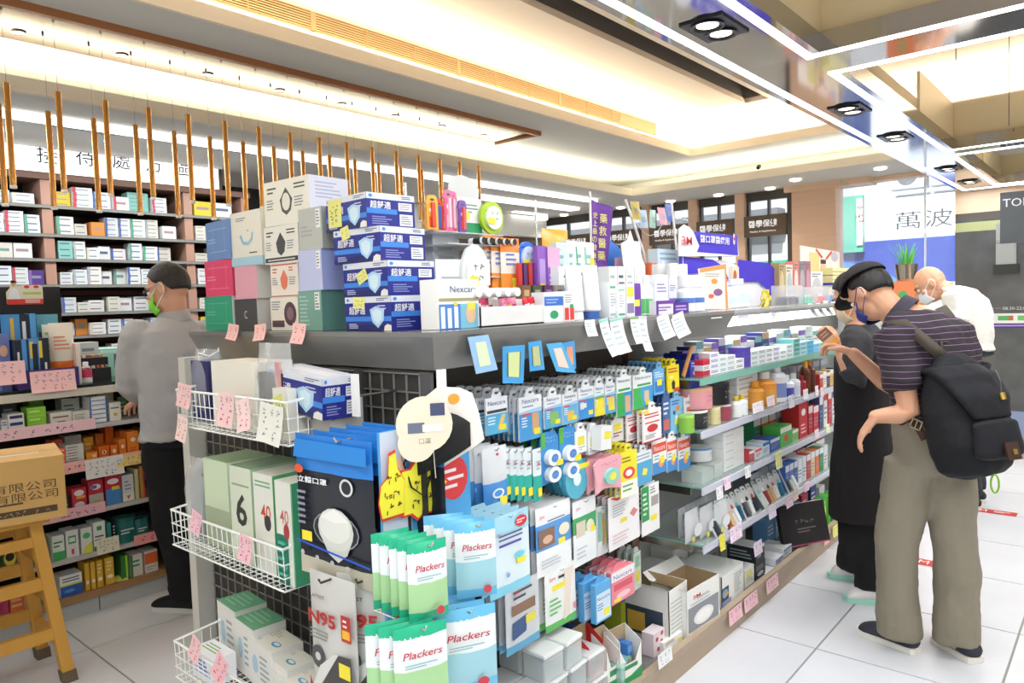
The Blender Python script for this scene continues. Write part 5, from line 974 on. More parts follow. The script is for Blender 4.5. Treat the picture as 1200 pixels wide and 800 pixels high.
for n, (px_, py_, w, h, c) in enumerate(((691, 377, .055, .05, '#f4f4f2'), (707, 373, .05, .12, '#e9f0ee'), (722, 373, .085, .115, '#eceff0'), (743, 371, .05, .09, '#dfe6dc'), (753, 373, .055, .12, '#dcdfe2'), (776, 370, .07, .085, '#e4e4e6'), (793, 369, .075, .085, '#eceded'), (838, 366, .10, .03, '#f2f0ee'), (870, 367, .13, .05, '#cfd0e0'), (905, 360, .085, .07, '#e6dce6'))):
    p = at_x(px_, py_, XR+.004 if n < 7 else -1.30); o = paper('price_leaflet', w, h, c, [('l', .12, .2, .88, .85, mat('#a9b6bc'), 4), ('p', 0, .92, 1, 1, ['#f4f4f2', '#8fd0c0', '#8fd0c0', '#7fb06a', '#c8ccd0', '#d0d2d6', '#e0e2e4', '#c88', '#b9b4d8', '#d8c8dc'][n])], .25); T(o, ['small plain white card hanging below the green-banded tube', 'narrow white leaflet hanging under the blue-capped tube', 'wide white leaflet with teal upper edge hanging over the counter rim', 'leaflet with green head hanging over the counter rim', 'grey sachet strip hanging below the lotion bottles', 'tilted grey-white leaflet under the violet-edged carton', 'tilted white leaflet under the deep purple carton', 'flat white card lying on the counter rim below the orange leaflet', 'lilac brochure on the rim in front of the white display', 'pale pink brochure on the rim beyond the yellow ribbons'][n], 'leaflet', p.x, p.y, ZC+.002, 90+[0, 0, 4, 0, 0, -8, -10, 0, 0, 5][n], rx=[0, -3, 0, 0, 0, 0, 0, 0, 0, 0][n], ry=[0, -8, -4, 0, 4, -12, -14, 0, 0, 0][n])
# planter
pl = empty('potted_grass', (0, 0, 0)); p = at_y(1062, 329, 5.85)
pl.location = (p.x, p.y, p.z); b = MB(); b.lathe([(0, 0), (.06, 0), (.078, .12), (.07, .12), (.066, .09), (0, .09)], mat('#a8a49c', .18, .9), 18); b.build('pot', pl, 40)
GR = [mat('#57b83a', .4), mat('#3f9a34', .4), mat('#7acb52', .4)]
for k in range(46):
    an = random.uniform(0, 6.28); rr = random.uniform(.01, .05); L = random.uniform(.12, .2); le = random.uniform(.02, .12); w = .006
    b = MB(); x0, y0 = rr*math.cos(an), rr*math.sin(an); n = 4; vs = []
    for j in range(n+1):
        t = j/n; x = x0+math.cos(an)*le*t*t; y = y0+math.sin(an)*le*t*t; z = .09+L*t-.03*le*t*t*10*.3; ww = w*(1-t*.85); vs += [(x-math.sin(an)*ww, y+math.cos(an)*ww, z), (x+math.sin(an)*ww, y-math.cos(an)*ww, z)]
    b.add(vs, [(2*j, 2*j+1, 2*j+3, 2*j+2) for j in range(n)], GR[k % 3]); b.build('leaf', pl)
tag(pl, 'green grass plant in a silver pot behind the capped man', 'plant')
c0 = at_y(1062, 329, 5.85); b = MB().box(-.10, -.10, -c0.z, .10, .10, -.001, mat('#e8895a', .5)); b.M = Matrix.Translation((0, -.10, 0)); b.disc(.0, -.10, .03, .03, mat('#4fae6a')); T(b.build('orange_stand'), 'orange display stand that carries the potted grass', 'stand', c0.x, c0.y, c0.z, 0)
# ================================================================ HANGING GOODS ON THE SIDE GRID (face the aisle)
XG = -1.37
def card_row(name, xl, xr, yt, yb, n, base, fr, lab, cat, X=XG, dx=-.02, rz=90, bulge=None, t=.006, jit=1.5, grp=None, mk=None, dy=0., skew=0):
    w, h, y, zb = span(xl, xr, yt, yb, X); zt = zb+h
    pr = mk(w, h) if mk else hangcard(name, w, h, base, fr, t, bulge)
    for i in range(n):
        l = (lab+', first on its hook') if i == 0 else (lab+f', {ORD[i]} on its hook')
        put(pr, (X+dx*i, y+dy*i, zt), rz+random.uniform(-jit, jit), l if n > 1 else lab, cat, (grp or lab) if n > 1 else grp)
    L = X+.012+1.625
    MB().tube([(0, 0, 0), (L, 0, 0), (L+.006, 0, .008)], .002, CHROME, 5).build('hook', gon, 30, loc=(-1.625, y, zt+.003))
    return pr
def pk(name, w, h, t, base, fr, seed=1, rough=.25, wob=.002): return lambda w_, h_: pouch(name, w_, h_, t, base, fr, rough, True, seed=seed, wob=wob)
SKY, SKY2 = '#58a8de', '#2f86cc'
def nx(col=SKY, strip='#d9a878', pct=(.55, .15, .85, .6), extra=()): return [('p', 0, 0, 1, .62, col), ('g', [(0, .62), (1, .62), (1, .72), (0, .66)], '#a8d2ec'), ('t', 'Nexcare', .5, .90, .10, .72, mat('#44528c')), ('l', .15, .74, .85, .80, mat('#6f93c8'), 1), ('l', .1, .3, .45, .55, mat('#e8f0f6'), 4), ('p', *pct, strip), ('p', .62, .1, .9, .24, YT), ('p', .12, .56, .48, .62, '#d05a6a'), *extra]
card_row('bandage_card', 568.5, 594, 460, 508, 5, '#eceff2', [('p', 0, 0, 1, .55, '#58b2dc'), ('p', .05, .58, .95, .66, '#3c4248'), ('t', 'Nexcare', .5, .85, .12, .8, mat('#44528c')), ('g', [(.5, .1), (.7, .12), (.9, .5), (.7, .5)], '#e3c878'), ('p', .6, .08, .9, .24, YT), ('l', .08, .25, .45, .5, mat('#dfeef6'), 3)], 'small white and blue bandage card with grey bar', 'bandage', dx=-.035)
card_row('bandage_card', 596, 608, 462, 508, 6, '#dfe8f0', nx('#4f9fd8'), 'narrow pale blue card beside the wide plaster cards', 'bandage', X=-1.40)
card_row('bandage_card', 607, 634.5, 459, 515, 10, '#f0f3f6', nx('#4aa0dc'), 'white and blue plaster card with tan plaster print', 'bandage')
card_row('bandage_card', 637, 657, 459, 501, 10, '#f1f4f5', nx('#58a8de', '#8cc46a', (.3, .1, .8, .5)), 'plaster card with leaf green picture', 'bandage')
card_row('bandage_card', 658, 676, 456, 496, 10, '#f1f4f5', nx('#6ab4e0', '#e8c25a', (.3, .1, .75, .42)), 'plaster card with pale yellow picture', 'bandage')
card_row('bandage_card', 677, 695, 449, 490, 10, '#f1f4f6', nx('#3f92d8', '#e9e9e4', (.1, .35, .5, .5)), 'strong blue plaster card with yellow price note', 'bandage')
card_row('bandage_card', 696, 707, 447, 487, 9, '#eff3f4', nx('#e6d63a', '#f0e24a', (.2, .1, .8, .5), [('p', 0, .58, 1, .64, '#59b050')]), 'narrow yellow-footed plaster card', 'bandage')
card_row('bandage_card', 708, 720, 445, 484, 9, '#eff3f4', nx('#5aa6dc', '#efd94a', (.3, .1, .9, .55)), 'narrow plaster card with blue foot and yellow plaster', 'bandage')
card_row('bandage_card', 722, 739, 437, 487, 8, '#eff4f2', [('p', 0, 0, .5, .6, '#3fae58'), ('p', .5, 0, 1, .6, '#3f9bd8'), ('p', .55, .08, .9, .5, '#e0b087'), ('t', 'Nexcare', .5, .9, .08, .8, mat('#44528c')), ('p', .1, .64, .9, .70, '#4fa85c')], 'tall green and blue plaster card with long tan strip', 'bandage')
card_row('bandage_card', 741, 764, 434, 478, 8, '#eff4f2', [('g', [(0, 0), (.5, 0), (.35, .62), (0, .62)], '#46b45e'), ('g', [(.5, 0), (1, 0), (1, .62), (.35, .62)], '#4aa6dc'), ('t', 'Nexcare', .5, .9, .09, .8, mat('#44528c')), ('p', .6, .05, .85, .2, YT), ('p', .2, .66, .9, .72, '#4fa85c'), ('p', .55, .2, .8, .5, '#e0c8a0')], 'plaster card with slanting green and blue halves', 'bandage')
card_row('blue_note_card', 765, 778, 428, 462, 7, '#6fb2e4', [('p', .1, .1, .9, .5, '#3c7fc8'), ('p', .3, .35, .75, .58, YT), ('l', .1, .65, .9, .9, mat('#eaf2fa'), 3)], 'sky blue card with yellow note beside the yellow boxes', 'bandage')
card_row('yellow_card', 781, 795, 424, 459, 7, '#ecd92e', [('l', .1, .7, .9, .92, mat('#c04a3a'), 2), ('p', .55, 0, 1, .14, '#d8483a'), ('g', [(.4, .1), (.6, .1), (.65, .35), (.5, .45), (.35, .35)], '#3a3a34'), ('p', .15, .5, .5, .62, '#f5ec8c')], 'bright yellow card with small dark figure', 'card')
for i in range(4): box_at('deep_blue_box', 797+i*4, 821, 421, 454, -1.36-.035*i+0, .03, '#2e3fa0', [('d', .6, .55, .3, .2, '#2a2a30'), ('d', .45, .6, .18, .1, '#d8c8b0'), ('l', .1, .8, .9, .95, mat('#b8c4ee'), 2)], f'deep blue box of grooming tools above the tins, {ORD[i]} from the front', z=None, grp='deep blue boxes above the tins') if 0 else None
card_row('deep_blue_box', 806, 821, 418, 454, 5, '#2c3c9c', [('d', .55, .5, .3, .2, '#24262c'), ('d', .4, .55, .2, .1, '#cfc4b4'), ('l', .1, .75, .9, .95, mat('#b8c4ee'), 2)], 'deep blue boxed card with dark tool picture', 'box', dx=-.03, t=.022)
# row 2
card_row('white_floss_card', 672, 685, 500, 530, 4, '#eceeed', [('p', .2, .35, .8, .75, '#e8dc4e'), ('l', .1, .1, .9, .3, mat('#9aa'), 2)], 'small white floss box with yellow note', 'floss', dx=-.03, t=.015)
card_row('white_floss_card', 687, 700, 500, 531, 4, '#eceeed', [('p', .2, .35, .8, .75, '#e8dc4e'), ('l', .1, .1, .9, .3, mat('#9aa'), 2)], 'small white floss box on the neighbouring hook', 'floss', dx=-.03, t=.015)
o = box_at('tilted_white_box', 702, 717, 499, 527, -1.33, .035, '#e6e8e8', [('p', .3, .45, .9, .75, '#e8dc3c')], 'small plain white box hanging tilted with yellow note', z=None, rz=96); o.rotation_euler.y = R(6)
MB().tube([(0, 0, 0), (.27, 0, 0)], .002, CHROME, 5).build('hook', gon, 30, loc=(-1.625, o.location.y, o.location.z+.04))
def twin_disc(w, h):
    b = MB(); b.prism([(-w/2, -h), (w/2, -h*.98), (w/2, -.02), (w*.3, 0), (-w*.3, 0), (-w/2, -.02)], -.003, .003, mat('#3f8fd0', .35)); b.patch(-w*.5, -h*.3, -w*.25, 0, '#58b04a', -.0035)
    for z in (-h*.5, -h*.82):
        b.prism([(w*.36*math.cos(a*math.pi/10), z+h*.15*math.sin(a*math.pi/10)) for a in range(20)], -.022, -.003, mat('#eef2f4', .25)); b.disc(0, z, w*.2, h*.08, mat('#4f86cc'), -.0228); b.scrawl(0, z, w*.24, h*.07, mat('#dfe8f4'), 2, y=-.0235)
    b.patch(w*.1, -h*.66, w*.45, -h*.55, YT, -.0236); b.scrawl(0, -h*.15, w*.6, h*.12, mat('#dfe8f4'), 2, y=-.0036); return b.build('twin_floss_card', smooth=30)
card_row('', 633, 654, 505, 566, 3, '', [], 'blue card with two white floss discs, outer hook', 'floss', dx=-.035, mk=twin_disc)
card_row('', 655, 675, 499, 561, 3, '', [], 'blue card with two white floss discs, inner hook', 'floss', dx=-.035, mk=twin_disc)
card_row('floss_card', 716, 730, 487, 517, 5, '#e8e9e6', [('p', .2, .5, .8, .8, YT), ('l', .1, .2, .9, .45, mat('#a84a4a'), 2)], 'grey-white card with yellow note beside tilted box', 'card', X=-1.40)
RW = [('l', .08, .72, .92, .9, mat('#c8343a'), 2), ('d', .5, .42, .3, .12, '#c8343a'), ('l', .1, .55, .9, .65, mat('#d0484e'), 1), ('p', 0, 0, 1, .04, '#b8303a'), ('l', .1, .1, .9, .25, mat('#8a8f98'), 3)]
card_row('red_print_card', 733, 751, 480, 516, 5, '#eeecea', RW, 'white card with red print, on the hook nearer the floss discs', 'card', X=-1.39)
card_row('red_print_card', 753, 774, 475, 517, 5, '#f0eeec', RW+[('p', .02, .88, .3, 1, '#e8d84a')], 'large white card with red print and yellow corner', 'card', X=-1.35)
card_row('teal_card', 761, 775, 470, 505, 3, '#3fa8a0', [('l', .1, .3, .9, .8, mat('#cfe8e4'), 3)], 'teal card behind the large white and red card', 'card', X=-1.45)
card_row('plaster_card', 776, 784, 462, 508, 5, '#4a6a9c', [('p', .1, .1, .9, .4, '#c86a6a'), ('l', .1, .5, .9, .9, mat('#dfe6f0'), 3)], 'narrow slate blue card with red patch', 'bandage')
card_row('plaster_card', 785, 799, 462, 508, 6, '#7fb8e0', [('d', .6, .7, .15, .08, '#ea8a3a'), ('d', .3, .6, .1, .06, '#3a4a6a'), ('p', .35, .25, .7, .4, YT), ('l', .1, .8, .9, .95, mat('#3a5a9a'), 2), ('d', .5, .45, .12, .07, '#e9eef4')], 'pale blue plaster card with cartoon-like dots', 'bandage')
card_row('plaster_card', 801, 819, 461, 508, 6, '#e9edf0', [('p', 0, 0, 1, .6, '#4a9ad4'), ('g', [(.2, .15), (.8, .1), (.9, .22), (.5, .38), (.25, .35)], '#e2b78e'), ('t', 'Nexcare', .5, .88, .09, .8, mat('#44528c')), ('p', .15, .62, .85, .75, '#e87a3a')], 'plaster card with orange bar and curved tan patch', 'bandage')
# row 3
TB = [('z', .55, 0, 1, 1, '#dfe8ea'), ('z', 0, 0, .55, 1, '#2fb0a0'), ('p', .3, .1, .75, .26, YT), ('l', .2, .6, .8, .8, mat('#8fb0b8'), 3), ('d', .45, .72, .12, .03, '#d04a5a')]
for k, (a, c) in enumerate(((588, 598), (597, 607), (605, 615), (613, 624), (624, 635))):
    card_row('', a, c, 530+k*0, 590+k*.5, 3, '', [], f'teal brush pouch, {["column beside blue floss packs", "second column from blue floss packs", "middle column", "second column from disc cards", "column beside disc cards"][k]}', 'brush pouch', X=-1.36+.004*k, dx=-.035, mk=pk('brush_pouch', 0, 0, .014, '#2fb0a0', TB, seed=k), grp=f'teal brush pouches column {k+1}', jit=6)
FB = [('z', .45, 0, 1, 1, clear_film('#eff3f5', .75)), ('z', 0, 0, .45, 1, '#4f96dc'), ('d', .5, .34, .25, .07, '#e8eff6'), ('d', .5, .34, .17, .045, '#4f96dc'), ('p', .55, .12, .85, .28, YT), ('d', .5, .9, .06, .02, '#c84858')]
card_row('', 549, 566, 534, 600, 6, '', [], 'blue-footed floss pouch on the hook nearer the board', 'floss pouch', X=-1.38, dx=-.028, mk=pk('floss_pouch', 0, 0, .018, '#4f96dc', FB, 3))
card_row('', 566, 594, 528, 610, 6, '', [], 'wide blue-footed floss pouch next to teal brush pouches', 'floss pouch', X=-1.34, dx=-.03, mk=pk('floss_pouch', 0, 0, .02, '#4f96dc', FB, 4))
def tape(w, h):
    b = MB(); b.prism([(-w/2, -h*.4), (-w*.3, -h*.9), (0, -h), (w*.3, -h*.9), (w/2, -h*.4), (w*.4, -.01), (-w*.4, -.01)], -.003, .003, mat('#3f9ab8', .3)); b.prism([(w*.36*math.cos(a*math.pi/10), -h*.55+w*.36*math.sin(a*math.pi/10)) for a in range(20)], -.016, -.003, mat('#58b0c8', .2)); b.disc(0, -h*.55, w*.12, w*.12, mat('#dfeef0'), -.0168); b.patch(-w*.1, -h*.3, w*.4, -h*.16, YT, -.0168); return b.build('tape_card', smooth=30)
card_row('', 652, 690, 537, 580, 3, '', [], 'round teal-blue tape pack below the twin-disc cards', 'tape', X=-1.37, dx=-.03, mk=tape)
def animal_card(w, h):
    b = MB(); o_ = [(-w*.45, -h*.95), (-w*.2, -h*.85), (.1*w, -h*.9), (w*.45, -h), (w*.42, -h*.5), (w*.5, -h*.2), (w*.35, -.01), (w*.1, -h*.1), (-w*.1, -h*.1), (-w*.35, -.01), (-w*.5, -h*.2), (-w*.45, -h*.5)]
    b.prism(o_, -.003, .003, mat('#e9aab4', .4)); b.prism([(w*.25*math.cos(a*math.pi/9)+.05*w, -h*.58+h*.2*math.sin(a*math.pi/9)) for a in range(18)], -.014, -.003, mat('#8ecfc4', .3)); b.disc(w*.05, -h*.58, w*.12, h*.1, mat('#e9e04c'), -.0148); b.scrawl(0, -h*.25, w*.6, h*.12, mat('#c04a5a'), 1, y=-.0036); return b.build('tape_dispenser_card', smooth=30)
card_row('', 695, 729, 531, 577, 6, '', [], 'pink animal-shaped tape dispenser card', 'tape', X=-1.33, dx=-.028, mk=animal_card, dy=-.008)
card_row('yellow_tape_card', 727, 745, 524, 581, 4, '#ecdf3a', [('p', 0, 0, 1, .35, '#f2eee0'), ('d', .5, .52, .36, .13, '#e0484a'), ('d', .5, .52, .2, .07, '#f6f0ea'), ('l', .1, .1, .9, .3, mat('#6aa86a'), 2), ('l', .1, .75, .9, .9, mat('#8a7a20'), 2)], 'yellow and white card with round red seal', 'card', X=-1.33, rz=86)
card_row('aqua_card', 743, 763, 525, 567, 4, '#e7ecee', [('p', 0, 0, 1, .7, '#58a8d4'), ('g', [(.4, .3), (.65, .25), (.75, .42), (.5, .5)], YT), ('l', .1, .75, .9, .95, mat('#9ab'), 2)], 'aqua blue card with tilted yellow note', 'card', X=-1.36)
OR = [('p', 0, .62, 1, .9, '#e8573a'), ('t', 'Nexcare', .5, .76, .16, .8, mat('#f4f2f0')), ('p', .0, 0, 1, .35, '#4a8fd0'), ('d', .6, .3, .2, .14, '#e9a06a'), ('p', .55, .28, .85, .5, YT), ('l', .1, .4, .5, .58, mat('#8aa'), 2)]
for a, c, l in ((764, 780, 'closest to the aqua card'), (781, 792, 'in the middle of the three'), (794, 808, 'closest to the glass shelves')): card_row('orange_plaster_card', a, c, 511-(a-764)*.12, 554-(a-764)*.15, 5, '#eef0f0', OR, f'orange-headed plaster card {l}', 'bandage', X=-1.37)
# blue pads hung above row 1: flat blue sample cards taped to the fascia
for n, (pts, oc) in enumerate(((((548, 395), (572, 392), (583, 433), (558, 438)), '#d8e8c0'), (((589, 406), (615, 404), (613, 449), (589, 449)), '#cfdc9a'), (((619, 401), (634, 399), (638, 433), (621, 435)), '#b8c08a'), (((640, 403), (658, 401), (675, 437), (652, 435)), '#e8d0c0'), (((659, 402), (673, 399), (675, 432), (664, 433)), '#d89a74'))):
    X = XR+.012-.004*n; q = [at_x(x, y, X) for x, y in pts]; c = sum(q, Vector())/4; u = [(p.y-c.y, p.z-c.z) for p in q][::-1]
    b = MB(); b.M = Matrix.Rotation(R(90), 4, 'Z'); b.prism(u, -.001, .001, mat(['#9cc4ea', '#4aa0d8', '#4aa2dc', '#5aaede', '#4a98d4'][n], .4)); k = .62; b.poly([(x*k, z*k*1.05) for x, z in u], mat('#4a5a4a'), -.0015) if n in (1, 2) else None; b.poly([(x*.52, z*.66) for x, z in u], mat(oc), -.002)
    T(b.build('sample_card'), ['pale blue sample card with long green pad taped below the counter rim', 'sky blue sample card with dark-ringed yellow pad', 'small blue sample card with narrow ringed pad', 'slanting blue sample card with pale pad', 'narrow blue sample card with tan dot behind the slanting one'][n], 'sample card', c.x, c.y, c.z, 0, ry=0)
# row 4: flat dressings
def film_card(name, base, fr, t=.008, seed=1): return pk(name, 0, 0, t, base, fr, seed, .3, .001)
card_row('', 573, 620, 606, 700, 5, '', [], 'light blue dressing pouch with red oval seal', 'dressing', X=-1.22, dx=-.03, mk=pk('dressing_pouch', 0, 0, .012, '#a8d8ea', [('z', 0, 0, .1, 1, '#7fcbe4'), ('z', .1, 0, .8, 1, '#d9eaf0'), ('d', .76, .87, .15, .07, '#d8343a'), ('l', .65, .84, .87, .9, mat('#f6eeee'), 2), ('l', .2, .68, .8, .78, mat('#5a5a8a'), 2), ('p', .2, .62, .75, .65, '#5a4aa8'), ('d', .7, .45, .13, .04, '#6fd0e0'), ('p', .62, .34, .85, .41, YT), ('t', '3M', .2, .78, .03, .1, mat('#d83a3a')), ('d', .4, .25, .04, .03, '#7f9ad0')], 5))
card_row('', 628, 669, 594, 674, 6, '', [], 'white dressing sheet with blue band and photo', 'dressing', X=-1.36, dx=-.02, mk=film_card('dressing_sheet', '#eceff0', [('z', .42, 0, .72, 1, '#5a9ad8'), ('p', .05, .42, .5, .68, '#8a6a58'), ('d', .3, .52, .14, .06, '#d8b49a'), ('d', .78, .58, .16, .09, '#eae4c8'), ('p', .6, .38, .8, .46, YT), ('t', '3M', .15, .86, .045, .12, mat('#d83a3a')), ('l', .3, .76, .9, .8, mat('#5a6a8a'), 1), ('l', .1, .1, .7, .25, mat('#c4cacc'), 3)], .006))
card_row('', 671, 699, 588, 664, 6, '', [], 'white dressing sheet with green band', 'dressing', X=-1.36, dx=-.02, mk=film_card('dressing_sheet', '#eceff0', [('z', .45, 0, .75, 1, '#4aa868'), ('p', .1, .45, .5, .68, '#d8d0b8'), ('d', .7, .56, .17, .1, '#e8e4cc'), ('p', .72, .45, .9, .56, YT), ('t', '3M', .2, .88, .045, .16, mat('#d83a3a')), ('l', .1, .1, .7, .3, mat('#c4cacc'), 3)], .006, 2))
card_row('', 699, 712, 596, 654, 3, '', [], 'clear sleeve with mixed strips beside green-banded dressing', 'dressing', X=-1.38, dx=-.02, mk=film_card('strip_sleeve', '#dfe4e0', [('p', .1, .3, .4, .9, '#7fb8a8'), ('p', .45, .2, .6, .85, '#d8a06a'), ('p', .65, .25, .8, .7, '#e6d84a')], .006, 3))
card_row('', 712, 750, 580, 642, 5, '', [], 'white dressing sheet with red curve and lozenge', 'dressing', X=-1.36, dx=-.02, mk=film_card('dressing_sheet', '#f0eeee', [('g', [(.05, .98), (.95, .98), (.6, .91), (.25, .9)], '#d0483c'), ('g', [(.65, .55), (.78, .64), (.92, .55), (.78, .46)], '#d88a88'), ('p', .35, .45, .55, .53, '#efdc3c'), ('l', .1, .6, .6, .85, mat('#b8bcc0'), 5), ('l', .1, .1, .8, .3, mat('#e0c8c8'), 3)], .006, 4))
card_row('', 751, 773, 571, 628, 5, '', [], 'white dressing sheet with dark green strip, beside the glass shelves', 'dressing', X=-1.36, dx=-.02, mk=film_card('dressing_sheet', '#f0f0ee', [('p', 0, .3, .38, 1, '#3a9a58'), ('l', .05, .4, .32, .9, mat('#d8ecd8'), 5), ('p', .5, .55, .9, .75, '#a8a098'), ('p', .45, .25, .8, .36, YT), ('l', .45, .8, .9, .92, mat('#8a8f90'), 2)], .006, 5))
# row 5
card_row('', 592, 632, 684, 764, 4, '', [], 'grey and blue dressing sleeve behind the light blue pouch', 'dressing', X=-1.36, dx=-.025, mk=film_card('dressing_sleeve', '#c9ced2', [('p', .15, .55, .85, .7, '#8a6a54'), ('l', .2, .75, .8, .92, mat('#4a5058'), 2), ('g', [(.15, .45), (.6, .5), (.55, .25), (.15, .2)], '#3f5a86'), ('z', 0, 0, .14, 1, '#5aa4c8'), ('p', .55, .35, .85, .48, '#e2d64a'), ('t', '3M', .3, .86, .05, .14, mat('#d83a3a'))], .01, 6))
card_row('', 639, 674, 668, 738, 4, '', [], 'white support bandage sleeve with green base', 'dressing', X=-1.36, dx=-.025, mk=film_card('support_sleeve', '#e9ece8', [('z', 0, 0, .12, 1, '#5ab858'), ('g', [(.55, .1), (.75, .15), (.8, .7), (.9, .95), (.6, .9), (.6, .4)], '#e6d8c4'), ('l', .1, .25, .5, .55, mat('#6ac070'), 4), ('p', .2, .66, .6, .75, YT), ('t', '3M', .2, .86, .06, .18, mat('#d83a3a')), ('l', .4, .8, .7, .9, mat('#333'), 1), ('d', .92, .25, .05, .06, '#e58a98')], .01, 7))
def bluebox(w, h): return carton_h('blue_carton', w, h, .02)
def carton_h(name, w, h, d, col='#5fa8dc', fr=None):
    b = MB(); b.box(-w/2, -d/2, -h, w/2, d/2, -.02, mat(col, .35)); b.prism([(-w*.35, -.02), (w*.35, -.02), (w*.2, 0), (-w*.2, 0)], -.001, .001, mat(col)); prints(b, fr or [('p', .05, .05, .95, .75, '#cfe2f0'), ('t', 'Nexcare', .5, .62, .1, .8, mat('#44528c')), ('p', .5, .12, .9, .3, YT), ('l', .1, .3, .6, .5, mat('#5f7fb0'), 3)], w, h-.02, z0=-h, y=-d/2); return b.build(name)
card_row('', 695, 713, 674, 726, 5, '', [], 'light blue hanging carton with yellow note', 'carton', X=-1.32, dx=-.04, mk=bluebox, dy=-.012)
card_row('', 714, 740, 658, 702, 4, '', [], 'pink and white hanging bandage carton', 'carton', X=-1.35, dx=-.03, mk=lambda w, h: carton_h('pink_carton', w, h, .02, '#e98a96', [('p', 0, .7, 1, 1, '#ece8ea'), ('t', 'Nexcare', .5, .82, .14, .8, mat('#44528c')), ('p', .1, .4, .9, .6, '#d85a68'), ('d', .5, .2, .3, .1, '#f2c8cc'), ('p', .1, .05, .4, .15, YT)]))
card_row('', 741, 750, 640, 690, 3, '', [], 'slim clear strip pack beside the pink bandage cartons', 'strip pack', X=-1.42, dx=-.03, mk=lambda w, h: carton_h('strip_pack', w, h, .01, '#c9d4cc', [('p', .3, .2, .8, .5, '#e2d64a'), ('p', .2, .6, .8, .9, '#8fb89a')]))
card_row('', 757, 762, 500, 540, 1, '#eee', [], '', '') if 0 else None

# ---------------------------------------------------------------- bottom shelf
ZB = .101
def bx(name, xl, xr, yt, yb, X, d, base, fr, lab, **k): return box_at(name, xl, xr, yt, yb, X, d, base, fr, lab, z=k.pop('z', ZB), **k)
# clear plastic tubs
TUB = clear_film('#e6efec', .45)
def tub():
    b = MB(); b.box(-.045, -.045, 0, .045, .045, .075, TUB); b.box(-.048, -.048, .075, .048, .048, .09, clear_film('#f2f4f2', .75)); o = b.build('clear_tub'); m = o.modifiers.new('b', 'BEVEL'); m.width = .012; m.segments = 2
    rd = random.Random(3); q = MB()
    for i in range(12): q.cbox((rd.uniform(-.03, .03), rd.uniform(-.03, .03), .008+.005*i), (.02, .008, .006), mat(['#f4f6f6', '#8fd0c8', '#6a5aa0', '#e9ecec'][i % 4]))
    q.build('contents', o); return o
tb = tub(); k = 0
for lv in range(3):
    for i in range(4):
        for j in range(2):
            y = 1.60+i*.1-.02*lv; x = -1.35-j*.1
            if lv == 2 and (i in (0, 3)): continue
            if k < 20: put(tb, (x, y, ZB+lv*.0915), random.uniform(-4, 4), f'clear plastic tub on the {["lowest", "middle", "top"][lv]} layer, {ORD[i]} along from the board, {["aisle", "inner"][j]} column', 'tub', 'clear tubs on the bottom shelf'); k += 1
tb2 = tub(); tb2.name = 'teal_tub'; tb2.data.materials.clear(); tb2.data.materials.append(clear_film('#9fd8cc', .5)); tb2.data.materials.append(clear_film('#a8dcd2', .7))
for n, (x, y, z) in enumerate(((-1.5, 1.95, ZB+.183), (-1.42, 2.0, ZB+.09), (-1.34, 2.03, ZB+0), (-1.53, 1.85, ZB+.183))): 
    if n in (1, 2): put(tb2, (x, y, z if n == 2 else ZB), 8*n, ['', 'teal-tinted clear tub behind the one by the shelf edge', 'teal-tinted clear tub by the shelf edge next to the red box'][n], 'tub')
def tray_box(xl, xr, yt, yb, X, base, lab, lip, rz=90, w2=.0, dep=.07):
    """opened carton: cut-away front with raised side wings"""
    w, h, y, zb = span(xl, xr, yt, yb, X, ZB); b = MB(); m = mat(base, .4); inn = mat('#b09a78', .7); t = .002
    b.box(-w/2, -dep/2, 0, w/2, dep/2, t, inn); b.box(-w/2, dep/2-t, 0, w/2, dep/2, h, m, {'-y': inn})
    for s in (-1, 1): b.add([(s*w/2, -dep/2, 0), (s*w/2, dep/2, 0), (s*w/2, dep/2, h), (s*w/2, -dep/2, h*.8), (s*(w/2-t), -dep/2, 0), (s*(w/2-t), dep/2, 0), (s*(w/2-t), dep/2, h), (s*(w/2-t), -dep/2, h*.8)], [(0, 1, 2, 3), (4, 7, 6, 5), (0, 4, 5, 1), (1, 5, 6, 2), (2, 6, 7, 3), (3, 7, 4, 0)], m)
    b.prism([(-w/2, 0), (w/2, 0), (w/2, h*.8), (w*.2, h*.45), (-w*.2, h*.45), (-w/2, h*.8)], -dep/2-t, -dep/2, m, inn); b.M = Matrix.Translation((0, -dep/2-t, 0)); prints(b, lip, w, h); return T(b.build('open_carton'), lab, 'carton', X-dep/2, y, ZB, rz)
tray_box(690, 707, 738, 778, -1.33, '#c9272f', 'opened red carton between the clear tubs and green-based cartons', [('l', .1, .1, .9, .35, mat('#f0d8d8'), 2)])
tray_box(712, 726, 742, 784, -1.31, '#e9ebe4', 'opened white carton with green base, next to the red one', [('p', 0, 0, 1, .22, '#2f9a58'), ('p', .2, .3, .8, .4, '#3a8a5a')], rz=84)
tray_box(729, 750, 742, 791, -1.29, '#ecede6', 'opened white carton with green base at the shelf edge', [('p', 0, 0, 1, .18, '#2f9a58'), ('g', [(0, .18), (1, .18), (1, .3), (.5, .2)], '#2f9a58'), ('p', .2, .34, .8, .42, '#3a8a5a')], rz=82)
for i in range(8):
    y0 = 2.14; 
    o = carton('blue_bottle_carton', .028, .04, .13-.0*i, '#3f78c0', [('p', 0, .75, 1, .95, '#6a9cd8'), ('p', .3, .5, .8, .65, '#d8dc4c'), ('l', .1, .1, .9, .4, mat('#9ac0e8'), 3)]); T(o, f'slim blue carton in the slanting row behind the green-based cartons, {ORD[i]} from the grid', 'carton', -1.58+i*.036, 2.07+i*.002, ZB, 90, 'slim blue cartons')
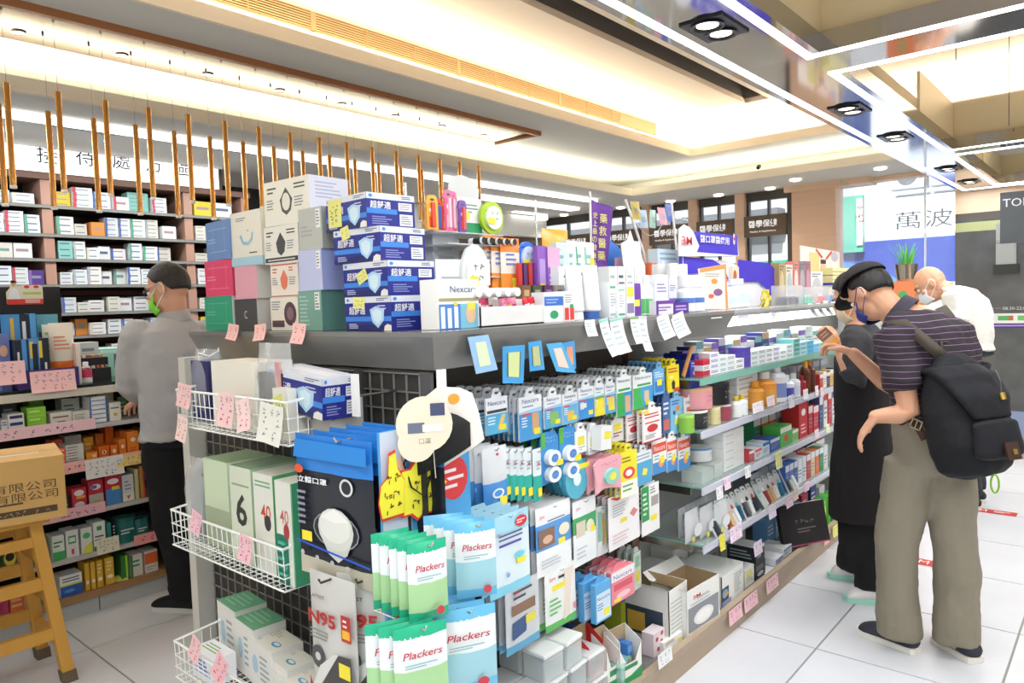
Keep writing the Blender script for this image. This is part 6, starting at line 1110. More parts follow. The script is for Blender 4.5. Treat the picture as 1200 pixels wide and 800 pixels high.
bx('yellow_green_carton', 728, 751, 692, 735, -1.50, .08, '#b8c83c', [('p', 0, .85, 1, 1, '#3f78c8'), ('l', .1, .1, .8, .3, mat('#4a7a3a'), 2)], 'lime green carton with blue top edge behind the display lobe')
q = bx('display_carton', 752, 779, 697, 752, -1.43, .09, '#c3cc3e', [('d', .5, .62, .48, .28, '#3f8ad8'), ('l', .25, .5, .75, .7, mat('#d8e048'), 2), ('p', 0, 0, 1, .22, '#c9d244')], 'lime display carton with round blue lobe')
MB().prism([(-.03, 0), (.03, 0), (.03, .02), (.02, .025), (.02, .05), (-.02, .05), (-.02, .025), (-.03, .02)], -.002, .002, mat('#3f8ad8', .4)).build('back_flap', q, loc=(0, .03, q.dimensions.z if 0 else span(752, 779, 697, 752, -1.43, ZB)[1]))
bx('floral_carton', 766, 779, 739, 767, -1.32, .05, '#e8dade', [('d', .3, .7, .12, .1, '#b8405a'), ('d', .7, .5, .12, .1, '#b8405a'), ('d', .4, .25, .12, .1, '#b8405a'), ('d', .75, .85, .12, .1, '#c85a70')], 'small white carton with crimson flowers')
bx('small_white_carton', 779, 799, 746, 774, -1.30, .05, '#ecebe4', [('l', .1, .6, .6, .85, mat('#8a8f88'), 2), ('p', .75, .3, .95, .6, '#e6dc5c')], 'small cream carton at the shelf edge beside the flowered one', rz=86)
def flap_box(xl, xr, yt, yb, X, d, base, fr, lab, left=(), open_=True, rz=90, inner='#b49a74'):
    w, h, y, zb = span(xl, xr, yt, yb, X, ZB); b = MB(); m = mat(base, .4); t = .003; inn = mat(inner, .7)
    b.box(-w/2, -d/2, 0, w/2, -d/2+t, h, m, {'+y': inn}).box(-w/2, d/2-t, 0, w/2, d/2, h, m, {'-y': inn}).box(-w/2, -d/2, 0, -w/2+t, d/2, h, m, {'+x': inn}).box(w/2-t, -d/2, 0, w/2, d/2, h, m, {'-x': inn}).box(-w/2, -d/2, 0, w/2, d/2, t, inn)
    if open_:
        b.add([(-w/2, d/2, h), (w/2, d/2, h), (w/2, d/2+.04, h+.03), (-w/2, d/2+.04, h+.03)], [(0, 1, 2, 3)], m); b.add([(-w/2, -d/2, h), (-w/2, d/2, h), (-w/2-.03, d/2-.01, h+.02), (-w/2-.03, -d/2+.01, h+.02)], [(0, 1, 2, 3)], m)
    else: b.box(-w/2, -d/2, h, w/2, d/2, h+.002, m)
    setface(b, '-y', w, d, h); prints(b, fr, w, h)
    if left: setface(b, '-x', w, d, h); prints(b, left, d, h)
    b.M = Matrix(); return T(b.build('mask_carton_open'), lab, 'carton', X-d/2, y, ZB, rz)
flap_box(784, 806, 686, 750, -1.31, .26, '#e6e5de', [('l', .1, .2, .9, .8, mat('#c0c4c2'), 8)], 'large opened white carton with brown inside', left=[('p', .25, .1, .9, .6, '#3f4a5a'), ('p', .3, .15, .6, .5, '#d8b04a')])
flap_box(808, 842, 682, 752, -1.28, .16, '#e9e9e4', [('t', '3M', .3, .80, .08, .22, mat('#d83a3a'), .01), ('p', .04, .1, .96, .62, '#8d9096'), ('d', .5, .32, .3, .17, '#e4e6e4'), ('d', .5, .32, .22, .12, '#f2f3f0'), ('l', .3, .72, .9, .78, mat('#8a8f90'), 2), ('l', .1, .64, .8, .7, mat('#b8bcc0'), 1)], 'white respirator carton with grey panel showing a round mask', rz=86)
flap_box(846, 872, 667, 738, -1.30, .22, '#eaebe6', [('p', .0, .2, .3, .62, '#3a3c42'), ('d', .14, .42, .12, .14, '#6fa8c8'), ('d', .2, .38, .08, .06, '#d8a04a'), ('p', 0, .06, .4, .2, '#8fa0c8'), ('l', .55, .2, .95, .85, mat('#a8b0ae'), 8)], 'tall white carton with dark window and printed side', open_=False)
for n, (xl, xr, yt, yb, X, d, base, fr, lab) in enumerate((
    (873, 884, 664, 728, -1.31, .16, '#ebebe6', [('l', .1, .2, .9, .9, mat('#b8bcba'), 8), ('g', [(.1, .4), (.9, .55), (.6, .85), (.2, .9)], '#dfe58a')], 'white carton with large yellow-green note'),
    (885, 897, 658, 690, -1.31, .14, '#20242e', [('l', .1, .5, .9, .85, mat('#9aa0ac'), 3), ('d', .5, .25, .3, .15, '#c9ccd0')], 'dark navy carton, lower one behind the yellow note'),
    (898, 908, 668, 715, -1.30, .12, '#e4e6e8', [('l', .1, .2, .9, .8, mat('#8a9ab8'), 6)], 'white carton with grey-blue print before the dark cartons'),
    (909, 918, 652, 706, -1.30, .12, '#e6e9ee', [('l', .1, .2, .9, .5, mat('#5a7ac0'), 3), ('p', 0, .6, 1, .8, '#5a7ac0')], 'white carton with blue band near the black book'),
    (919, 928, 640, 690, -1.31, .12, '#eaecef', [('p', 0, .7, 1, .9, '#4f9ad0'), ('l', .1, .2, .9, .6, mat('#9aa8b8'), 3)], 'white and sky blue carton beside the black book'))): bx('lower_carton', xl, xr, yt, yb, X, d, base, fr, lab+', bottom shelf')
o = carton('dark_top_carton', .10, .14, .075, '#23262e', [('t', 'MASK'[0:0] or '口罩', .4, .5, .4, .4, mat('#d8dade')), ('p', 0, .85, 1, 1, '#e2e4e6')], left=[('l', .1, .2, .9, .8, mat('#9aa'), 3)], faces={'+z': '#e2e3e4'}); p = at_x(891, 660, -1.32); T(o, 'dark carton with pale top standing on the lower dark carton', 'carton', -1.38, at_x(891, 660, -1.31).y, ZB+span(885, 897, 658, 690, -1.31, ZB)[1]+.001)
for n, (xl, xr, yt, yb, zz) in enumerate(((899, 907, 640, 655, 0), (909, 918, 628, 650, 0), (920, 927, 616, 638, 0))): pass
b = MB(); b.M = Matrix(); b.box(-.15, -.012, 0, .15, .012, .21, mat('#1c1a1e', .35), {'+y': mat('#e8e4dc'), '+z': mat('#e8e4dc'), '+x': mat('#e8e4dc')}); b.M = Matrix.Translation((0, -.012, 0)); b.scrawl(0, .12, .14, .03, mat('#8a8688'), 1, -.001); b.lines(-.05, .06, .08, .09, mat('#6a666a'), 2, -.001); b.patch(-.15, 0, .15, .006, '#b04a6a', -.001)
p = at_x(945, 640, -1.28); T(b.build('black_book'), 'large black book lying against the bottom shelf edge', 'book', -1.27, p.y-.03, ZB+.02, 62, rx=-14)
for n, (px_, c1, c2) in enumerate(((953, '#e8862e', '#3a6ac0'), (958, '#4a5ac0', '#e8c84a'), (963, '#e05a2e', '#f0d0a0'), (968, '#3aa858', '#e8e04a'), (973, '#6ac04a', '#f0f0e8'), (978, '#3a9a48', '#e8d040'))):
    p = at_x(px_, 615, -1.30); o = carton('snack_bag_box', .07, .05, .16, c1, [('d', .5, .5, .35, .25, c2), ('l', .1, .8, .9, .95, mat(c2), 1)]); T(o, f'{["orange and blue", "indigo and yellow", "red-orange", "green and yellow", "light green", "dark green"][n]} snack pack lying at the far end of bottom shelf', 'snack pack', -1.33, p.y, ZB, 90+n*3)
for n in range(7):
    p = at_x(905+n*10, 618, -1.45); o = carton('back_carton', .10, .08, .12+.02*(n % 3), ['#6aa0d0', '#9ac4e4', '#c8ccd0', '#4a7ab8', '#b8344a', '#2f4a8a', '#e0e2e4'][n], [('l', .1, .3, .9, .8, mat('#e8ecf0'), 3)]); T(o, f'{["blue", "pale blue", "grey", "mid blue", "crimson", "navy", "white"][n]} carton in the second row of the bottom shelf', 'carton', -1.49, p.y-.02, ZB)
for n, px_ in enumerate((800, 815, 830, 845, 860, 875)): T(carton('flat_white_carton', .14, .11, [.16, .2, .15, .19, .17, .15][n], '#dfe0dc', [('l', .2, .3, .8, .8, mat('#a8aaa6'), 4)]), f'white carton in the back row of the bottom shelf, {ORD[n]} from the post', 'carton', -1.585, 2.72+n*.16, ZB, 90)
# price cards on shelf rails
for n, (px_, py_, w, h, c, X) in enumerate(((779, 768, .10, .05, '#eceeee', -1.258), (846, 745, .0, 0, '', 0), (880, 722, .14, .06, '#f0c2ca', -1.255), (905, 704, .14, .06, '#f0c6cc', -1.255), (862, 740, .13, .06, '#eebcc4', -1.255), (888, 640, .09, .06, '#ecdcec', -1.276), (862, 622, .12, .06, '#eed8e8', -1.276), (846, 632, .05, .065, '#e9e04e', -1.276), (905, 600, .09, .05, '#e6dcec', -1.276), (925, 588, .09, .05, '#efd2dc', -1.276), (932, 580, .07, .05, '#e8d0b8', -1.276), (945, 571, .07, .045, '#eccfdc', -1.276), (843, 576, .06, .05, '#f0eef0', -1.276), (852, 565, .06, .05, '#f3d6e6', -1.276), (876, 552, .06, .05, '#eff0ee', -1.276), (912, 535, .08, .08, '#e6e6a0', -1.272), (957, 509, .06, .045, '#f0ddea', -1.276), (970, 503, .06, .045, '#e6eebc', -1.276), (888, 477, .12, .045, '#f0ecf2', -1.276), (903, 470, .09, .045, '#f2e8ee', -1.276), (927, 469, .07, .06, '#f4f0f2', -1.272), (944, 462, .07, .05, '#f2ecee', -1.276), (957, 458, .05, .05, '#f3eef2', -1.276), (963, 460, .05, .05, '#f3dce4', -1.272), (979, 622, .1, .06, '#e9e67a', -1.255), (985, 612, .1, .06, '#e2e46a', -1.255), (968, 640, .08, .06, '#f0c6c6', -1.255))):
    if not w: continue
    p = at_x(px_, py_-6, X); p.z = .113 if X == -1.255 else p.z; o = price('price_card', w, h, c, '#a85a78' if n % 3 else '#3a4460', '#4a4460', n+30, .08); T(o, ['white price card with black handwriting below the cream carton', '', 'pink price card under the yellow-noted carton', 'pink price card at the foot of the white cartons past the yellow note', 'pink price card under the tall windowed carton', 'pale lilac card on the lowest glass shelf rail', 'wide pinkish card on the lowest glass shelf rail', 'yellow card at the near end of the lowest glass shelf', 'lilac card further along the lowest glass shelf rail', 'rose card on the lowest glass rail before the tan card', 'tan card on the lowest glass shelf rail', 'mauve card furthest along the lowest glass shelf rail', 'white card nearest on the second-lowest glass rail', 'pink card beside the white one on the second-lowest rail', 'small white card before the yellow note on the second-lowest rail', 'large pale yellow note on the second-lowest glass rail', 'lilac card past the yellow note on the second-lowest rail', 'lime-tinted card at the far end of second-lowest rail', 'long pale card on the rail under the pink tin', 'pale card on the tin shelf rail next to the long one', 'white card hanging low from the tin shelf rail', 'white card on the tin shelf rail under the lotion bottles', 'narrow white card on the tin shelf rail', 'pinkish card at the far end of the tin shelf rail', 'yellow card at the far end of the base plank', 'lime yellow card last on the base plank', 'pink card on the base plank beside the black book'][n], 'price card', X, p.y, p.z, 90)
# ================================================================ GOODS ON THE GLASS SHELVES
def row(shelf, X, z, items, where, grp=None, name='carton', cat='carton'):
    """items: (pxl, pxr, height m, base, prints, look[, kind]) ; depth grows with width"""
    for n, it in enumerate(items):
        a, c, h, base, fr, look = it[:6]; kind = it[6] if len(it) > 6 else 'box'; py = {1.095: 430, .885: 480, .66: 540, .425: 600}[shelf]
        ya = at_x(a, py, X).y; yc = at_x(c, py, X).y; w = yc-ya-.002; y = (ya+yc)/2; zz = z
        if kind == 'box': o = carton(name, w, min(.09, max(.04, w)), h, base, fr); cc = cat; d = min(.09, max(.04, w))
        elif kind == 'bottle': o = bottle('lotion_bottle', w/2, h, base, fr[0], label=fr[1] if len(fr) > 1 else None, n=12); cc = 'bottle'; d = w
        elif kind == 'tin': b = MB().lathe([(0, 0), (w/2, 0), (w/2, h*.12), (w/2, h*.86, mat(fr[0] if fr else base)), (w/2, h), (0, h)], mat(base, .3), 18); b.M = Matrix.Translation((0, -w/2, 0)); (b.scrawl(0, h*.5, w*.5, h*.4, mat('#f2eeea' if base < '#80' else '#30302c'), 2)); b.M = Matrix(); o = b.build('round_tin', smooth=40); cc = 'tin'; d = w
        T(o, f'{look}, {where}', cc, X-d/2, y, zz, 90, grp)
J = lambda *c: [('p', 0, .75, 1, 1, c[0]), ('l', .1, .2, .9, .6, mat(c[1] if len(c) > 1 else '#8a94a0'), 3)]
# top glass shelf: two rows of little white medicine cartons, stacked
W1, W2, W3 = '#eceeee', '#e4e8ea', '#f1f1ee'
z = 1.0915
cols = [(824, 832, '#d8344c', 3, 'red and black'), (832, 843, W1, 4, 'black-dotted white'), (843, 852, W1, 3, 'black and white'), (852, 862, W2, 3, 'pale'), (862, 872, W3, 2, 'white'), (872, 880, '#5a48a8', 4, 'violet-printed'), (880, 889, W1, 3, 'white with violet mark'), (889, 898, W2, 3, 'grey-white'), (898, 906, W1, 3, 'plain white'), (906, 914, W2, 3, 'bluish white'), (914, 922, W3, 2, 'cream'), (922, 930, '#cfe4e2', 3, 'pale teal'), (930, 938, '#7cc4be', 4, 'teal'), (938, 946, '#a8d8d4', 3, 'aqua'), (946, 954, '#5ab0d8', 3, 'sky blue'), (954, 962, '#8ccaf0', 2, 'light blue'), (962, 969, '#8ad06a', 2, 'light green'), (969, 976, '#c4e2a0', 2, 'pale green')]
for n, (a, c, col, k, look) in enumerate(cols):
    for j in range(k): row(1.095, -1.32, z+j*.0225, [(a, c, .0215, col if j % 2 == 0 or col < '#c' else W1, [('l', .1, .25, .9, .8, mat(['#3a3c44', '#5a4ab0', '#4a8f90', '#7a8290'][n % 4]), 2)], f'{look} flat carton, {["bottom of its pile", "second up in pile", "third up in pile", "top of four"][j]}')], 'upper glass shelf front row', 'flat cartons on the upper glass shelf', 'flat_carton')
for n in range(20):
    px_ = 800+n*8.5; col = ['#2c2f6a', '#3a3f88', '#dfe2e4', '#e2dccd', '#b8bcc0', '#5a4aa0', '#e9ecec', '#dce8ea', '#e8e6ee', '#cfd8e0'][n % 10]
    row(1.095, -1.42, z, [(px_, px_+8, .10+.015*(n % 3), col, J(['#8a6ab8', '#d8dce0', '#7fb0b8', '#c8a87a'][n % 4]), ['navy', 'indigo', 'silver-white', 'beige', 'grey', 'violet', 'white', 'ice blue', 'lilac', 'blue-grey'][n % 10]+' upright carton')], 'upper glass shelf middle row, '+ORD[n]+' from the grid end', 'upright cartons on the upper glass shelf', 'upright_carton')
# wooden stick leaning & coloured blurry
b = MB().box(-.004, -.009, 0, .004, .009, .14, mat('#c08a50', .5)); p = at_x(800, 415, -1.36); T(b.build('wooden_stick'), 'tan wooden stick leaning on the upper glass shelf', 'stick', -1.36, p.y, 1.10, 0, rx=-35)
# second shelf: tins, cartons, bottles
z = .8815
row(.885, -1.31, z, [(808, 817, .07, '#8ac04a', ['#a8d86a'], 'small green tin', 'tin'), (819, 836, .075, '#2f3034', ['#e6e2da'], 'black and white tin, lower', 'tin'), (839, 848, .07, '#dcd29a', ['#e8e0b8'], 'cream tin, lower', 'tin'), (850, 862, .07, '#a04a58', ['#e8d8d8'], 'wine-red and white tin, lower', 'tin')], 'second glass shelf', 'cosmetic tins')
row(.885, -1.31, z+.076, [(823, 843, .085, '#e8a0a4', ['#dfb98a'], 'pink and tan tin on the lower tins', 'tin')], 'second glass shelf', 'cosmetic tins'); row(.885, -1.31, z+.0712, [(845, 862, .09, '#222326', ['#2c2c30'], 'black tin with white print on the lower tins', 'tin')], 'second glass shelf', 'cosmetic tins')
for n in range(4): row(.885, -1.36, z+.001+n*.042, [(864, 888, .04, W3, [('l', .1, .3, .8, .7, mat('#b8b4aa'), 1)], f'white flat carton, {["lowest", "second", "third", "topmost"][n]} of the pile beside the tins')], 'second glass shelf', 'white carton pile', 'flat_carton')
row(.885, -1.30, z, [(866, 872, .09, '#eef0ee', ['#e8c83a'], 'little white dropper bottle with yellow cap, left twin', 'bottle'), (873, 879, .09, '#eef0ee', ['#e8c83a'], 'little white dropper bottle with yellow cap, right twin', 'bottle'), (891, 899, .13, '#e8a040', ['#e89a30'], 'amber bottle with orange cap next to the white pile', 'bottle'), (904, 915, .16, '#ec9a3c', ['#e8e4dc', '#e8a848'], 'large orange bottle with pale cap', 'bottle'), (917, 926, .19, '#eceef2', ['#eceeee', '#8a9ad0'], 'tall white lotion bottle with lavender label', 'bottle'), (927, 934, .12, '#eceef2', ['#eceeee', '#5a5ab0'], 'white lotion bottle with indigo label', 'bottle'), (935, 941, .12, '#e9ebee', ['#dfe2e4', '#d8d8e8'], 'white lotion bottle with grey label', 'bottle'), (943, 947, .1, '#a02c34', ['#a02c34'], 'small dark red bottle', 'bottle'), (948, 952, .17, '#6a3420', ['#e8a83a'], 'brown bottle with yellow cap, first', 'bottle'), (953, 959, .18, '#5a2c22', ['#c87a2a'], 'brown bottle with tan cap, second', 'bottle')], 'second glass shelf')
row(.885, -1.31, z, [(961+n*4, 965+n*4, .08+.01*(n % 2), ['#c83a3a', '#e8e0c8', '#3a3a6a', '#e0b050', '#c8484a', '#28406a'][n], J('#e8e4e0'), ['red', 'cream', 'navy', 'ochre', 'brick', 'dark blue'][n]+' slim box at the far end') for n in range(6)], 'second glass shelf', None, 'slim_box')
row(.885, -1.42, z, [(890+n*9, 898+n*9, .13, ['#e9ebee', '#dfe4ea', '#e6dfe0', '#e8e6da', '#c8b8a8', '#7a6a60', '#a89a90', '#8a8480', '#989494'][n], J('#b8bcc8'), f'{["white", "ice", "rosy", "cream", "sand", "taupe", "stone", "slate", "ash"][n]} box behind the bottles') for n in range(9)], 'second glass shelf', None, 'back_box')
# third shelf: plain white cartons, gauze, green and red medicine boxes
z = .6565
for n in range(5): row(.66, -1.33, z+.0005+n*.034, [(848, 872, .033, '#e9eae6', [('l', .1, .3, .5, .6, mat('#c4c6c2'), 1)], f'plain white long carton, {["lowest", "second", "third", "fourth", "topmost"][n]} of five')], 'third glass shelf', 'white long cartons', 'long_carton')
for n in range(4): row(.66, -1.45, z+.0005+n*.034, [(838, 862, .033, '#e2e4e0', [], f'plain pale carton, {["lowest", "second", "third", "top"][n]} of the rear pile')], 'third glass shelf', 'pale rear cartons', 'long_carton')
row(.66, -1.32, z, [(822, 836, .05, clear_film('#e0ece6', .5), [], 'clear box of white gauze near the grid'), (837, 847, .055, clear_film('#e6eee8', .55), [], 'clear box of gauze beside the white cartons')], 'third glass shelf', None, 'gauze_box')
row(.66, -1.36, z+.06, [(826, 840, .055, '#e6e8e6', ['#5a90d0'], 'white roll with blue label on the clear gauze box', 'tin')], 'third glass shelf')
row(.66, -1.315, z, [(878, 884, .05, '#c8444c', J('#f0e8e8'), 'small red and white box'), (885, 893, .045, '#e4e0e4', J('#d84a50'), 'white box with red top'), (894, 902, .06, '#cfe0ea', J('#3a6ab0'), 'pale box with blue top'), (903, 914, .06, '#3a58b0', J('#d8dce8'), 'royal blue box'), (915, 928, .10, '#4ab04a', [('p', 0, .7, 1, .95, '#e8f0e0'), ('d', .5, .4, .2, .2, '#d84a3a')], 'bright green box'), (929, 936, .06, '#8ac870', J('#f0f0ea'), 'light green box'), (937, 947, .19, '#c42a30', [('l', .2, .1, .8, .4, mat('#f0d0d0'), 3), ('d', .5, .7, .25, .1, '#f2e8e4')], 'tall red box'), (948, 953, .15, '#b8242c', J('#f0d8d8'), 'slim red box'), (954, 960, .14, '#c83038', J('#f2e0dc'), 'second slim red box'), (961, 965, .18, '#4a5a88', J('#e0e4ec'), 'slate blue slim box'), (966, 970, .2, '#e8e4dc', J('#c84a4a'), 'cream slim box'), (971, 975, .2, '#c8404a', J('#f0e6e4'), 'red and cream slim box'), (976, 980, .2, '#e6e6e2', J('#3a4a7a'), 'white slim box')], 'third glass shelf', None, 'medicine_box')
row(.66, -1.42, z, [(884+n*9, 892+n*9, .14, ['#2f8a58', '#e8702c', '#e0562a', '#9aa0c8', '#a8aed0', '#c83a34', '#d8484a', '#283040'][n], J('#f0ece4'), f'{["green", "orange", "orange-red", "lavender", "pale lavender", "scarlet", "coral", "charcoal"][n]} box in the rear row') for n in range(8)], 'third glass shelf', None, 'rear_box')
# fourth shelf: blister packs leaning, clear-wrapped tools
z = .4215
for n in range(16):
    px_ = 832+n*6.2; p = at_x(px_, 610, -1.33); col = ['#3a4048', '#c8ccc8', '#8a3a34', '#c8a070', '#dfe2de', '#2f6a8a', '#4a4a50', '#d8dcd8'][n % 8]
    o = hangcard('tool_card', .055, .13, clear_film('#e4e8e6', .7), [('p', .15, .1, .85, .5, col), ('d', .5, .7, .2, .12, ['#d84a4a', '#58b8c8', '#e8e8e4', '#3a3a3a'][n % 4]), ('l', .1, .55, .9, .6, mat('#667'), 1)], .006, (.3, .15, .7, .6, .012, col)); T(o, f'clear blister pack of nail tools, lowest glass shelf, {ORD[n]} from grid end', 'tool pack', -1.35, p.y, z+.13*.83, 90+random.uniform(-12, 12), 'blister packs on the lowest glass shelf', ry=0); o.rotation_euler.x = R(-random.uniform(18, 32))
for n in range(12):
    px_ = 795+n*5; p = at_x(px_, 600, -1.40); o = pouch('clear_tool_bag', .07, .12, .03, clear_film('#dfe5e6', .55), [('p', .3, .2, .7, .6, ['#c8343a', '#9aa0a4', '#e8e8e4'][n % 3]), ('l', .1, .7, .9, .85, mat('#8a8f94'), 2)], hang=False, seed=n)
    if p.y < 2.68: p.y = 2.68+n*.02
    T(o, f'clear bag of small tools, rear row of lowest glass shelf, {ORD[n]} from post', 'tool bag', -1.42, p.y, z, 90+random.uniform(-10, 10), 'clear tool bags on the lowest glass shelf')
row(.425, -1.315, z, [(921+n*5, 925.5+n*5, .13, ['#3a66b8', '#4a76c8', '#3458a8', '#e8eaee', '#dfe2e8', '#c83c3c', '#d8c8a0', '#e8702c', '#3a8a58', '#e4e4e0'][n], J('#dfe4ee'), f'{["blue", "mid blue", "dark blue", "white", "pale grey", "red", "sand", "orange", "green", "off-white"][n]} upright slim pack') for n in range(10)], 'lowest glass shelf', None, 'slim_pack')
row(.425, -1.42, z, [(880+n*11, 890+n*11, .11, ['#6a7078', '#cfd4d8', '#8fb4d8', '#2f4f98', '#e4e6ea', '#b8344a', '#2c2a2c', '#c88a4a'][n], J('#dfe4ee'), f'{["grey", "silver", "light blue", "navy", "white", "crimson", "black", "caramel"][n]} pack in the rear row') for n in range(8)], 'lowest glass shelf', None, 'rear_pack')
# big white gauze bags near the post under the lowest glass shelf's near end
for n, (px_, py_) in enumerate(((783, 600), (795, 612), (812, 622))):
    p = at_x(px_, py_, -1.36); o = pouch('clear_mask_bag', .12, .13, .05, clear_film('#eceff0', .6), [('p', .05, .1, .25, .25, '#e8e04a'), ('d', .5, .4, .3, .2, '#dfe2e4')], hang=False, seed=n+40); T(o, f'clear bag with a white cup mask, {["nearest the post", "middle one", "nearest the blister packs"][n]}, lowest glass shelf', 'bag', -1.36+.02*n, max(p.y, 2.66+n*.09), z, 90)
# ================================================================ LEFT COUNTER GOODS (counter shelves face the aisle, front x = -3.74)
XL_ = -3.76
def lrow(z, X, items, where, name='medicine_carton', py=500, grp=None, dd=.09):
    for n, it in enumerate(items):
        a, c, h, base, fr, look = it[:6]; stack = it[6] if len(it) > 6 else 1
        ya, yc = at_x(a, py, X).y, at_x(c, py, X).y; w = yc-ya-.003
        for k in range(stack):
            o = carton(name, w, dd, h, base, fr); 
            nm = look if stack == 1 else f'{look}, {["bottom", "second", "third", "fourth", "fifth", "sixth"][k]} of its pile'
            T(o, f'{nm}, {where}', 'carton', X-dd/2, (ya+yc)/2, z+k*(h+.0005), 90, grp or (where+' cartons'))
def sq(c, n=3): return [('l', .1, .2, .9, .8, mat(c), n)]
# counter top: blue boxes in a purple tray, orange pack, pen rack, teal crate, monitor
zc = 1.1005
def lbox(name, xl, xr, yt, yb, X, d, base, fr, lab, cat='carton', z=zc, left=(), **k):
    return box_at(name, xl, xr, yt, yb, X, d, base, fr, lab, cat, z, left=left, **k)
BB = [('p', .0, 0, .55, 1, '#1c2434'), ('p', .2, .35, .38, .75, '#dfe2e4'), ('p', .6, 0, 1, 1, '#4a92d4'), ('p', .3, .05, .5, .2, '#e8c83a')]
lbox('blue_black_box', 18, 32, 398, 446, XL_, .08, '#2a3a52', BB, 'blue and black box standing first in the purple tray', z=1.105)
lbox('blue_black_box', 32, 45, 397, 446, XL_, .08, '#4a92d4', [('p', .3, .6, .6, .95, '#e8c83a'), ('p', .0, 0, .2, 1, '#1c2434'), ('p', .5, .1, 1, .9, '#1c2434')], 'blue box with yellow patch standing second in the purple tray', z=1.105)
lbox('blue_black_box', 45, 58, 396, 445, XL_, .08, '#1c2434', [('p', .55, .1, .75, .5, '#dfe2e4'), ('p', .1, .6, .4, .95, '#e8c83a'), ('p', 0, 0, .12, 1, '#4a92d4')], 'near-black box with white lettering block standing third in the purple tray', z=1.105)
lbox('blue_tall_box', 8, 36, 368, 446, -3.86, .07, '#4a8ec8', [('p', .6, 0, 1, 1, '#1c2434'), ('p', .7, .3, .85, .9, '#dfe2e4'), ('p', .2, .4, .35, .95, '#e2b93a')], 'tall blue box in the rear row of the purple tray')
lbox('blue_tall_box', 37, 44, 367, 446, -3.86, .07, '#5aa2dc', [], 'narrow sky blue box in the rear row')
lbox('blue_tall_box', 45, 70, 368, 446, -3.90, .07, '#5f9fb0', [('p', .05, 0, .95, .75, '#3a4650'), ('l', .1, .55, .8, .7, mat('#cfd6da'), 1)], 'teal rounded pack behind the orange and cream packet')
w, h, y, zb = span(20, 92, 432, 447, -3.75, zc); b = MB(); m = mat('#4a3478', .4); b.box(-w/2, -.004, 0, w/2, 0, h, m).box(-w/2, 0, 0, w/2, .15, .003, m).box(-w/2, 0, 0, -w/2+.004, .15, h, m).box(w/2-.004, 0, 0, w/2, .15, h, m); T(b.build('purple_tray'), 'dark purple cardboard tray on the left counter', 'tray', -3.745, y, zc-.0, 90)
o = pouch_at('orange_packet', 60, 89, 378, 437, -3.80, .05, '#e6dccb', [('z', 0, 0, .42, 1, '#f0782c'), ('l', .1, .55, .8, .8, mat('#d88a6a'), 4)], 'cream and orange soft packet standing on the left counter', z=1.105)
pouch_at('cream_packet', 52, 66, 380, 437, -3.85, .04, '#dedccb', [('l', .1, .5, .8, .9, mat('#a8b890'), 4)], 'cream soft packet behind the orange one', z=1.105)
lbox('narrow_book', 88, 95, 402, 448, -3.80, .10, '#e8ded0', [('p', 0, 0, .2, 1, '#e0a0a0')], 'narrow cream booklet next to the pink bottle')
b = bottle_at('pink_bottle', 96, 110, 424, 448, -3.79, '#e6e0dc', '#eeeeec', 'white bottle with crimson label beside the black pen rack', z=zc, label='#cc3a5c', band=(.3, .9), neck=.4)
pr = empty('pen_rack', (0, 0, 0)); w, h, y, zb = span(103, 130, 416, 446, -3.85, zc)
MB().box(-3.98, y-w/2, zc, -3.88, y+w/2, zc+h*.9, mat('#1c1c1e', .4)).box(-3.88, y-w/2, zc, -3.85, y+w/2, zc+h*.5, mat('#232326', .4)).build('rack', pr)
for i in range(5):
    for j in range(3): MB().lathe([(0, 0), (.008, 0), (.008, .012), (0, .014)], mat(['#c8906a', '#d8d0c0', '#b8505a', '#c89a4a', '#8a8a8c'][(i+j) % 5]), 8).build('pot', pr, 30, loc=(-3.87 if j == 0 else -3.9-.03*j, y-w*.4+i*w*.2, zc+h*.5 if j == 0 else zc+h*.9))
tag(pr, 'black sample rack with tiny coloured pots on the left counter', 'rack')
lbox('teal_crate', 118, 148, 408, 428, -4.05, .15, '#a4dcc8', [('p', .5, .3, .75, .8, '#6a7a9a'), ('p', 0, .85, 1, .95, '#c4ece0')], 'pale teal plastic crate behind the pen rack', 'crate')
lbox('grey_carton', 94, 116, 401, 428, -4.0, .10, '#c9ccc8', [('l', .1, .7, .8, .9, mat('#7a8a9a'), 1), ('p', 0, .5, 1, .52, '#9aa09c')], 'pale grey carton between the packet and the teal crate')
lbox('photo_pack', 0, 12, 391, 446, -3.80, .08, '#6a7ab8', [('d', .4, .7, .4, .1, '#d8a88a'), ('p', 0, .4, 1, .48, '#e8a08a'), ('p', 0, .1, 1, .35, '#3a5a8a')], 'photo-printed pack at the left edge of the counter')
mo = empty('monitor', (0, 0, 0)); y0, y1 = at_x(-60, 350, -4.05).y, at_x(71, 350, -4.05).y; z0, z1 = at_x(40, 368, -4.05).z, at_x(40, 336, -4.05).z
MB().box(-4.09, y0, z0-.1, -4.05, y1, z1, mat('#0f0f10', .3)).build('screen', mo); MB().box(-4.12, (y0+y1)/2-.04, zc, -4.09, (y0+y1)/2+.04, z1-.1, mat('#141414')).box(-4.18, (y0+y1)/2-.12, zc, -4.02, (y0+y1)/2+.12, zc+.01, mat('#141414')).build('stand', mo); tag(mo, 'black monitor seen from behind on the left counter', 'monitor')
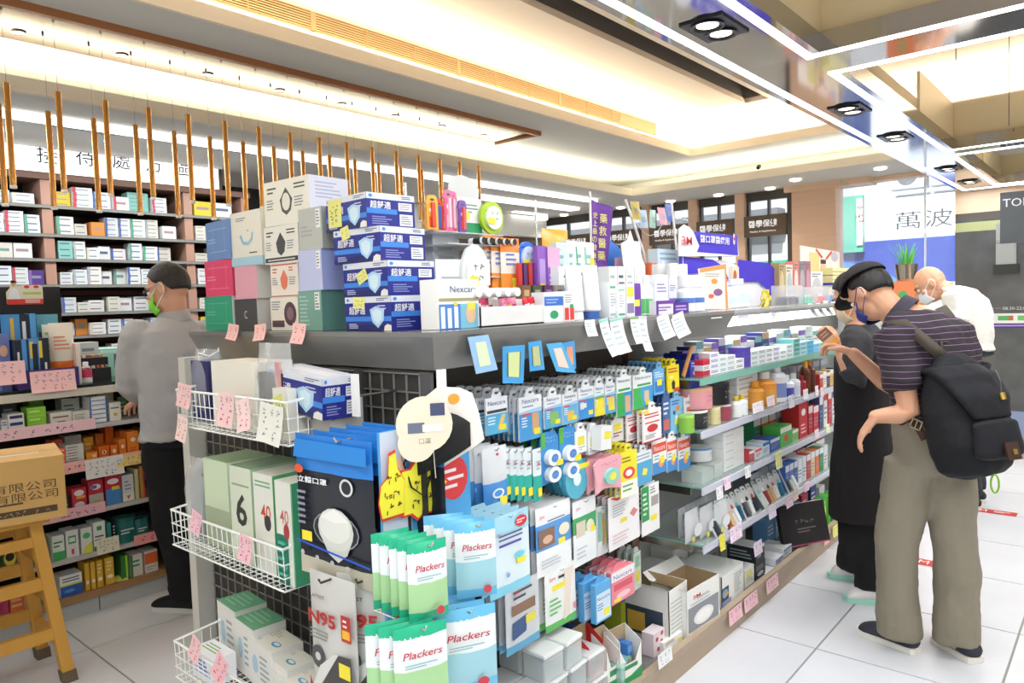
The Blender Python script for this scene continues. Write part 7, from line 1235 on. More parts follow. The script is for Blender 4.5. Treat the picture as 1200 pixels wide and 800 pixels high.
card_shape('doctor_photo_card', [(0, .05), (.05, 0), (.95, 0), (1, .05), (1, .72), (.92, .8), (.45, .78), (.3, .75), (.25, 1), (.15, .98), (.12, .7), (0, .5)], 7, 50, 328, 352, -4.04, '#dfd5b8', [('p', 0, 0, 1, .22, '#d8362e'), ('d', .2, .84, .07, .11, '#d6a27a'), ('d', .2, .93, .08, .06, '#2c241e'), ('g', [(.03, .22), (.38, .22), (.32, .6), (.22, .7), (.12, .6)], '#e6e6e2'), ('d', .56, .84-.12, .08, .06, '#d8362e'), ('d', .82, .84-.12, .08, .06, '#d8362e'), ('l', .5, .05, .95, .2, mat('#f0e4d8'), 2), ('p', .45, .4, .95, .5, '#b8c060')], 'die-cut card with a photo of a man in white and red band', 'card', z=1.485)
# pink price notes on the counter
for n, (px_, py_, w, h, c) in enumerate(((-4, 424, .16, .10, '#f2c4c6'), (62, 434, .18, .095, '#f3c4c2'))):
    p = at_x(px_+(8 if n == 0 else 0), py_, -3.70); o = price('price_card', w, h, c, '#c8744f', '#3a3a80', n+70, .15); T(o, ['pink handwritten sheet at the left edge of the counter', 'pink handwritten sheet taped in front of the purple tray'][n], 'price card', -3.705, p.y, p.z, 90)
for n, (px_, py_, w, h, c) in enumerate(((122, 536, .17, .09, '#e8e6e2'), (152, 533, .12, .05, '#ecd07a'), (126, 630, .10, .07, '#e2dcc0'))):
    p = at_x(px_, py_, -3.728); o = price('price_card', w, h, c, '#3a3a80', '#3a3a70', n+80, .1); T(o, ['white handwritten card below the orange cartons', 'yellow label on the shelf edge under the tallest orange carton', 'cream label hanging over the shelf of green-white boxes'][n], 'price card', -3.728, p.y, p.z, 90)
# shelf 1 (z .905)
lrow(.9055, XL_, [(0, 8, .035, '#dcdcdc', sq('#2a3468', 2), 'white and navy carton at the shelf end', 2), (8, 28, .03, '#e4e2dc', [('p', .1, .3, .9, .75, '#2e3868')], 'white carton with navy block', 3), (31, 54, .036, '#8ccc3a', [('l', .1, .3, .7, .7, mat('#c8e898'), 1), ('p', 0, .9, 1, 1, '#a8dc5a')], 'bright green carton', 3), (58, 84, .075, '#dedcd0', [('l', .1, .6, .9, .8, mat('#a84a50'), 1), ('p', .3, .1, .7, .45, '#5aa868'), ('p', .36, .16, .64, .38, '#dedcd0')], 'cream green-framed carton'), (84, 105, .07, '#dcdacb', sq('#8a9490', 5), 'cream carton with grey lines'), (128, 142, .09, '#dfdccf', [('l', .1, .6, .9, .8, mat('#3a8a8a'), 1), ('d', .5, .35, .2, .1, '#c8b060')], 'cream carton with teal heading')], 'counter top shelf', py=480)
for k in range(6): lrow(.9055+.0215*k, XL_, [(105, 126, .02, '#e2e2de', [('p', 0, .0, .08, 1, '#3a6ab8'), ('p', .92, 0, 1, 1, '#3a6ab8'), ('p', 0, 0, 1, .14, '#3a6ab8')], f'blue-edged carton, {["lowest", "second", "third", "fourth", "fifth", "topmost"][k]}')], 'top shelf', py=480, grp='blue-edged flat cartons')
lrow(.9055, -3.88, [(2, 20, .14, '#3a3e42', sq('#8a8e92'), 'charcoal carton'), (34, 52, .13, '#6a9a3a', sq('#a8c88a'), 'dull green carton'), (72, 94, .12, '#c8cac2', sq('#5a6a60', 4), 'grey-green printed carton'), (97, 112, .13, '#b8bcc0', sq('#6a7078'), 'grey carton'), (114, 134, .135, '#c4c8a8', sq('#8a9468', 4), 'sage printed carton'), (138, 150, .1, '#4a6a3a', sq('#8aa878'), 'dark green carton')], 'rear row, top counter shelf', py=480)
# shelf 2 (z .715)
lrow(.7155, XL_, [(6, 28, .08, '#3ab84a', sq('#8ae098', 2), 'vivid green carton above the cardboard carton'), (68, 76, .024, '#e8704a', sq('#f0c8b0', 1), 'salmon flat carton', 4), (76, 98, .026, '#c9cbc2', [('l', .1, .3, .7, .7, mat('#6a7470'), 1), ('p', 0, 0, .6, .12, '#b84a50')], 'grey-white red-footed carton', 4), (100, 114, .055, '#e8922a', [('p', .5, .5, .9, .8, '#f2cf9a')], 'amber carton, lowest left'), (115, 128, .075, '#d86a1e', [('d', .5, .6, .2, .14, '#ece0d0'), ('p', .42, .5, .58, .7, '#8a3a1a')], 'orange carton with round emblem, first'), (129, 138, .072, '#de7220', [('d', .5, .6, .25, .14, '#ece0d0')], 'orange carton with round emblem, second'), (139, 148, .095, '#e07a28', [('d', .5, .62, .22, .1, '#ece0d0')], 'taller orange carton with round emblem'), (149, 163, .125, '#e2802c', [('d', .5, .68, .22, .08, '#ece0d0'), ('l', .2, .1, .8, .4, mat('#c85a1a'), 3)], 'tallest orange carton with round emblem')], 'second counter shelf', py=520)
lrow(.7155, -3.88, [(60, 74, .12, '#d8684a', sq('#e8b09a', 4), 'salmon carton'), (76, 96, .13, '#b8bcb0', sq('#5a6a68', 5), 'grey striped carton'), (98, 110, .11, '#e8a02e', sq('#f0cc8a'), 'golden carton'), (112, 122, .12, '#c86a22', [], 'rust orange carton'), (124, 134, .145, '#e0661a', [], 'deep orange carton'), (136, 150, .12, '#c8601e', [], 'burnt orange carton'), (164, 172, .12, '#a88a5a', sq('#d8c8a0'), 'khaki carton')], 'rear row of second counter shelf', py=520)
# shelf 3 (z .5)
lrow(.5005, XL_, [(72, 80, .09, '#2e3a34', sq('#8a9a8a'), 'dark green-black carton'), (83, 101, .055, '#c8384a', [('d', .5, .6, .35, .25, '#e8e2e4'), ('p', .3, .1, .9, .35, '#e8b03a')], 'red carton with white oval and yellow corner', 2), (103, 121, .135, '#c03444', [('d', .5, .75, .35, .1, '#e6e0e4'), ('l', .2, .6, .8, .9, mat('#5a6ab0'), 1), ('p', 0, 0, 1, .5, '#b8b4a8'), ('p', .3, .1, .9, .25, '#d8c84a')], 'tall red carton with grey lower half'), (123, 142, .14, '#c8303e', [('d', .5, .8, .38, .1, '#e6e2e8'), ('p', 0, 0, 1, .55, '#4a8ac8'), ('p', .4, .5, .9, .62, '#e8d43a')], 'tall red carton with blue lower half'), (143, 157, .13, '#cfcfcb', [('p', 0, 0, 1, .3, '#dfe0d0'), ('g', [(.5, .05), (.7, .25), (.45, .2), (.3, .25)], '#b85a4a'), ('l', .2, .4, .8, .8, mat('#8a8aa8'), 3)], 'grey and cream carton with a leaf print'), (158, 163, .15, '#c8c090', [], 'straw-coloured slim carton'), (164, 170, .16, '#b88a4a', [('p', .7, 0, 1, 1, '#c83a2a')], 'tan slim carton with red edge')], 'third counter shelf', py=570)
# shelf 4 (z .295)
lrow(.2955, XL_, [(0, 19, .12, '#3a4a2e', [('d', .5, .55, .4, .3, '#d8c84a'), ('d', .5, .6, .3, .16, '#1c1c18')], 'olive box with yellow label behind the stool rungs'), (20, 36, .11, '#3a4a8a', sq('#d8c84a'), 'blue and yellow box behind the stool'), (60, 75, .115, '#dfe6da', [('p', 0, .0, 1, .35, '#4ab060'), ('l', .1, .5, .9, .8, mat('#2f8a58'), 2)], 'white carton with green foot next to the stool leg'), (76, 92, .125, '#dfe2dc', [('p', .2, .5, .8, .8, '#3aa060'), ('p', .27, .57, .73, .73, '#dfe2dc'), ('p', .4, .1, .6, .3, '#d8444a')], 'white carton with green frame and red cross'), (94, 108, .12, '#e0e4dc', [('d', .5, .7, .35, .12, '#4ab070'), ('g', [(0, 0), (1, 0), (1, .45), (.4, .3)], '#d8dc4a')], 'white carton with yellow-green base'), (109, 124, .135, '#e2e4de', [('p', .3, .7, .7, .85, '#4a9a58'), ('l', .1, .3, .9, .55, mat('#4a5a58'), 2), ('p', 0, 0, 1, .15, '#3a9a7a')], 'white carton with green block and small print'), (125, 131, .12, '#3a8a80', [], 'slim teal carton'), (132, 136, .13, '#1c2224', sq('#c8d0d0', 5), 'slim black carton with white letters')], 'fourth counter shelf', py=625)
for n, (px_, r_, h_) in enumerate(((150, .055, .12), (168, .04, .10))):
    p = at_x(px_, 625, XL_); b = MB().lathe([(0, 0), (r_, 0), (r_, h_*.85, mat('#205a58', .3)), (r_*.95, h_), (0, h_)], mat('#256a64', .3), 20); b.M = Matrix.Translation((0, -r_, 0)); b.lines(-r_*.6, h_*.35, r_*.6, h_*.6, mat('#c8d8d4'), 2, -.002); T(b.build('green_tub', smooth=30), ['large dark green tub on the fourth counter shelf', 'smaller dark green tub beside the larger one'][n], 'tub', XL_-r_, p.y, .2955, 90)
# bottom
lrow(.1155, XL_, [(69, 96, .10, '#e2e4e0', [('p', 0, 0, 1, .5, '#2e5ab0'), ('p', 0, .5, 1, .58, '#d8dc4a'), ('l', .1, .65, .9, .9, mat('#4a5a78'), 2), ('d', .4, .25, .25, .08, '#5a8ad0')], 'white and blue carton at the edge of the wooden bottom shelf'), (99, 105, .13, '#d8a834', [('d', .5, .3, .35, .07, '#e6e2d8')], 'golden carton with round mark, first'), (106, 112, .13, '#dcae38', [('d', .5, .3, .35, .07, '#e6e2d8')], 'golden carton with round mark, second'), (113, 121, .13, '#d8a834', [('d', .5, .3, .35, .07, '#e6e2d8'), ('l', .2, .5, .8, .9, mat('#e8d8a0'), 3)], 'golden carton with round mark, third'), (123, 134, .13, '#dcae38', [('d', .5, .3, .35, .07, '#e6e2d8'), ('l', .2, .5, .8, .9, mat('#e8d8a0'), 3)], 'golden carton with round mark, fourth'), (142, 152, .12, '#3a7a38', [('p', .6, 0, .8, 1, '#a8d83a')], 'green carton with lime stripe'), (153, 168, .11, '#d8d4c4', [('l', .2, .4, .8, .8, mat('#3a8a58'), 2), ('p', 0, 0, .2, 1, '#3a7a48')], 'cream and green carton'), (170, 186, .11, '#dcd6c8', [('p', 0, .4, 1, .9, '#e0682e'), ('l', .1, .1, .9, .3, mat('#a8a090'), 2)], 'white and orange carton')], 'bottom counter shelf', py=670)
lrow(.1155, XL_, [(0, 9, .08, '#b83a68', [], 'crimson carton behind the stool'), (10, 28, .08, '#d8703a', sq('#e8b88a', 2), 'orange carton behind the stool')], 'bottom counter shelf', py=690); 
p = at_x(37, 690, XL_); T(MB().lathe([(0, 0), (.05, 0), (.05, .07), (.045, .08), (0, .08)], mat('#b8ccc8', .3), 18).build('grey_tub', smooth=30), 'pale blue-grey tub behind the stool on the bottom shelf', 'tub', XL_-.05, p.y, .1155)
p = at_x(160, 680, -3.76); T(MB().box(-.07, -.04, 0, .07, .04, .02, mat('#dcd8c8'), {'+z': mat('#d8d4c0')}).box(-.07, -.0405, 0, .07, -.04, .02, mat('#e0784a')).build('flat_carton'), 'flat cream and orange carton lying at the front of the wooden bottom shelf', 'carton', -3.79, p.y+.0, .1155+.0, 80) if 0 else None
p = at_x(137, 690, -3.745); T(MB().add([(-.06, 0, .0), (.06, -.01, .0), (.05, .03, .02), (-.05, .04, .012)], [(0, 1, 2, 3)], mat('#dcd868', .7)).add([(-.06, 0, .0), (.06, -.01, .0), (.05, .03, .02), (-.05, .04, .012)], [(3, 2, 1, 0)], mat('#dcd868', .7)).build('yellow_leaflet'), 'crumpled yellow leaflet on the wooden shelf edge near the shoe', 'leaflet', -3.77, p.y, .117, 70)
# orange carton beyond the standing man
p = at_x(245, 650, -3.1); T(carton('orange_carton', .16, .12, .30, '#e0641e', [('p', 0, 0, .15, 1, '#c4541a')]), 'plain orange carton on the floor between the man and the gondola', 'carton', -2.98, 1.88, .002, 60)
# ---------------------------------------------------------------- wall shelves: rows of small cartons, piled
pal = ['#e4e6e4', '#dcdedb', '#e9e9e4', '#d6dadc', '#e2ded2', '#e8e8e8', '#dfe3e6', '#d8d4c6']; pname = ['white', 'grey-white', 'ivory', 'ice white', 'cream', 'bright white', 'bluish white', 'stone']
acc = [('#c8264a', 'magenta'), ('#d8402e', 'red'), ('#5a3a8a', 'violet'), ('#e0c83a', 'yellow'), ('#3a7ac0', 'blue'), ('#8ac4b8', 'aqua'), ('#d88a3a', 'amber'), ('#2a3050', 'navy'), ('#a07a50', 'brown'), ('#6a9a5a', 'green')]
rw = random.Random(21); SN = ['top', 'second', 'third', 'fourth', 'fifth', 'sixth', 'seventh', 'counter-level']
protos = {}
def mini(w, h, ci, ai):
    k = (round(w, 3), round(h, 3), ci, ai)
    if k not in protos:
        b = MB(); base = pal[ci] if ai < 0 else acc[ai][0]; b.box(-w/2, -.05, 0, w/2, .05, h, mat(base, .5)); b.M = Matrix.Translation((0, -.05, 0))
        pr_ = [('l', .12, .3, .85, .75, mat(rw.choice(['#8a94a0', '#5a6a88', '#a88a8a', '#7a9a98'])), 1)]+([('p', 0, 0, .18, 1, rw.choice(['#c84a5a', '#4a6ab0', '#5aa888', '#b0b4b8', '#d8d0c0', '#8a6ab0']))] if rw.random() < .5 else [])
        prints(b, pr_, w, h); b.M = Matrix(); protos[k] = b.build('medicine_pack')
    return protos[k]
for si, z in enumerate(DLEV[:7]):
    zt = [2.285, 2.107, 1.927, 1.772, 1.607, 1.427, 1.277][si]; avail = zt-z-.02
    for (y0, y1) in ((1.19, 1.55), (1.625, 2.45), (2.525, 2.89)):
        y = y0+.01; n = 0
        bay = {1.19: 'bay nearest monitor', 1.625: 'middle bay', 2.525: 'far bay'}[y0]
        while y < y1-.05:
            w = rw.choice([.075, .085, .1]) if si else rw.choice([.10, .14, .12]); 
            if y+w > y1: break
            tall = rw.random() < .3; h = rw.choice([.09, .105]) if tall and avail > .11 else rw.choice([.026, .032, .038]) ; h = min(h, avail); k = 1 if h > .08 else min(int(avail/h), rw.choice([2, 3, 4, 4, 5]))
            if si >= 4: k = min(k, 3)
            ai = rw.randrange(len(acc)) if rw.random() < .11 else -1; ci = rw.randrange(len(pal)); X = BX-.06-rw.choice([0, .0, .03])
            if used_n := True:
                for q in range(k):
                    put(mini(w-.003, h, ci, ai), (X, y+w/2, z+.0005+q*(h+.0004)), 90+rw.uniform(-2, 2), f'{(pname[ci] if ai < 0 else acc[ai][1])} pack, {ORD[n]} along in {bay}, {SN[si]} wall shelf'+(f', {["lowest", "second", "third", "fourth", "fifth"][q]} in pile' if k > 1 else ''), 'medicine pack', 'packs on the '+SN[si]+' wall shelf')
            y += w+rw.choice([.001, .003, .004, .012]); n += 1
# ---------------------------------------------------------------- stool and cardboard carton in front of the counter
st = empty('wooden_stool', (0, 0, 0)); SW = stretched('#d9a64c', '#b9822f', 1, 1, .25, .5, 6, 0, .2); SWx = stretched('#d9a64c', '#b9822f', .25, 1, 1, .5, 6)
foot = mat('#6a5a44', .6)
def px3(px, py, x): return at_x(px, py, x)
# the stool: top 0.60 m high, four splayed legs, rungs
cx, cy, tz = -3.30, .70, .665
legs = {}
for sx in (-1, 1):
    for sy in (-1, 1):
        t = Vector((cx+sx*.11, cy+sy*.155, tz-.03)); f_ = Vector((cx+sx*.155, cy+sy*.225, .0)); legs[(sx, sy)] = (t, f_)
        b = MB(); d = (f_-t); r_ = .021
        vs = [(t.x-r_, t.y-r_, t.z), (t.x+r_, t.y-r_, t.z), (t.x+r_, t.y+r_, t.z), (t.x-r_, t.y+r_, t.z)]; g = t+d*.93; vs2 = [(g.x-r_, g.y-r_, g.z), (g.x+r_, g.y-r_, g.z), (g.x+r_, g.y+r_, g.z), (g.x-r_, g.y+r_, g.z)]; vs3 = [(f_.x-r_, f_.y-r_, 0), (f_.x+r_, f_.y-r_, 0), (f_.x+r_, f_.y+r_, 0), (f_.x-r_, f_.y+r_, 0)]
        F = [(0, 1, 5, 4), (1, 2, 6, 5), (2, 3, 7, 6), (3, 0, 4, 7), (3, 2, 1, 0), (4, 5, 6, 7)]; b.add(vs+vs2, F, SW); lg = b.build('leg', st)
        k_ = .004; MB().add([(x-k_*(1 if i in (0, 3) else -1), y-k_*(1 if i in (0, 1) else -1), z) for i, (x, y, z) in enumerate(vs2)]+[(x-k_*(1 if i in (0, 3) else -1), y-k_*(1 if i in (0, 1) else -1), z) for i, (x, y, z) in enumerate(vs3)], F, foot).build('foot_cap', lg)
def rung(a, c, zz, m=SW, th=.012, hh=.024, name='rung'):
    A = legs[a][0].lerp(legs[a][1], 1-zz/(tz-.03)); B = legs[c][0].lerp(legs[c][1], 1-zz/(tz-.03)); b = MB(); d = (B-A).normalized(); s = Vector((-d.y, d.x, 0))*th
    vs = [A-s-Vector((0, 0, hh)), B-s-Vector((0, 0, hh)), B+s-Vector((0, 0, hh)), A+s-Vector((0, 0, hh)), A-s+Vector((0, 0, hh)), B-s+Vector((0, 0, hh)), B+s+Vector((0, 0, hh)), A+s+Vector((0, 0, hh))]
    b.add(vs, [(0, 3, 2, 1), (4, 5, 6, 7), (0, 1, 5, 4), (1, 2, 6, 5), (2, 3, 7, 6), (3, 0, 4, 7)], m); b.build(name, st)
for zz in (.20, .40): rung((1, -1), (1, 1), zz); rung((-1, -1), (-1, 1), zz)
for zz in (.16, .34, .5): rung((1, 1), (-1, 1), zz); rung((1, -1), (-1, -1), zz)
rung((1, -1), (1, 1), .565, hh=.02, name='apron'); rung((-1, -1), (-1, 1), .565, hh=.02, name='apron')
b = MB().box(cx-.155, cy-.20, tz-.03, cx+.155, cy+.20, tz, SWx); o = b.build('seat', st); m = o.modifiers.new('b', 'BEVEL'); m.width = .008; m.segments = 2
tag(st, 'worn yellow wooden step stool in front of the left counter', 'stool')
cb = empty('cardboard_carton', (cx, cy, tz)); KR = stretched('#c79f5e', '#ba9150', 1, 1, 1, .7, 4)
W_, D_, H_ = .50, .33, .235; b = MB(); b.box(-W_/2, -D_/2, 0, W_/2, D_/2, H_, KR); b.M = Matrix.Translation((0, -D_/2, 0))
INKK = mat('#4a3a26', .7)
b.text('藥品有限公司', .07, .135, .033, INKK, -.001, w=.30); b.text('藥品有限公司', .075, .098, .033, INKK, -.001, w=.30); b.lines(-.05, .068, .22, .084, INKK, 1, -.001); b.patch(-.20, .028, .22, .052, INKK, -.001); b.scrawl(.02, .04, .36, .018, mat('#c79f5e'), 1, -.0015)
b.M = Matrix.Translation((0, 0, H_)) @ Matrix.Rotation(R(-90), 4, 'X'); b.patch(.02, -.05, .18, -.02, mat('#e0d4b4', .3), -.001); b.patch(-.22, -.04, -.08, -.01, mat('#e0d4b4', .3), -.001); b.patch(-W_/2, -.003, W_/2, .003, mat('#8a6a3a'), -.0006)
b.M = Matrix(); b.build('box', cb); cb.rotation_euler.z = R(78); cb.location = (cx+.03, cy+.02, tz+.001); tag(cb, 'brown cardboard carton with Chinese print standing on the wooden stool', 'carton')
# ================================================================ PEOPLE
def V(*a): return Vector(a)
def loft(b, secs, m, n=18, capr=.55):
    """secs: (centre, side vector, front vector); elliptical sections joined, ends rounded off"""
    rows = []; c0, s0, f0 = secs[0]; c1, s1, f1 = secs[-1]; d0 = (secs[0][0]-secs[1][0]).normalized(); d1 = (secs[-1][0]-secs[-2][0]).normalized()
    r0, r1 = min(s0.length, f0.length), min(s1.length, f1.length)
    full = [(c0+d0*r0*capr, s0*.35, f0*.35), (c0+d0*r0*capr*.6, s0*.8, f0*.8)]+list(secs)+[(c1+d1*r1*capr*.6, s1*.8, f1*.8), (c1+d1*r1*capr, s1*.35, f1*.35)]
    vs = []; fs = []; k = len(full)
    for c, s, f in full:
        for j in range(n): t = 2*math.pi*j/n; vs.append(c+s*math.cos(t)+f*math.sin(t))
    for i in range(k-1):
        for j in range(n): fs.append((i*n+j, i*n+(j+1) % n, (i+1)*n+(j+1) % n, (i+1)*n+j))
    fs.append(tuple(range(n-1, -1, -1))); fs.append(tuple((k-1)*n+j for j in range(n))); b.add(vs, fs, m)
def limb(b, pts, rad, m, flat=1., n=14, fdir=None, capr=.9):
    secs = []; k = len(pts)
    for i, p in enumerate(pts):
        d = (pts[min(i+1, k-1)]-pts[max(i-1, 0)]).normalized(); a = d.cross(fdir or V(0, 1, 0)); a = d.cross(V(1, 0, 0)) if a.length < .15 else a; a.normalize(); c = d.cross(a)
        secs.append((p, a*rad[i], c*rad[i]*flat))
    loft(b, secs, m, n, capr)
def ball(b, M, r, m, c=(0, 0, 0), n=14, k=10):
    vs = []; fs = []
    for i in range(k+1):
        th = math.pi*i/k
        for j in range(n): t = 2*math.pi*j/n; vs.append(M @ V(c[0]+r[0]*math.sin(th)*math.cos(t), c[1]+r[1]*math.sin(th)*math.sin(t), c[2]+r[2]*math.cos(th)))
    for i in range(k):
        for j in range(n): fs.append((i*n+j, (i+1)*n+j, (i+1)*n+(j+1) % n, i*n+(j+1) % n))
    b.add(vs, fs, m)
_ct = bpy.data.textures.new('folds', 'CLOUDS'); _ct.noise_scale = .09; _ct.noise_depth = 2
_ct2 = bpy.data.textures.new('folds_large', 'CLOUDS'); _ct2.noise_scale = .16; _ct2.noise_depth = 3
def fuse(b, name, parent, vox, sm=6, fold=0., tex=None):
    o = b.build(name, parent, 180); r = o.modifiers.new('r', 'REMESH'); r.mode = 'VOXEL'; r.voxel_size = vox; r.use_smooth_shade = True
    s = o.modifiers.new('s', 'SMOOTH'); s.iterations = sm; s.factor = .5
    if fold: d = o.modifiers.new('d', 'DISPLACE'); d.texture = tex or _ct; d.strength = fold; d.mid_level = .5
    return o
def axes(F, U):
    F = F.normalized(); S = U.cross(F).normalized(); S = -F.cross(U).normalized() if S.length < .1 else S; U = F.cross(S); return F, U, S     # S points to the figure's left
def frame(c, F, U):
    F, U, S = axes(F, U); return Matrix(((S.x, F.x, U.x, c.x), (S.y, F.y, U.y, c.y), (S.z, F.z, U.z, c.z), (0, 0, 0, 1)))
SKIN = stretched('#d9a888', '#c98f70', 1, 1, 1, .5, 14)
def head_mass(b, M, m):
    ball(b, M, (.074, .094, .098), m, (0, -.006, .022)); ball(b, M, (.058, .062, .07), m, (0, .032, -.045)); ball(b, M, (.052, .03, .03), m, (0, .055, -.075))
    ball(b, M, (.012, .020, .026), m, (0, .100, -.012)); ball(b, M, (.016, .012, .010), m, (0, .108, -.030)); ball(b, M, (.055, .02, .012), m, (0, .076, .030))
    ball(b, M, (.024, .010, .007), m, (0, .090, -.056))
    for s in (-1, 1): ball(b, M, (.009, .02, .031), m, (s*.077, -.010, -.008)); ball(b, M, (.02, .02, .02), m, (s*.045, .062, -.025))
def shell(name, M, parent, rad, lim, m, thick=.004, c=(0, -.006, .022), n=40, k=12, fold=0, ztop=1):
    """patch of a skull-sized ellipsoid from the crown down to a limit angle that depends on the azimuth; 0 deg = face"""
    b = MB(); vs = []; fs = []
    for i in range(k+1):
        for j in range(n):
            t = 2*math.pi*j/n; az = abs((math.degrees(t)-90+180) % 360-180); th = R(lim(az))*i/k
            vs.append(M @ V(c[0]+rad[0]*math.sin(th)*math.cos(t), c[1]+rad[1]*math.sin(th)*math.sin(t), c[2]+rad[2]*math.cos(th)))
    for i in range(k):
        for j in range(n): fs.append((i*n+j, (i+1)*n+j, (i+1)*n+(j+1) % n, i*n+(j+1) % n))
    b.add(vs, fs, m); o = b.build(name, parent, 180); s = o.modifiers.new('t', 'SOLIDIFY'); s.thickness = thick; s.offset = 1
    if fold: d = o.modifiers.new('d', 'DISPLACE'); d.texture = _ct; d.strength = fold
    return o
def interp(az, tab):
    for (a0, v0), (a1, v1) in zip(tab[:-1], tab[1:]):
        if az <= a1: return v0+(v1-v0)*(az-a0)/(a1-a0)
    return tab[-1][1]
HAIR_T = [(0, 48), (45, 62), (70, 92), (95, 84), (110, 118), (180, 124)]
def face_bits(M, parent, mask=None, loops='#f0f0f0', glasses=False, hair=None, hair_tab=HAIR_T, brow='#2a2522'):
    for s in (-1, 1):
        b = MB(); ball(b, M, (.012, .010, .010), mat('#f2efe9', .2), (s*.030, .082, .004)); ball(b, M, (.006, .004, .006), mat('#231812', .15), (s*.030, .0905, .004)); b.build('eye', parent, 60)
        b = MB(); b.tube([M @ V(s*.014, .095, .022), M @ V(s*.030, .096, .027), M @ V(s*.047, .088, .022)], .0028, mat(brow, .8), 6); b.build('eyebrow', parent, 60)
    if hair: shell('hair', M, parent, (.080, .101, .104), lambda a: interp(a, hair_tab), cloth(hair, '#0c0b0a' if hair < '#7' else '#8a8a88', .6, 40, .8), .006, fold=.006)
    if mask:
        b = MB(); vs = []; fs = []; nx, nz = 10, 8
        for j in range(nz+1):
            for i in range(nx+1):
                u = (i/nx-.5)*2; v = j/nz; x = u*.066; z = -.018-.082*v; y = .118-.06*abs(u)**1.8-.020*abs(v-.45)*2-.004*math.sin(v*25)*.4; vs.append(M @ V(x, y, z))
        for j in range(nz):
            for i in range(nx): a = j*(nx+1)+i; fs.append((a, a+1, a+nx+2, a+nx+1))
        b.add(vs, fs, mat(mask, .8)); o = b.build('face_mask', parent, 60); so_ = o.modifiers.new('t', 'SOLIDIFY'); so_.thickness = .003
        for s in (-1, 1):
            MB().tube([M @ V(s*.066, .058, -.022), M @ V(s*.078, .02, -.0), M @ V(s*.084, -.012, .022), M @ V(s*.086, -.026, .002), M @ V(s*.080, -.018, -.03), M @ V(s*.074, .02, -.055), M @ V(s*.064, .055, -.082)], .0018, mat(loops, .6), 6).build('mask_loop', o, 60)
    if glasses:
        b = MB()
        for s in (-1, 1):
            b.tube([M @ V(s*(.033+.024*math.cos(t*math.pi/8)), .106-.012*abs(math.cos(t*math.pi/8)*s+.3), .002+.019*math.sin(t*math.pi/8)) for t in range(17)], .0017, mat('#3a3a3c', .3), 5); b.tube([M @ V(s*.057, .098, .006), M @ V(s*.08, .04, .012), M @ V(s*.082, -.01, .012)], .0018, mat('#3a3a3c', .3), 5)
        b.tube([M @ V(-.01, .108, .006), M @ V(.01, .108, .006)], .0016, mat('#3a3a3c'), 5); b.build('glasses', parent, 60)
def hand(b, W, D, N, m, side=1, curl=28, L=.085, spread=.0215, thumb=35):
    """W wrist, D towards the fingers, N out of the palm; side: which edge carries the thumb"""
    D = D.normalized(); N = (N-D*N.dot(D)).normalized(); A = D.cross(N)*side; s = .95
    loft(b, [(W-D*.01, A*.024, N*.018), (W+D*.02, A*.032, N*.016), (W+D*.055, A*.039, N*.014), (W+D*L, A*.040, N*.012)], m, 12, .5)
    for k, (o_, ln) in enumerate(((1.5, .072), (.5, .080), (-.5, .075), (-1.5, .058))):
        p = W+D*(L-.004)+A*o_*spread; d = D+A*o_*.05; pts = [p-D*.012, p]; an = R(curl*.6); q = p
        for seg in (.45, .3, .25):
            dd = (d*math.cos(an)+N*math.sin(an)).normalized(); q = q+dd*ln*seg; pts.append(q); an += R(curl)
        limb(b, pts, [.0090, .0090, .0085, .0078, .0066], m, 1, 8, A)
    q = W+D*.025+A*.032; an = R(thumb); t1 = q+(D*math.cos(an)+A*math.sin(an)+N*.35).normalized()*.038; t2 = t1+(D*math.cos(an*.5)+A*math.sin(an*.5)*.6+N*.5).normalized()*.03
    limb(b, [q-A*.012, q, t1, t2], [.013, .0125, .0105, .0085], m, 1, 8, N)
def shoe(parent, heel, toe, up=.062, col='#2b2e36', sole='#e8e6dc', w=.046, name='shoe', toe_col=None, top=.075):
    d = (toe-heel); L = d.length; d.normalize(); s = V(-d.y, d.x, 0); b = MB(); m = mat(col, .6)
    loft(b, [(heel+d*.03+V(0, 0, .045), s*w*.9, V(0, 0, .036)), (heel+d*.08+V(0, 0, .050), s*w*.95, V(0, 0, .042)), (heel+d*L*.55+V(0, 0, .042), s*w*1.0, V(0, 0, .034)), (heel+d*L*.78+V(0, 0, .032), s*w*1.08, V(0, 0, .026)), (heel+d*(L-.03)+V(0, 0, .028), s*w*.95, V(0, 0, .019))], m, 14, .9)
    o = fuse(b, name, parent, .006, 3)
    out = [(0, .5), (.04, .78), (.25, .82), (.5, .86), (.75, 1.0), (.9, .88), (.97, .55), (1.0, 0)]; P_ = [(heel+d*u*L+s*v*w) for u, v in out]+[(heel+d*u*L-s*v*w) for u, v in out[::-1][1:]]
    n = len(P_); b = MB(); vs = [V(p.x, p.y, .001) for p in P_]+[V(p.x, p.y, .024) for p in P_]; b.add(vs, [tuple(range(n)), tuple(range(2*n-1, n-1, -1))]+[(i, n+i, n+(i+1) % n, (i+1) % n) for i in range(n)], mat(sole, .5)); b.build('sole', o, 30)
    return o
def neck_ring(c, ax, m, parent, r=.066, h=.03):
    ax = ax.normalized(); a = ax.cross(V(0, 0, 1)); a = a.normalized() if a.length > .1 else V(1, 0, 0); c2 = ax.cross(a); b = MB(); n = 24; vs = []
    for k, (rr, hh) in enumerate(((1.16, -.02), (1.0, h), (.94, h), (1.05, -.02))):
        for j in range(n): t = 2*math.pi*j/n; vs.append(c+(a*math.cos(t)+c2*math.sin(t))*r*rr+ax*hh)
    fs = [(k*n+j, k*n+(j+1) % n, ((k+1) % 4)*n+(j+1) % n, ((k+1) % 4)*n+j) for k in range(4) for j in range(n)]
    b.add(vs, fs, m); b.build('collar', parent, 50)
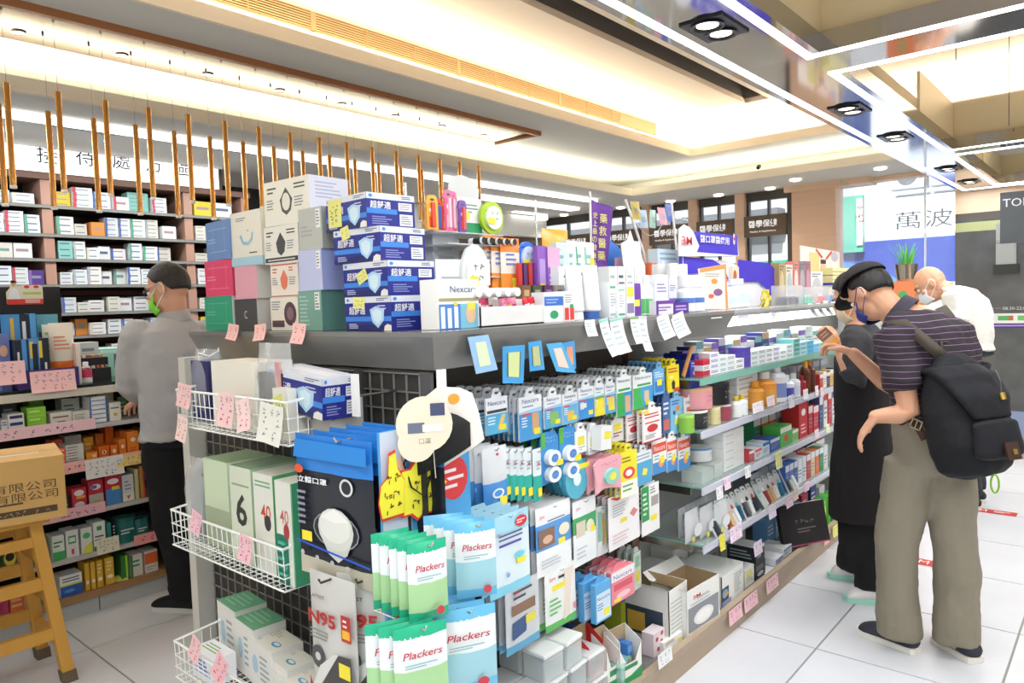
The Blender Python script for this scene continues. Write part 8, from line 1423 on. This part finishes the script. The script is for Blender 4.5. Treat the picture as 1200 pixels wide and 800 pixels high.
def striped(base, line, pitch, rot=(0, 0, 0), wid=.12):
    m = mat(base, .8).copy(); nt = m.node_tree; b = nt.nodes['Principled BSDF']; t = nt.nodes.new('ShaderNodeTexCoord'); mp = nt.nodes.new('ShaderNodeMapping'); mp.inputs['Rotation'].default_value = rot
    nz = nt.nodes.new('ShaderNodeTexNoise'); nz.inputs['Scale'].default_value = 5; ad = nt.nodes.new('ShaderNodeMath'); ad.operation = 'MULTIPLY_ADD'; ad.inputs[1].default_value = .02
    sp = nt.nodes.new('ShaderNodeSeparateXYZ'); dv = nt.nodes.new('ShaderNodeMath'); dv.operation = 'DIVIDE'; dv.inputs[1].default_value = pitch; fr = nt.nodes.new('ShaderNodeMath'); fr.operation = 'FRACT'; lt = nt.nodes.new('ShaderNodeMath'); lt.operation = 'LESS_THAN'; lt.inputs[1].default_value = wid
    mx = nt.nodes.new('ShaderNodeMixRGB'); mx.inputs[1].default_value = b.inputs['Base Color'].default_value[:]; mx.inputs[2].default_value = mat(line).node_tree.nodes['Principled BSDF'].inputs['Base Color'].default_value[:]
    l = nt.links.new; l(t.outputs['Object'], mp.inputs[0]); l(mp.outputs[0], sp.inputs[0]); l(t.outputs['Object'], nz.inputs['Vector']); l(nz.outputs['Fac'], ad.inputs[0]); l(sp.outputs['Z'], ad.inputs[2]); l(ad.outputs[0], dv.inputs[0]); l(dv.outputs[0], fr.inputs[0]); l(fr.outputs[0], lt.inputs[0]); l(lt.outputs[0], mx.inputs[0]); l(mx.outputs[0], b.inputs['Base Color'])
    return m
def person(lab, F, pel, secs, neck, head, HF, HU, arms, legs, shirt, pants, sleeve, feet, hands, skin=SKIN, tuck=False, fold=(.022, .034), hs=1.):
    """secs: trunk sections from the hips up (centre, half width, half depth); arms and legs: joint points"""
    root = empty('person', (pel.x, pel.y, 0)); F = F.normalized(); S = V(0, 0, 1).cross(F)
    org = Vector((pel.x, pel.y, 0)); T0 = Matrix.Translation(-org)
    def L(v): return v-org
    b = MB(); loft(b, [(L(c), S*w*.8, F*d*.8) for c, w, d in secs], skin); M = Matrix.Translation(-org) @ frame(head, HF, HU) @ Matrix.Scale(hs, 4)
    limb(b, [L(neck)-V(0, 0, .03), L(neck), L(neck).lerp(M @ V(0, -.02, -.05), .6), M @ V(0, -.015, -.03)], [.062, .056, .053, .052], skin); head_mass(b, M, skin)
    for k, (sh_, el, wr) in enumerate(arms):
        sh_, el, wr = L(sh_), L(el), L(wr); limb(b, [sh_, sh_.lerp(el, .5), el, el.lerp(wr, .3), wr], [.046, .043, .036, .037, .026], skin)
        if hands[k]: D, N, kw = hands[k]; hand(b, wr, D, N, skin, **kw)
    for hp, kn, an in legs: limb(b, [L(hp), L(kn), L(an)], [.05, .042, .034], skin)
    body = fuse(b, 'body', root, .0042, 4)
    b = MB(); loft(b, [(L(c), S*w, F*d) for c, w, d in ([(secs[1][0]-V(0, 0, .03), secs[1][1]*.93, secs[1][2]*.93)]+secs[1:] if tuck else [(secs[0][0]-V(0, 0, .04), secs[0][1]*1.07, secs[0][2]*1.1)]+secs)], shirt, 22, .12)
    for k, (sh_, el, wr) in enumerate(arms):
        sh_, el, wr = L(sh_), L(el), L(wr); u = sleeve[k]
        if u <= 1: limb(b, [sh_-(el-sh_)*.12, sh_.lerp(el, u*.5), sh_.lerp(el, u)], [.078, .074, .074], shirt, capr=.3)
        else: limb(b, [sh_-(el-sh_)*.12, sh_.lerp(el, .5), el, el.lerp(wr, .4), el.lerp(wr, u-1)], [.076, .066, .058, .052, .042], shirt)
    fuse(b, 'shirt', root, .0075, 8, fold[0])
    b = MB(); c0, w0, d0 = secs[0]; loft(b, [(L(c0)-V(0, 0, .07), S*w0*.98, F*d0*1.02), (L(c0), S*w0*(1.01 if tuck else .94), F*d0*(1.03 if tuck else .94))]+([(L(secs[1][0]), S*secs[1][1]*1.03, F*secs[1][2]*1.05)] if tuck else [(L(c0)+V(0, 0, .03), S*w0*.85, F*d0*.85)]), pants, 20, .15)
    for hp, kn, an in legs: hp, kn, an = L(hp), L(kn), L(an); limb(b, [hp, hp.lerp(kn, .5), kn, kn.lerp(an, .6), an+V(0, 0, .0)], [.098, .088, .078, .079, .080], pants, 1.05, capr=.12)
    fuse(b, 'trousers', root, .008, 8, fold[1], _ct2)
    for h_, t_, kw in feet: shoe(root, L(h_), L(t_), **kw)
    tag(root, lab, 'person'); return root, M, body
A_ = at_y
# --- man in black cap and striped polo shirt, bending over the shelf
F1 = V(-.82, .50, 0)
stripe = striped('#2a2329', '#8f6f98', .0225, wid=.085)
y_ = 3.18
secs = [(A_(1092, 528, y_), .155, .118), (A_(1090, 488, y_), .150, .118), (A_(1091, 450, y_), .172, .135), (A_(1092, 412, y_), .196, .140), (A_(1086, 383, y_), .190, .12), (A_(1070, 364, y_-.01), .115, .075)]
hd = A_(1021, 343, 3.14)
armL = (A_(1049, 400, 3.02), A_(1066, 484, 2.97), A_(1026, 488, 2.93)); armR = (A_(1100, 392, 3.34), A_(1052, 462, 3.40), A_(1000, 414, 3.24))
legL = (A_(1067, 540, 3.12), A_(1050, 640, 3.10), A_(1053, 742, 3.10)); legR = (A_(1108, 540, 3.22), A_(1120, 640, 3.18), A_(1122, 752, 3.16))
pm, M1, _ = person('person in black cap and striped dark polo shirt bending over the shelves', F1, secs[0][0], secs, A_(1052, 372, 3.15), hd, V(-.72, .30, -.66), V(-.60, .28, .75), (armL, armR), (legL, legR), stripe, cloth('#918978', '#7f7867', .85, 3, .5), (.62, .55),
    [(at_z(1076, 766, 0), at_z(1006, 738, 0), dict(col='#2e313a', sole='#e6e3d8')), (at_z(1146, 778, 0), at_z(1096, 748, 0), dict(col='#2e313a', sole='#e6e3d8'))],
    ((V(-.55, 0, -.8), V(.55, .2, -.3), dict(curl=22, side=-1)), (V(-.9, .0, .35), V(-.1, -.3, -.95), dict(curl=46, side=1, thumb=25))), tuck=True, hs=.93)
face_bits(M1, pm, '#27377c', '#2a3468', hair='#231e1c', hair_tab=[(0, 40), (60, 60), (75, 88), (95, 86), (108, 118), (180, 128)])
cap = shell('cap', M1, pm, (.094, .118, .106), lambda a: interp(a, [(0, 72), (90, 70), (180, 84)]), cloth('#1a1718', '#242021', .9, 8, .6), .004, c=(0, .004, .040), fold=.008)
b = MB(); vs = []; fs = []; n = 12
for i in range(n+1):
    a = R(-62+124*i/n); c_, s_ = math.cos(a), math.sin(a)
    for r_, dz in ((.98, 0), (1.0, -.004), (1.0+.36*c_**.8, -.026)): vs.append(M1 @ V(.094*r_*s_, .004+.118*r_*c_, .066+dz-.002))
for i in range(n):
    for j in range(2): fs.append((i*3+j, (i+1)*3+j, (i+1)*3+j+1, i*3+j+1))
b.add(vs, fs, mat('#171415', .8)); o = b.build('brim', cap, 60); so_ = o.modifiers.new('t', 'SOLIDIFY'); so_.thickness = .005
org1 = Vector((secs[0][0].x, secs[0][0].y, 0))
# collar and belt
S1 = V(0, 0, 1).cross(F1.normalized()); nb = A_(1056, 366, 3.15)-org1
neck_ring(nb, (hd-org1)-nb, mat('#33303c', .8), pm)
# backpack with straps: worn, so a thing of its own
bp = empty('backpack', (0, 0, 0)); BKM = cloth('#0d0f17', '#08090e', .8, 6, .8); F_ = F1.normalized(); c = A_(1128, 484, 3.03)
Ub = (V(0, 0, 1)+F_*.28).normalized(); Sb = Ub.cross(F_).normalized(); Fb = Sb.cross(Ub).normalized()
b = MB(); loft(b, [(c-Ub*0.200, Sb*0.140, Fb*0.088), (c-Ub*0.128, Sb*0.160, Fb*0.119), (c, Sb*0.152, Fb*0.114), (c+Ub*0.104, Sb*0.132, Fb*0.097), (c+Ub*0.176, Sb*0.104, Fb*0.070), (c+Ub*0.208, Sb*0.072, Fb*0.044)], BKM, 20, .35); fuse(b, 'bag_body', bp, .009, 5, .03, _ct2)
b = MB(); loft(b, [(c+Ub*0.168+Fb*0.018, Sb*0.120, Fb*0.088), (c+Ub*0.128-Fb*0.053, Sb*0.132, Fb*0.053), (c+Ub*0.040-Fb*0.101, Sb*0.120, Fb*0.031), (c-Ub*0.032-Fb*0.114, Sb*0.088, Fb*0.019)], BKM, 16, .4); fuse(b, 'flap', bp, .009, 5, .015)
b = MB(); loft(b, [(c-Ub*0.048-Fb*0.114, Sb*0.104, Fb*0.031), (c-Ub*0.160-Fb*0.106, Sb*0.112, Fb*0.040)], BKM, 14, .4); fuse(b, 'front_pocket', bp, .008, 4)
b = MB(); loft(b, [(c-Ub*0.032-Sb*0.144, Sb*0.036, Fb*0.062), (c-Ub*0.160-Sb*0.144, Sb*0.040, Fb*0.066)], BKM, 12, .4); fuse(b, 'side_pocket', bp, .008, 4)
ST_ = mat('#4a433a', .85)
def strap(pts, w, m, name, parent, nrm=None):
    b = MB(); vs = []; fs = []
    for i, p in enumerate(pts):
        d = (pts[min(i+1, len(pts)-1)]-pts[max(i-1, 0)]).normalized(); s_ = d.cross(nrm[i] if isinstance(nrm, list) else (nrm or Fb)).normalized()*w; vs += [p-s_, p+s_]
    for i in range(len(pts)-1): fs.append((2*i, 2*i+1, 2*i+3, 2*i+2))
    b.add(vs, fs, m); o = b.build(name, parent, 60); q = o.modifiers.new('t', 'SOLIDIFY'); q.thickness = .005; q.offset = 0; return o
tr = secs
for sgn, (pa, pb, pc, pd_) in ((1, ((1108, 420, 3.02), (1082, 398, 3.0), (1060, 380, 3.02), (1040, 382, 3.04))), (-1, ((1122, 418, 3.12), (1120, 395, 3.16), (1112, 372, 3.22), (1102, 360, 3.28)))):
    pts = [A_(*pa), A_(*pb), A_(*pc), A_(*pd_)]; pts = [pts[0], pts[0].lerp(pts[1], .5), pts[1], pts[1].lerp(pts[2], .5), pts[2], pts[3]]
    strap(pts, .021, ST_, 'shoulder_strap', bp, V(-.2, .98, -.1) if sgn > 0 else V(-.2, .95, -.3))
strap([A_(1063, 470, 2.99), A_(1068, 485, 2.98), A_(1074, 497, 2.97), A_(1084, 515, 2.96)], .013, mat('#4a2f26', .6), 'lower_strap', bp, V(-.2, .98, 0))
b = MB(); q = A_(1074, 497, 2.955); b.M = Matrix.Translation(q) @ Matrix.Rotation(R(-12), 4, 'Z') @ Matrix.Rotation(R(20), 4, 'Y')
for x0, x1, z0, z1 in ((-.02, .02, .014, .019), (-.02, .02, -.019, -.014), (-.02, -.015, -.019, .019), (.015, .02, -.019, .019), (-.002, .002, -.016, .016)): b.box(x0, -.003, z0, x1, .003, z1, mat('#b8a888', .25, .9))
b.build('buckle', bp)
q = c-Ub*.15-Fb*.150; b = MB(); b.M = frame(q, -Fb, Ub); b.box(-.03, 0, -.03, .03, .008, .03, mat('#3a221c', .5)).box(-.009, .008, -.012, .009, .014, .006, mat('#c9a860', .25, .9)); b.build('leather_tab', bp)
q = c+Ub*.03-Fb*.135-Sb*.04; b = MB(); b.M = frame(q, -Fb, Ub); b.lathe([(.0, -.006), (.012, -.004), (.012, .02), (0, .022)], mat('#b89a50', .3, .9), 10); b.tube([(0, 0, .02), (.004, .004, .06), (0, 0, .1)], .002, mat('#8a8a88', .3, .9), 6); b.build('key_charm', bp, 40)
q = A_(1166, 560, 2.95); b = MB(); b.tube([q+V(.012*math.cos(t*math.pi/8), 0, .032*math.sin(t*math.pi/8)-.02) for t in range(17)], .0032, mat('#8ac83a', .3, .5), 8); b.build('carabiner', bp, 60)
b = MB(); top = c+Ub*.215; b.tube([top-Sb*.03, top+Ub*.05-Sb*.02, top+Ub*.05+Sb*.02, top+Sb*.03], .007, mat('#3a2a24', .6), 8); b.build('carry_handle', bp, 60)
tag(bp, 'black backpack with leather tab worn by the man in striped shirt', 'backpack')
# --- shop assistant in black apron behind him, holding a small brown box
F2 = V(-.95, .1, 0); y2 = 3.62; k_ = lambda px_, py_, dy=0: A_(px_, py_, y2+dy)
BLK = cloth('#161314', '#1e1a1b', .9, 5, .5)
secs2 = [(k_(1012, 520), .15, .11), (k_(1010, 485), .13, .10), (k_(1009, 455), .135, .105), (k_(1010, 420), .155, .105), (k_(1012, 393), .15, .085), (k_(1008, 380), .08, .06)]
hd2 = k_(1003, 347)
p2, M2, _ = person('person in black apron and dark top standing behind the man in striped shirt', F2, secs2[0][0], secs2, k_(1007, 378), hd2, V(-.9, .05, -.42), V(-.3, .0, .9), ((k_(1002, 405, -.15), k_(1001, 444, -.2), A_(985, 412, 3.42)), (k_(1020, 400, .15), k_(1020, 455, .2), k_(1016, 430, .1))),
    ((k_(1003, 530, -.07), k_(1001, 600, -.07), k_(1003, 664, -.07)), (k_(1020, 530, .07), k_(1022, 610, .0), k_(1027, 692, -.12))), cloth('#3e3e41', '#2c2c30', .85, 20, .4), mat('#141214', .85), (1.15, .55),
    [(at_z(1012, 680, 0), at_z(969, 674, 0), dict(col='#e9e6e4', sole='#a8e0cc', w=.042)), (at_z(1040, 708, 0), at_z(988, 702, 0), dict(col='#e9e6e4', sole='#a8e0cc', w=.042))],
    ((V(-.25, -.2, .9), V(-.9, .0, -.3), dict(curl=40, side=-1)), None))
face_bits(M2, p2, '#d9c8a8', '#e0d4bc', hair='#181412', hair_tab=[(0, 50), (60, 70), (75, 110), (180, 128)])
o2 = Vector((secs2[0][0].x, secs2[0][0].y, 0)); S2 = V(0, 0, 1).cross(F2.normalized()); f2 = F2.normalized()
b = MB(); q = [s[0]-o2 for s in secs2]
loft(b, [(V(q[0].x, q[0].y, .36), S2*.20, f2*.15), (V(q[0].x, q[0].y, .6), S2*.185, f2*.14), (q[0], S2*.17, f2*.13), (q[1], S2*.145, f2*.115), (q[2], S2*.15, f2*.118), (q[3], S2*.145, f2*.118), (q[3].lerp(q[4], .5), S2*.12, f2*.105)], BLK, 20, .12); fuse(b, 'apron', p2, .009, 6, .012, _ct2)
bx_ = carton('brown_box', .055, .028, .085, '#7a4a34', [('p', .0, .35, 1, .5, '#c8a888'), ('p', .0, 0, 1, .35, '#e09a3a'), ('l', .2, .6, .8, .9, mat('#b89478'), 2)]); q = A_(979, 405, 3.25); bx_.location = q; bx_.rotation_euler = (R(-10), R(-42), R(20)); tag(bx_, 'small brown and orange box held in the raised hands', 'box')
# --- man in grey shirt at the left counter, seen from behind
F3 = V(-.93, -.37, 0); GS = cloth('#b0aeac', '#9f9d9c', .9, 4, .5); xm = -3.40
X_ = lambda px_, py_, dx=0: at_x(px_, py_, xm+dx)
secs3 = [(X_(205, 500), .165, .115), (X_(204, 470), .172, .125), (X_(203, 440), .175, .130), (X_(203, 410), .190, .130), (X_(203, 387), .185, .10), (X_(204, 373), .09, .065)]
hd3 = X_(198, 338)
p3, M3, _ = person('person in grey shirt and black trousers standing at the left counter', F3, secs3[0][0], secs3, X_(203, 374), hd3, V(-.80, -.55, -.32), V(-.22, -.10, .95), ((X_(157, 398, -.02), X_(147, 452, -.08), X_(170, 468, -.26)), (X_(247, 396, .02), X_(254, 450, 0), X_(230, 478, -.22))),
    ((X_(192, 510, .0), X_(201, 600, 0), X_(212, 694, .0)), (X_(222, 510, .0), X_(232, 600, .08), X_(246, 668, .12))), GS, mat('#121213', .9), (1.85, 1.85),
    [(X_(234, 711)*1, X_(178, 712)*1, {}), (X_(262, 690, .1), X_(232, 694, .1), {})], ((V(-.9, -.2, -.2), V(0, 0, -1), dict(curl=30, side=1)), (V(-.9, -.3, -.2), V(0, 0, -1), dict(curl=30, side=-1)))) if False else (None, None, None)
if True:
    h1, t1 = at_z(236, 716, 0), at_z(180, 712, 0); h2, t2 = at_z(266, 694, 0), at_z(236, 690, 0)
    p3, M3, _ = person('person in grey shirt and black trousers standing at the left counter', F3, secs3[0][0], secs3, X_(203, 374), hd3, V(-.80, -.55, -.32), V(-.22, -.10, .95), ((X_(160, 398, -.02), X_(150, 452, -.10), X_(172, 468, -.16)), (X_(246, 396, .02), X_(250, 450, 0), X_(230, 478, -.12))),
        ((X_(190, 510, .0), X_(199, 600, .02), V(h1.x*.8+t1.x*.2, h1.y*.8+t1.y*.2, .09)), (X_(220, 510, .0), X_(228, 600, .06), V(h2.x*.8+t2.x*.2, h2.y*.8+t2.y*.2, .09))), GS, mat('#121213', .9), (1.85, 1.85),
        [(h1, h1+(t1-h1).normalized()*.27, dict(col='#17171a', sole='#dcdad0')), (h2, h2+(t2-h2).normalized()*.27, dict(col='#17171a', sole='#dcdad0'))], ((V(-.9, -.2, -.2), V(0, 0, -1), dict(curl=30, side=1)), (V(-.9, -.3, -.2), V(0, 0, -1), dict(curl=30, side=-1))))
face_bits(M3, p3, '#7cd82e', '#e6ead8', True, hair='#3a3029', hair_tab=[(0, 50), (60, 64), (78, 88), (100, 88), (112, 116), (180, 122)])
o3 = Vector((secs3[0][0].x, secs3[0][0].y, 0)); S3 = V(0, 0, 1).cross(F3.normalized()); nb = X_(204, 371)-o3
neck_ring(nb, (hd3-o3)-nb, GS, p3)
# --- bald man in white shirt at the far end
F4 = V(-.96, -.1, 0); y4 = 5.45; q4 = lambda px_, py_, dy=0: A_(px_, py_, y4+dy)
secs4 = [(q4(1138, 402), .165, .12), (q4(1138, 388), .165, .125), (q4(1136, 370), .17, .13), (q4(1132, 352), .175, .125), (q4(1124, 340), .16, .10), (q4(1114, 336), .09, .07)]
lg = lambda px_, py_, z: V(q4(px_, py_).x, y4, z)
p4, M4, _ = person('bald person in white shirt bending at the far end of the shop', F4, secs4[0][0], secs4, q4(1108, 337), q4(1091, 333), V(-.80, -.15, -.58), V(-.58, .0, .81), ((q4(1120, 350, -.18), q4(1122, 385, -.22), q4(1098, 392, -.25)), (q4(1128, 350, .18), q4(1126, 385, .2), q4(1100, 394, .15))),
    ((V(secs4[0][0].x, y4-.09, .92), V(secs4[0][0].x-.02, y4-.1, .5), V(secs4[0][0].x, y4-.1, .09)), (V(secs4[0][0].x, y4+.09, .92), V(secs4[0][0].x-.02, y4+.1, .5), V(secs4[0][0].x, y4+.1, .09))), cloth('#e9e6dd', '#dcd8ce', .9, 4, .4), mat('#2c2e33', .85), (.75, .75),
    [(V(secs4[0][0].x+.07, y4-.1, 0), V(secs4[0][0].x-.2, y4-.1, 0), {}), (V(secs4[0][0].x+.07, y4+.1, 0), V(secs4[0][0].x-.2, y4+.1, 0), {})], ((V(-.9, 0, -.3), V(0, 0, -1), dict(curl=30, side=1)), (V(-.9, 0, -.3), V(0, 0, -1), dict(curl=30, side=-1))))
face_bits(M4, p4, '#e4e8ec', '#eef0f2')
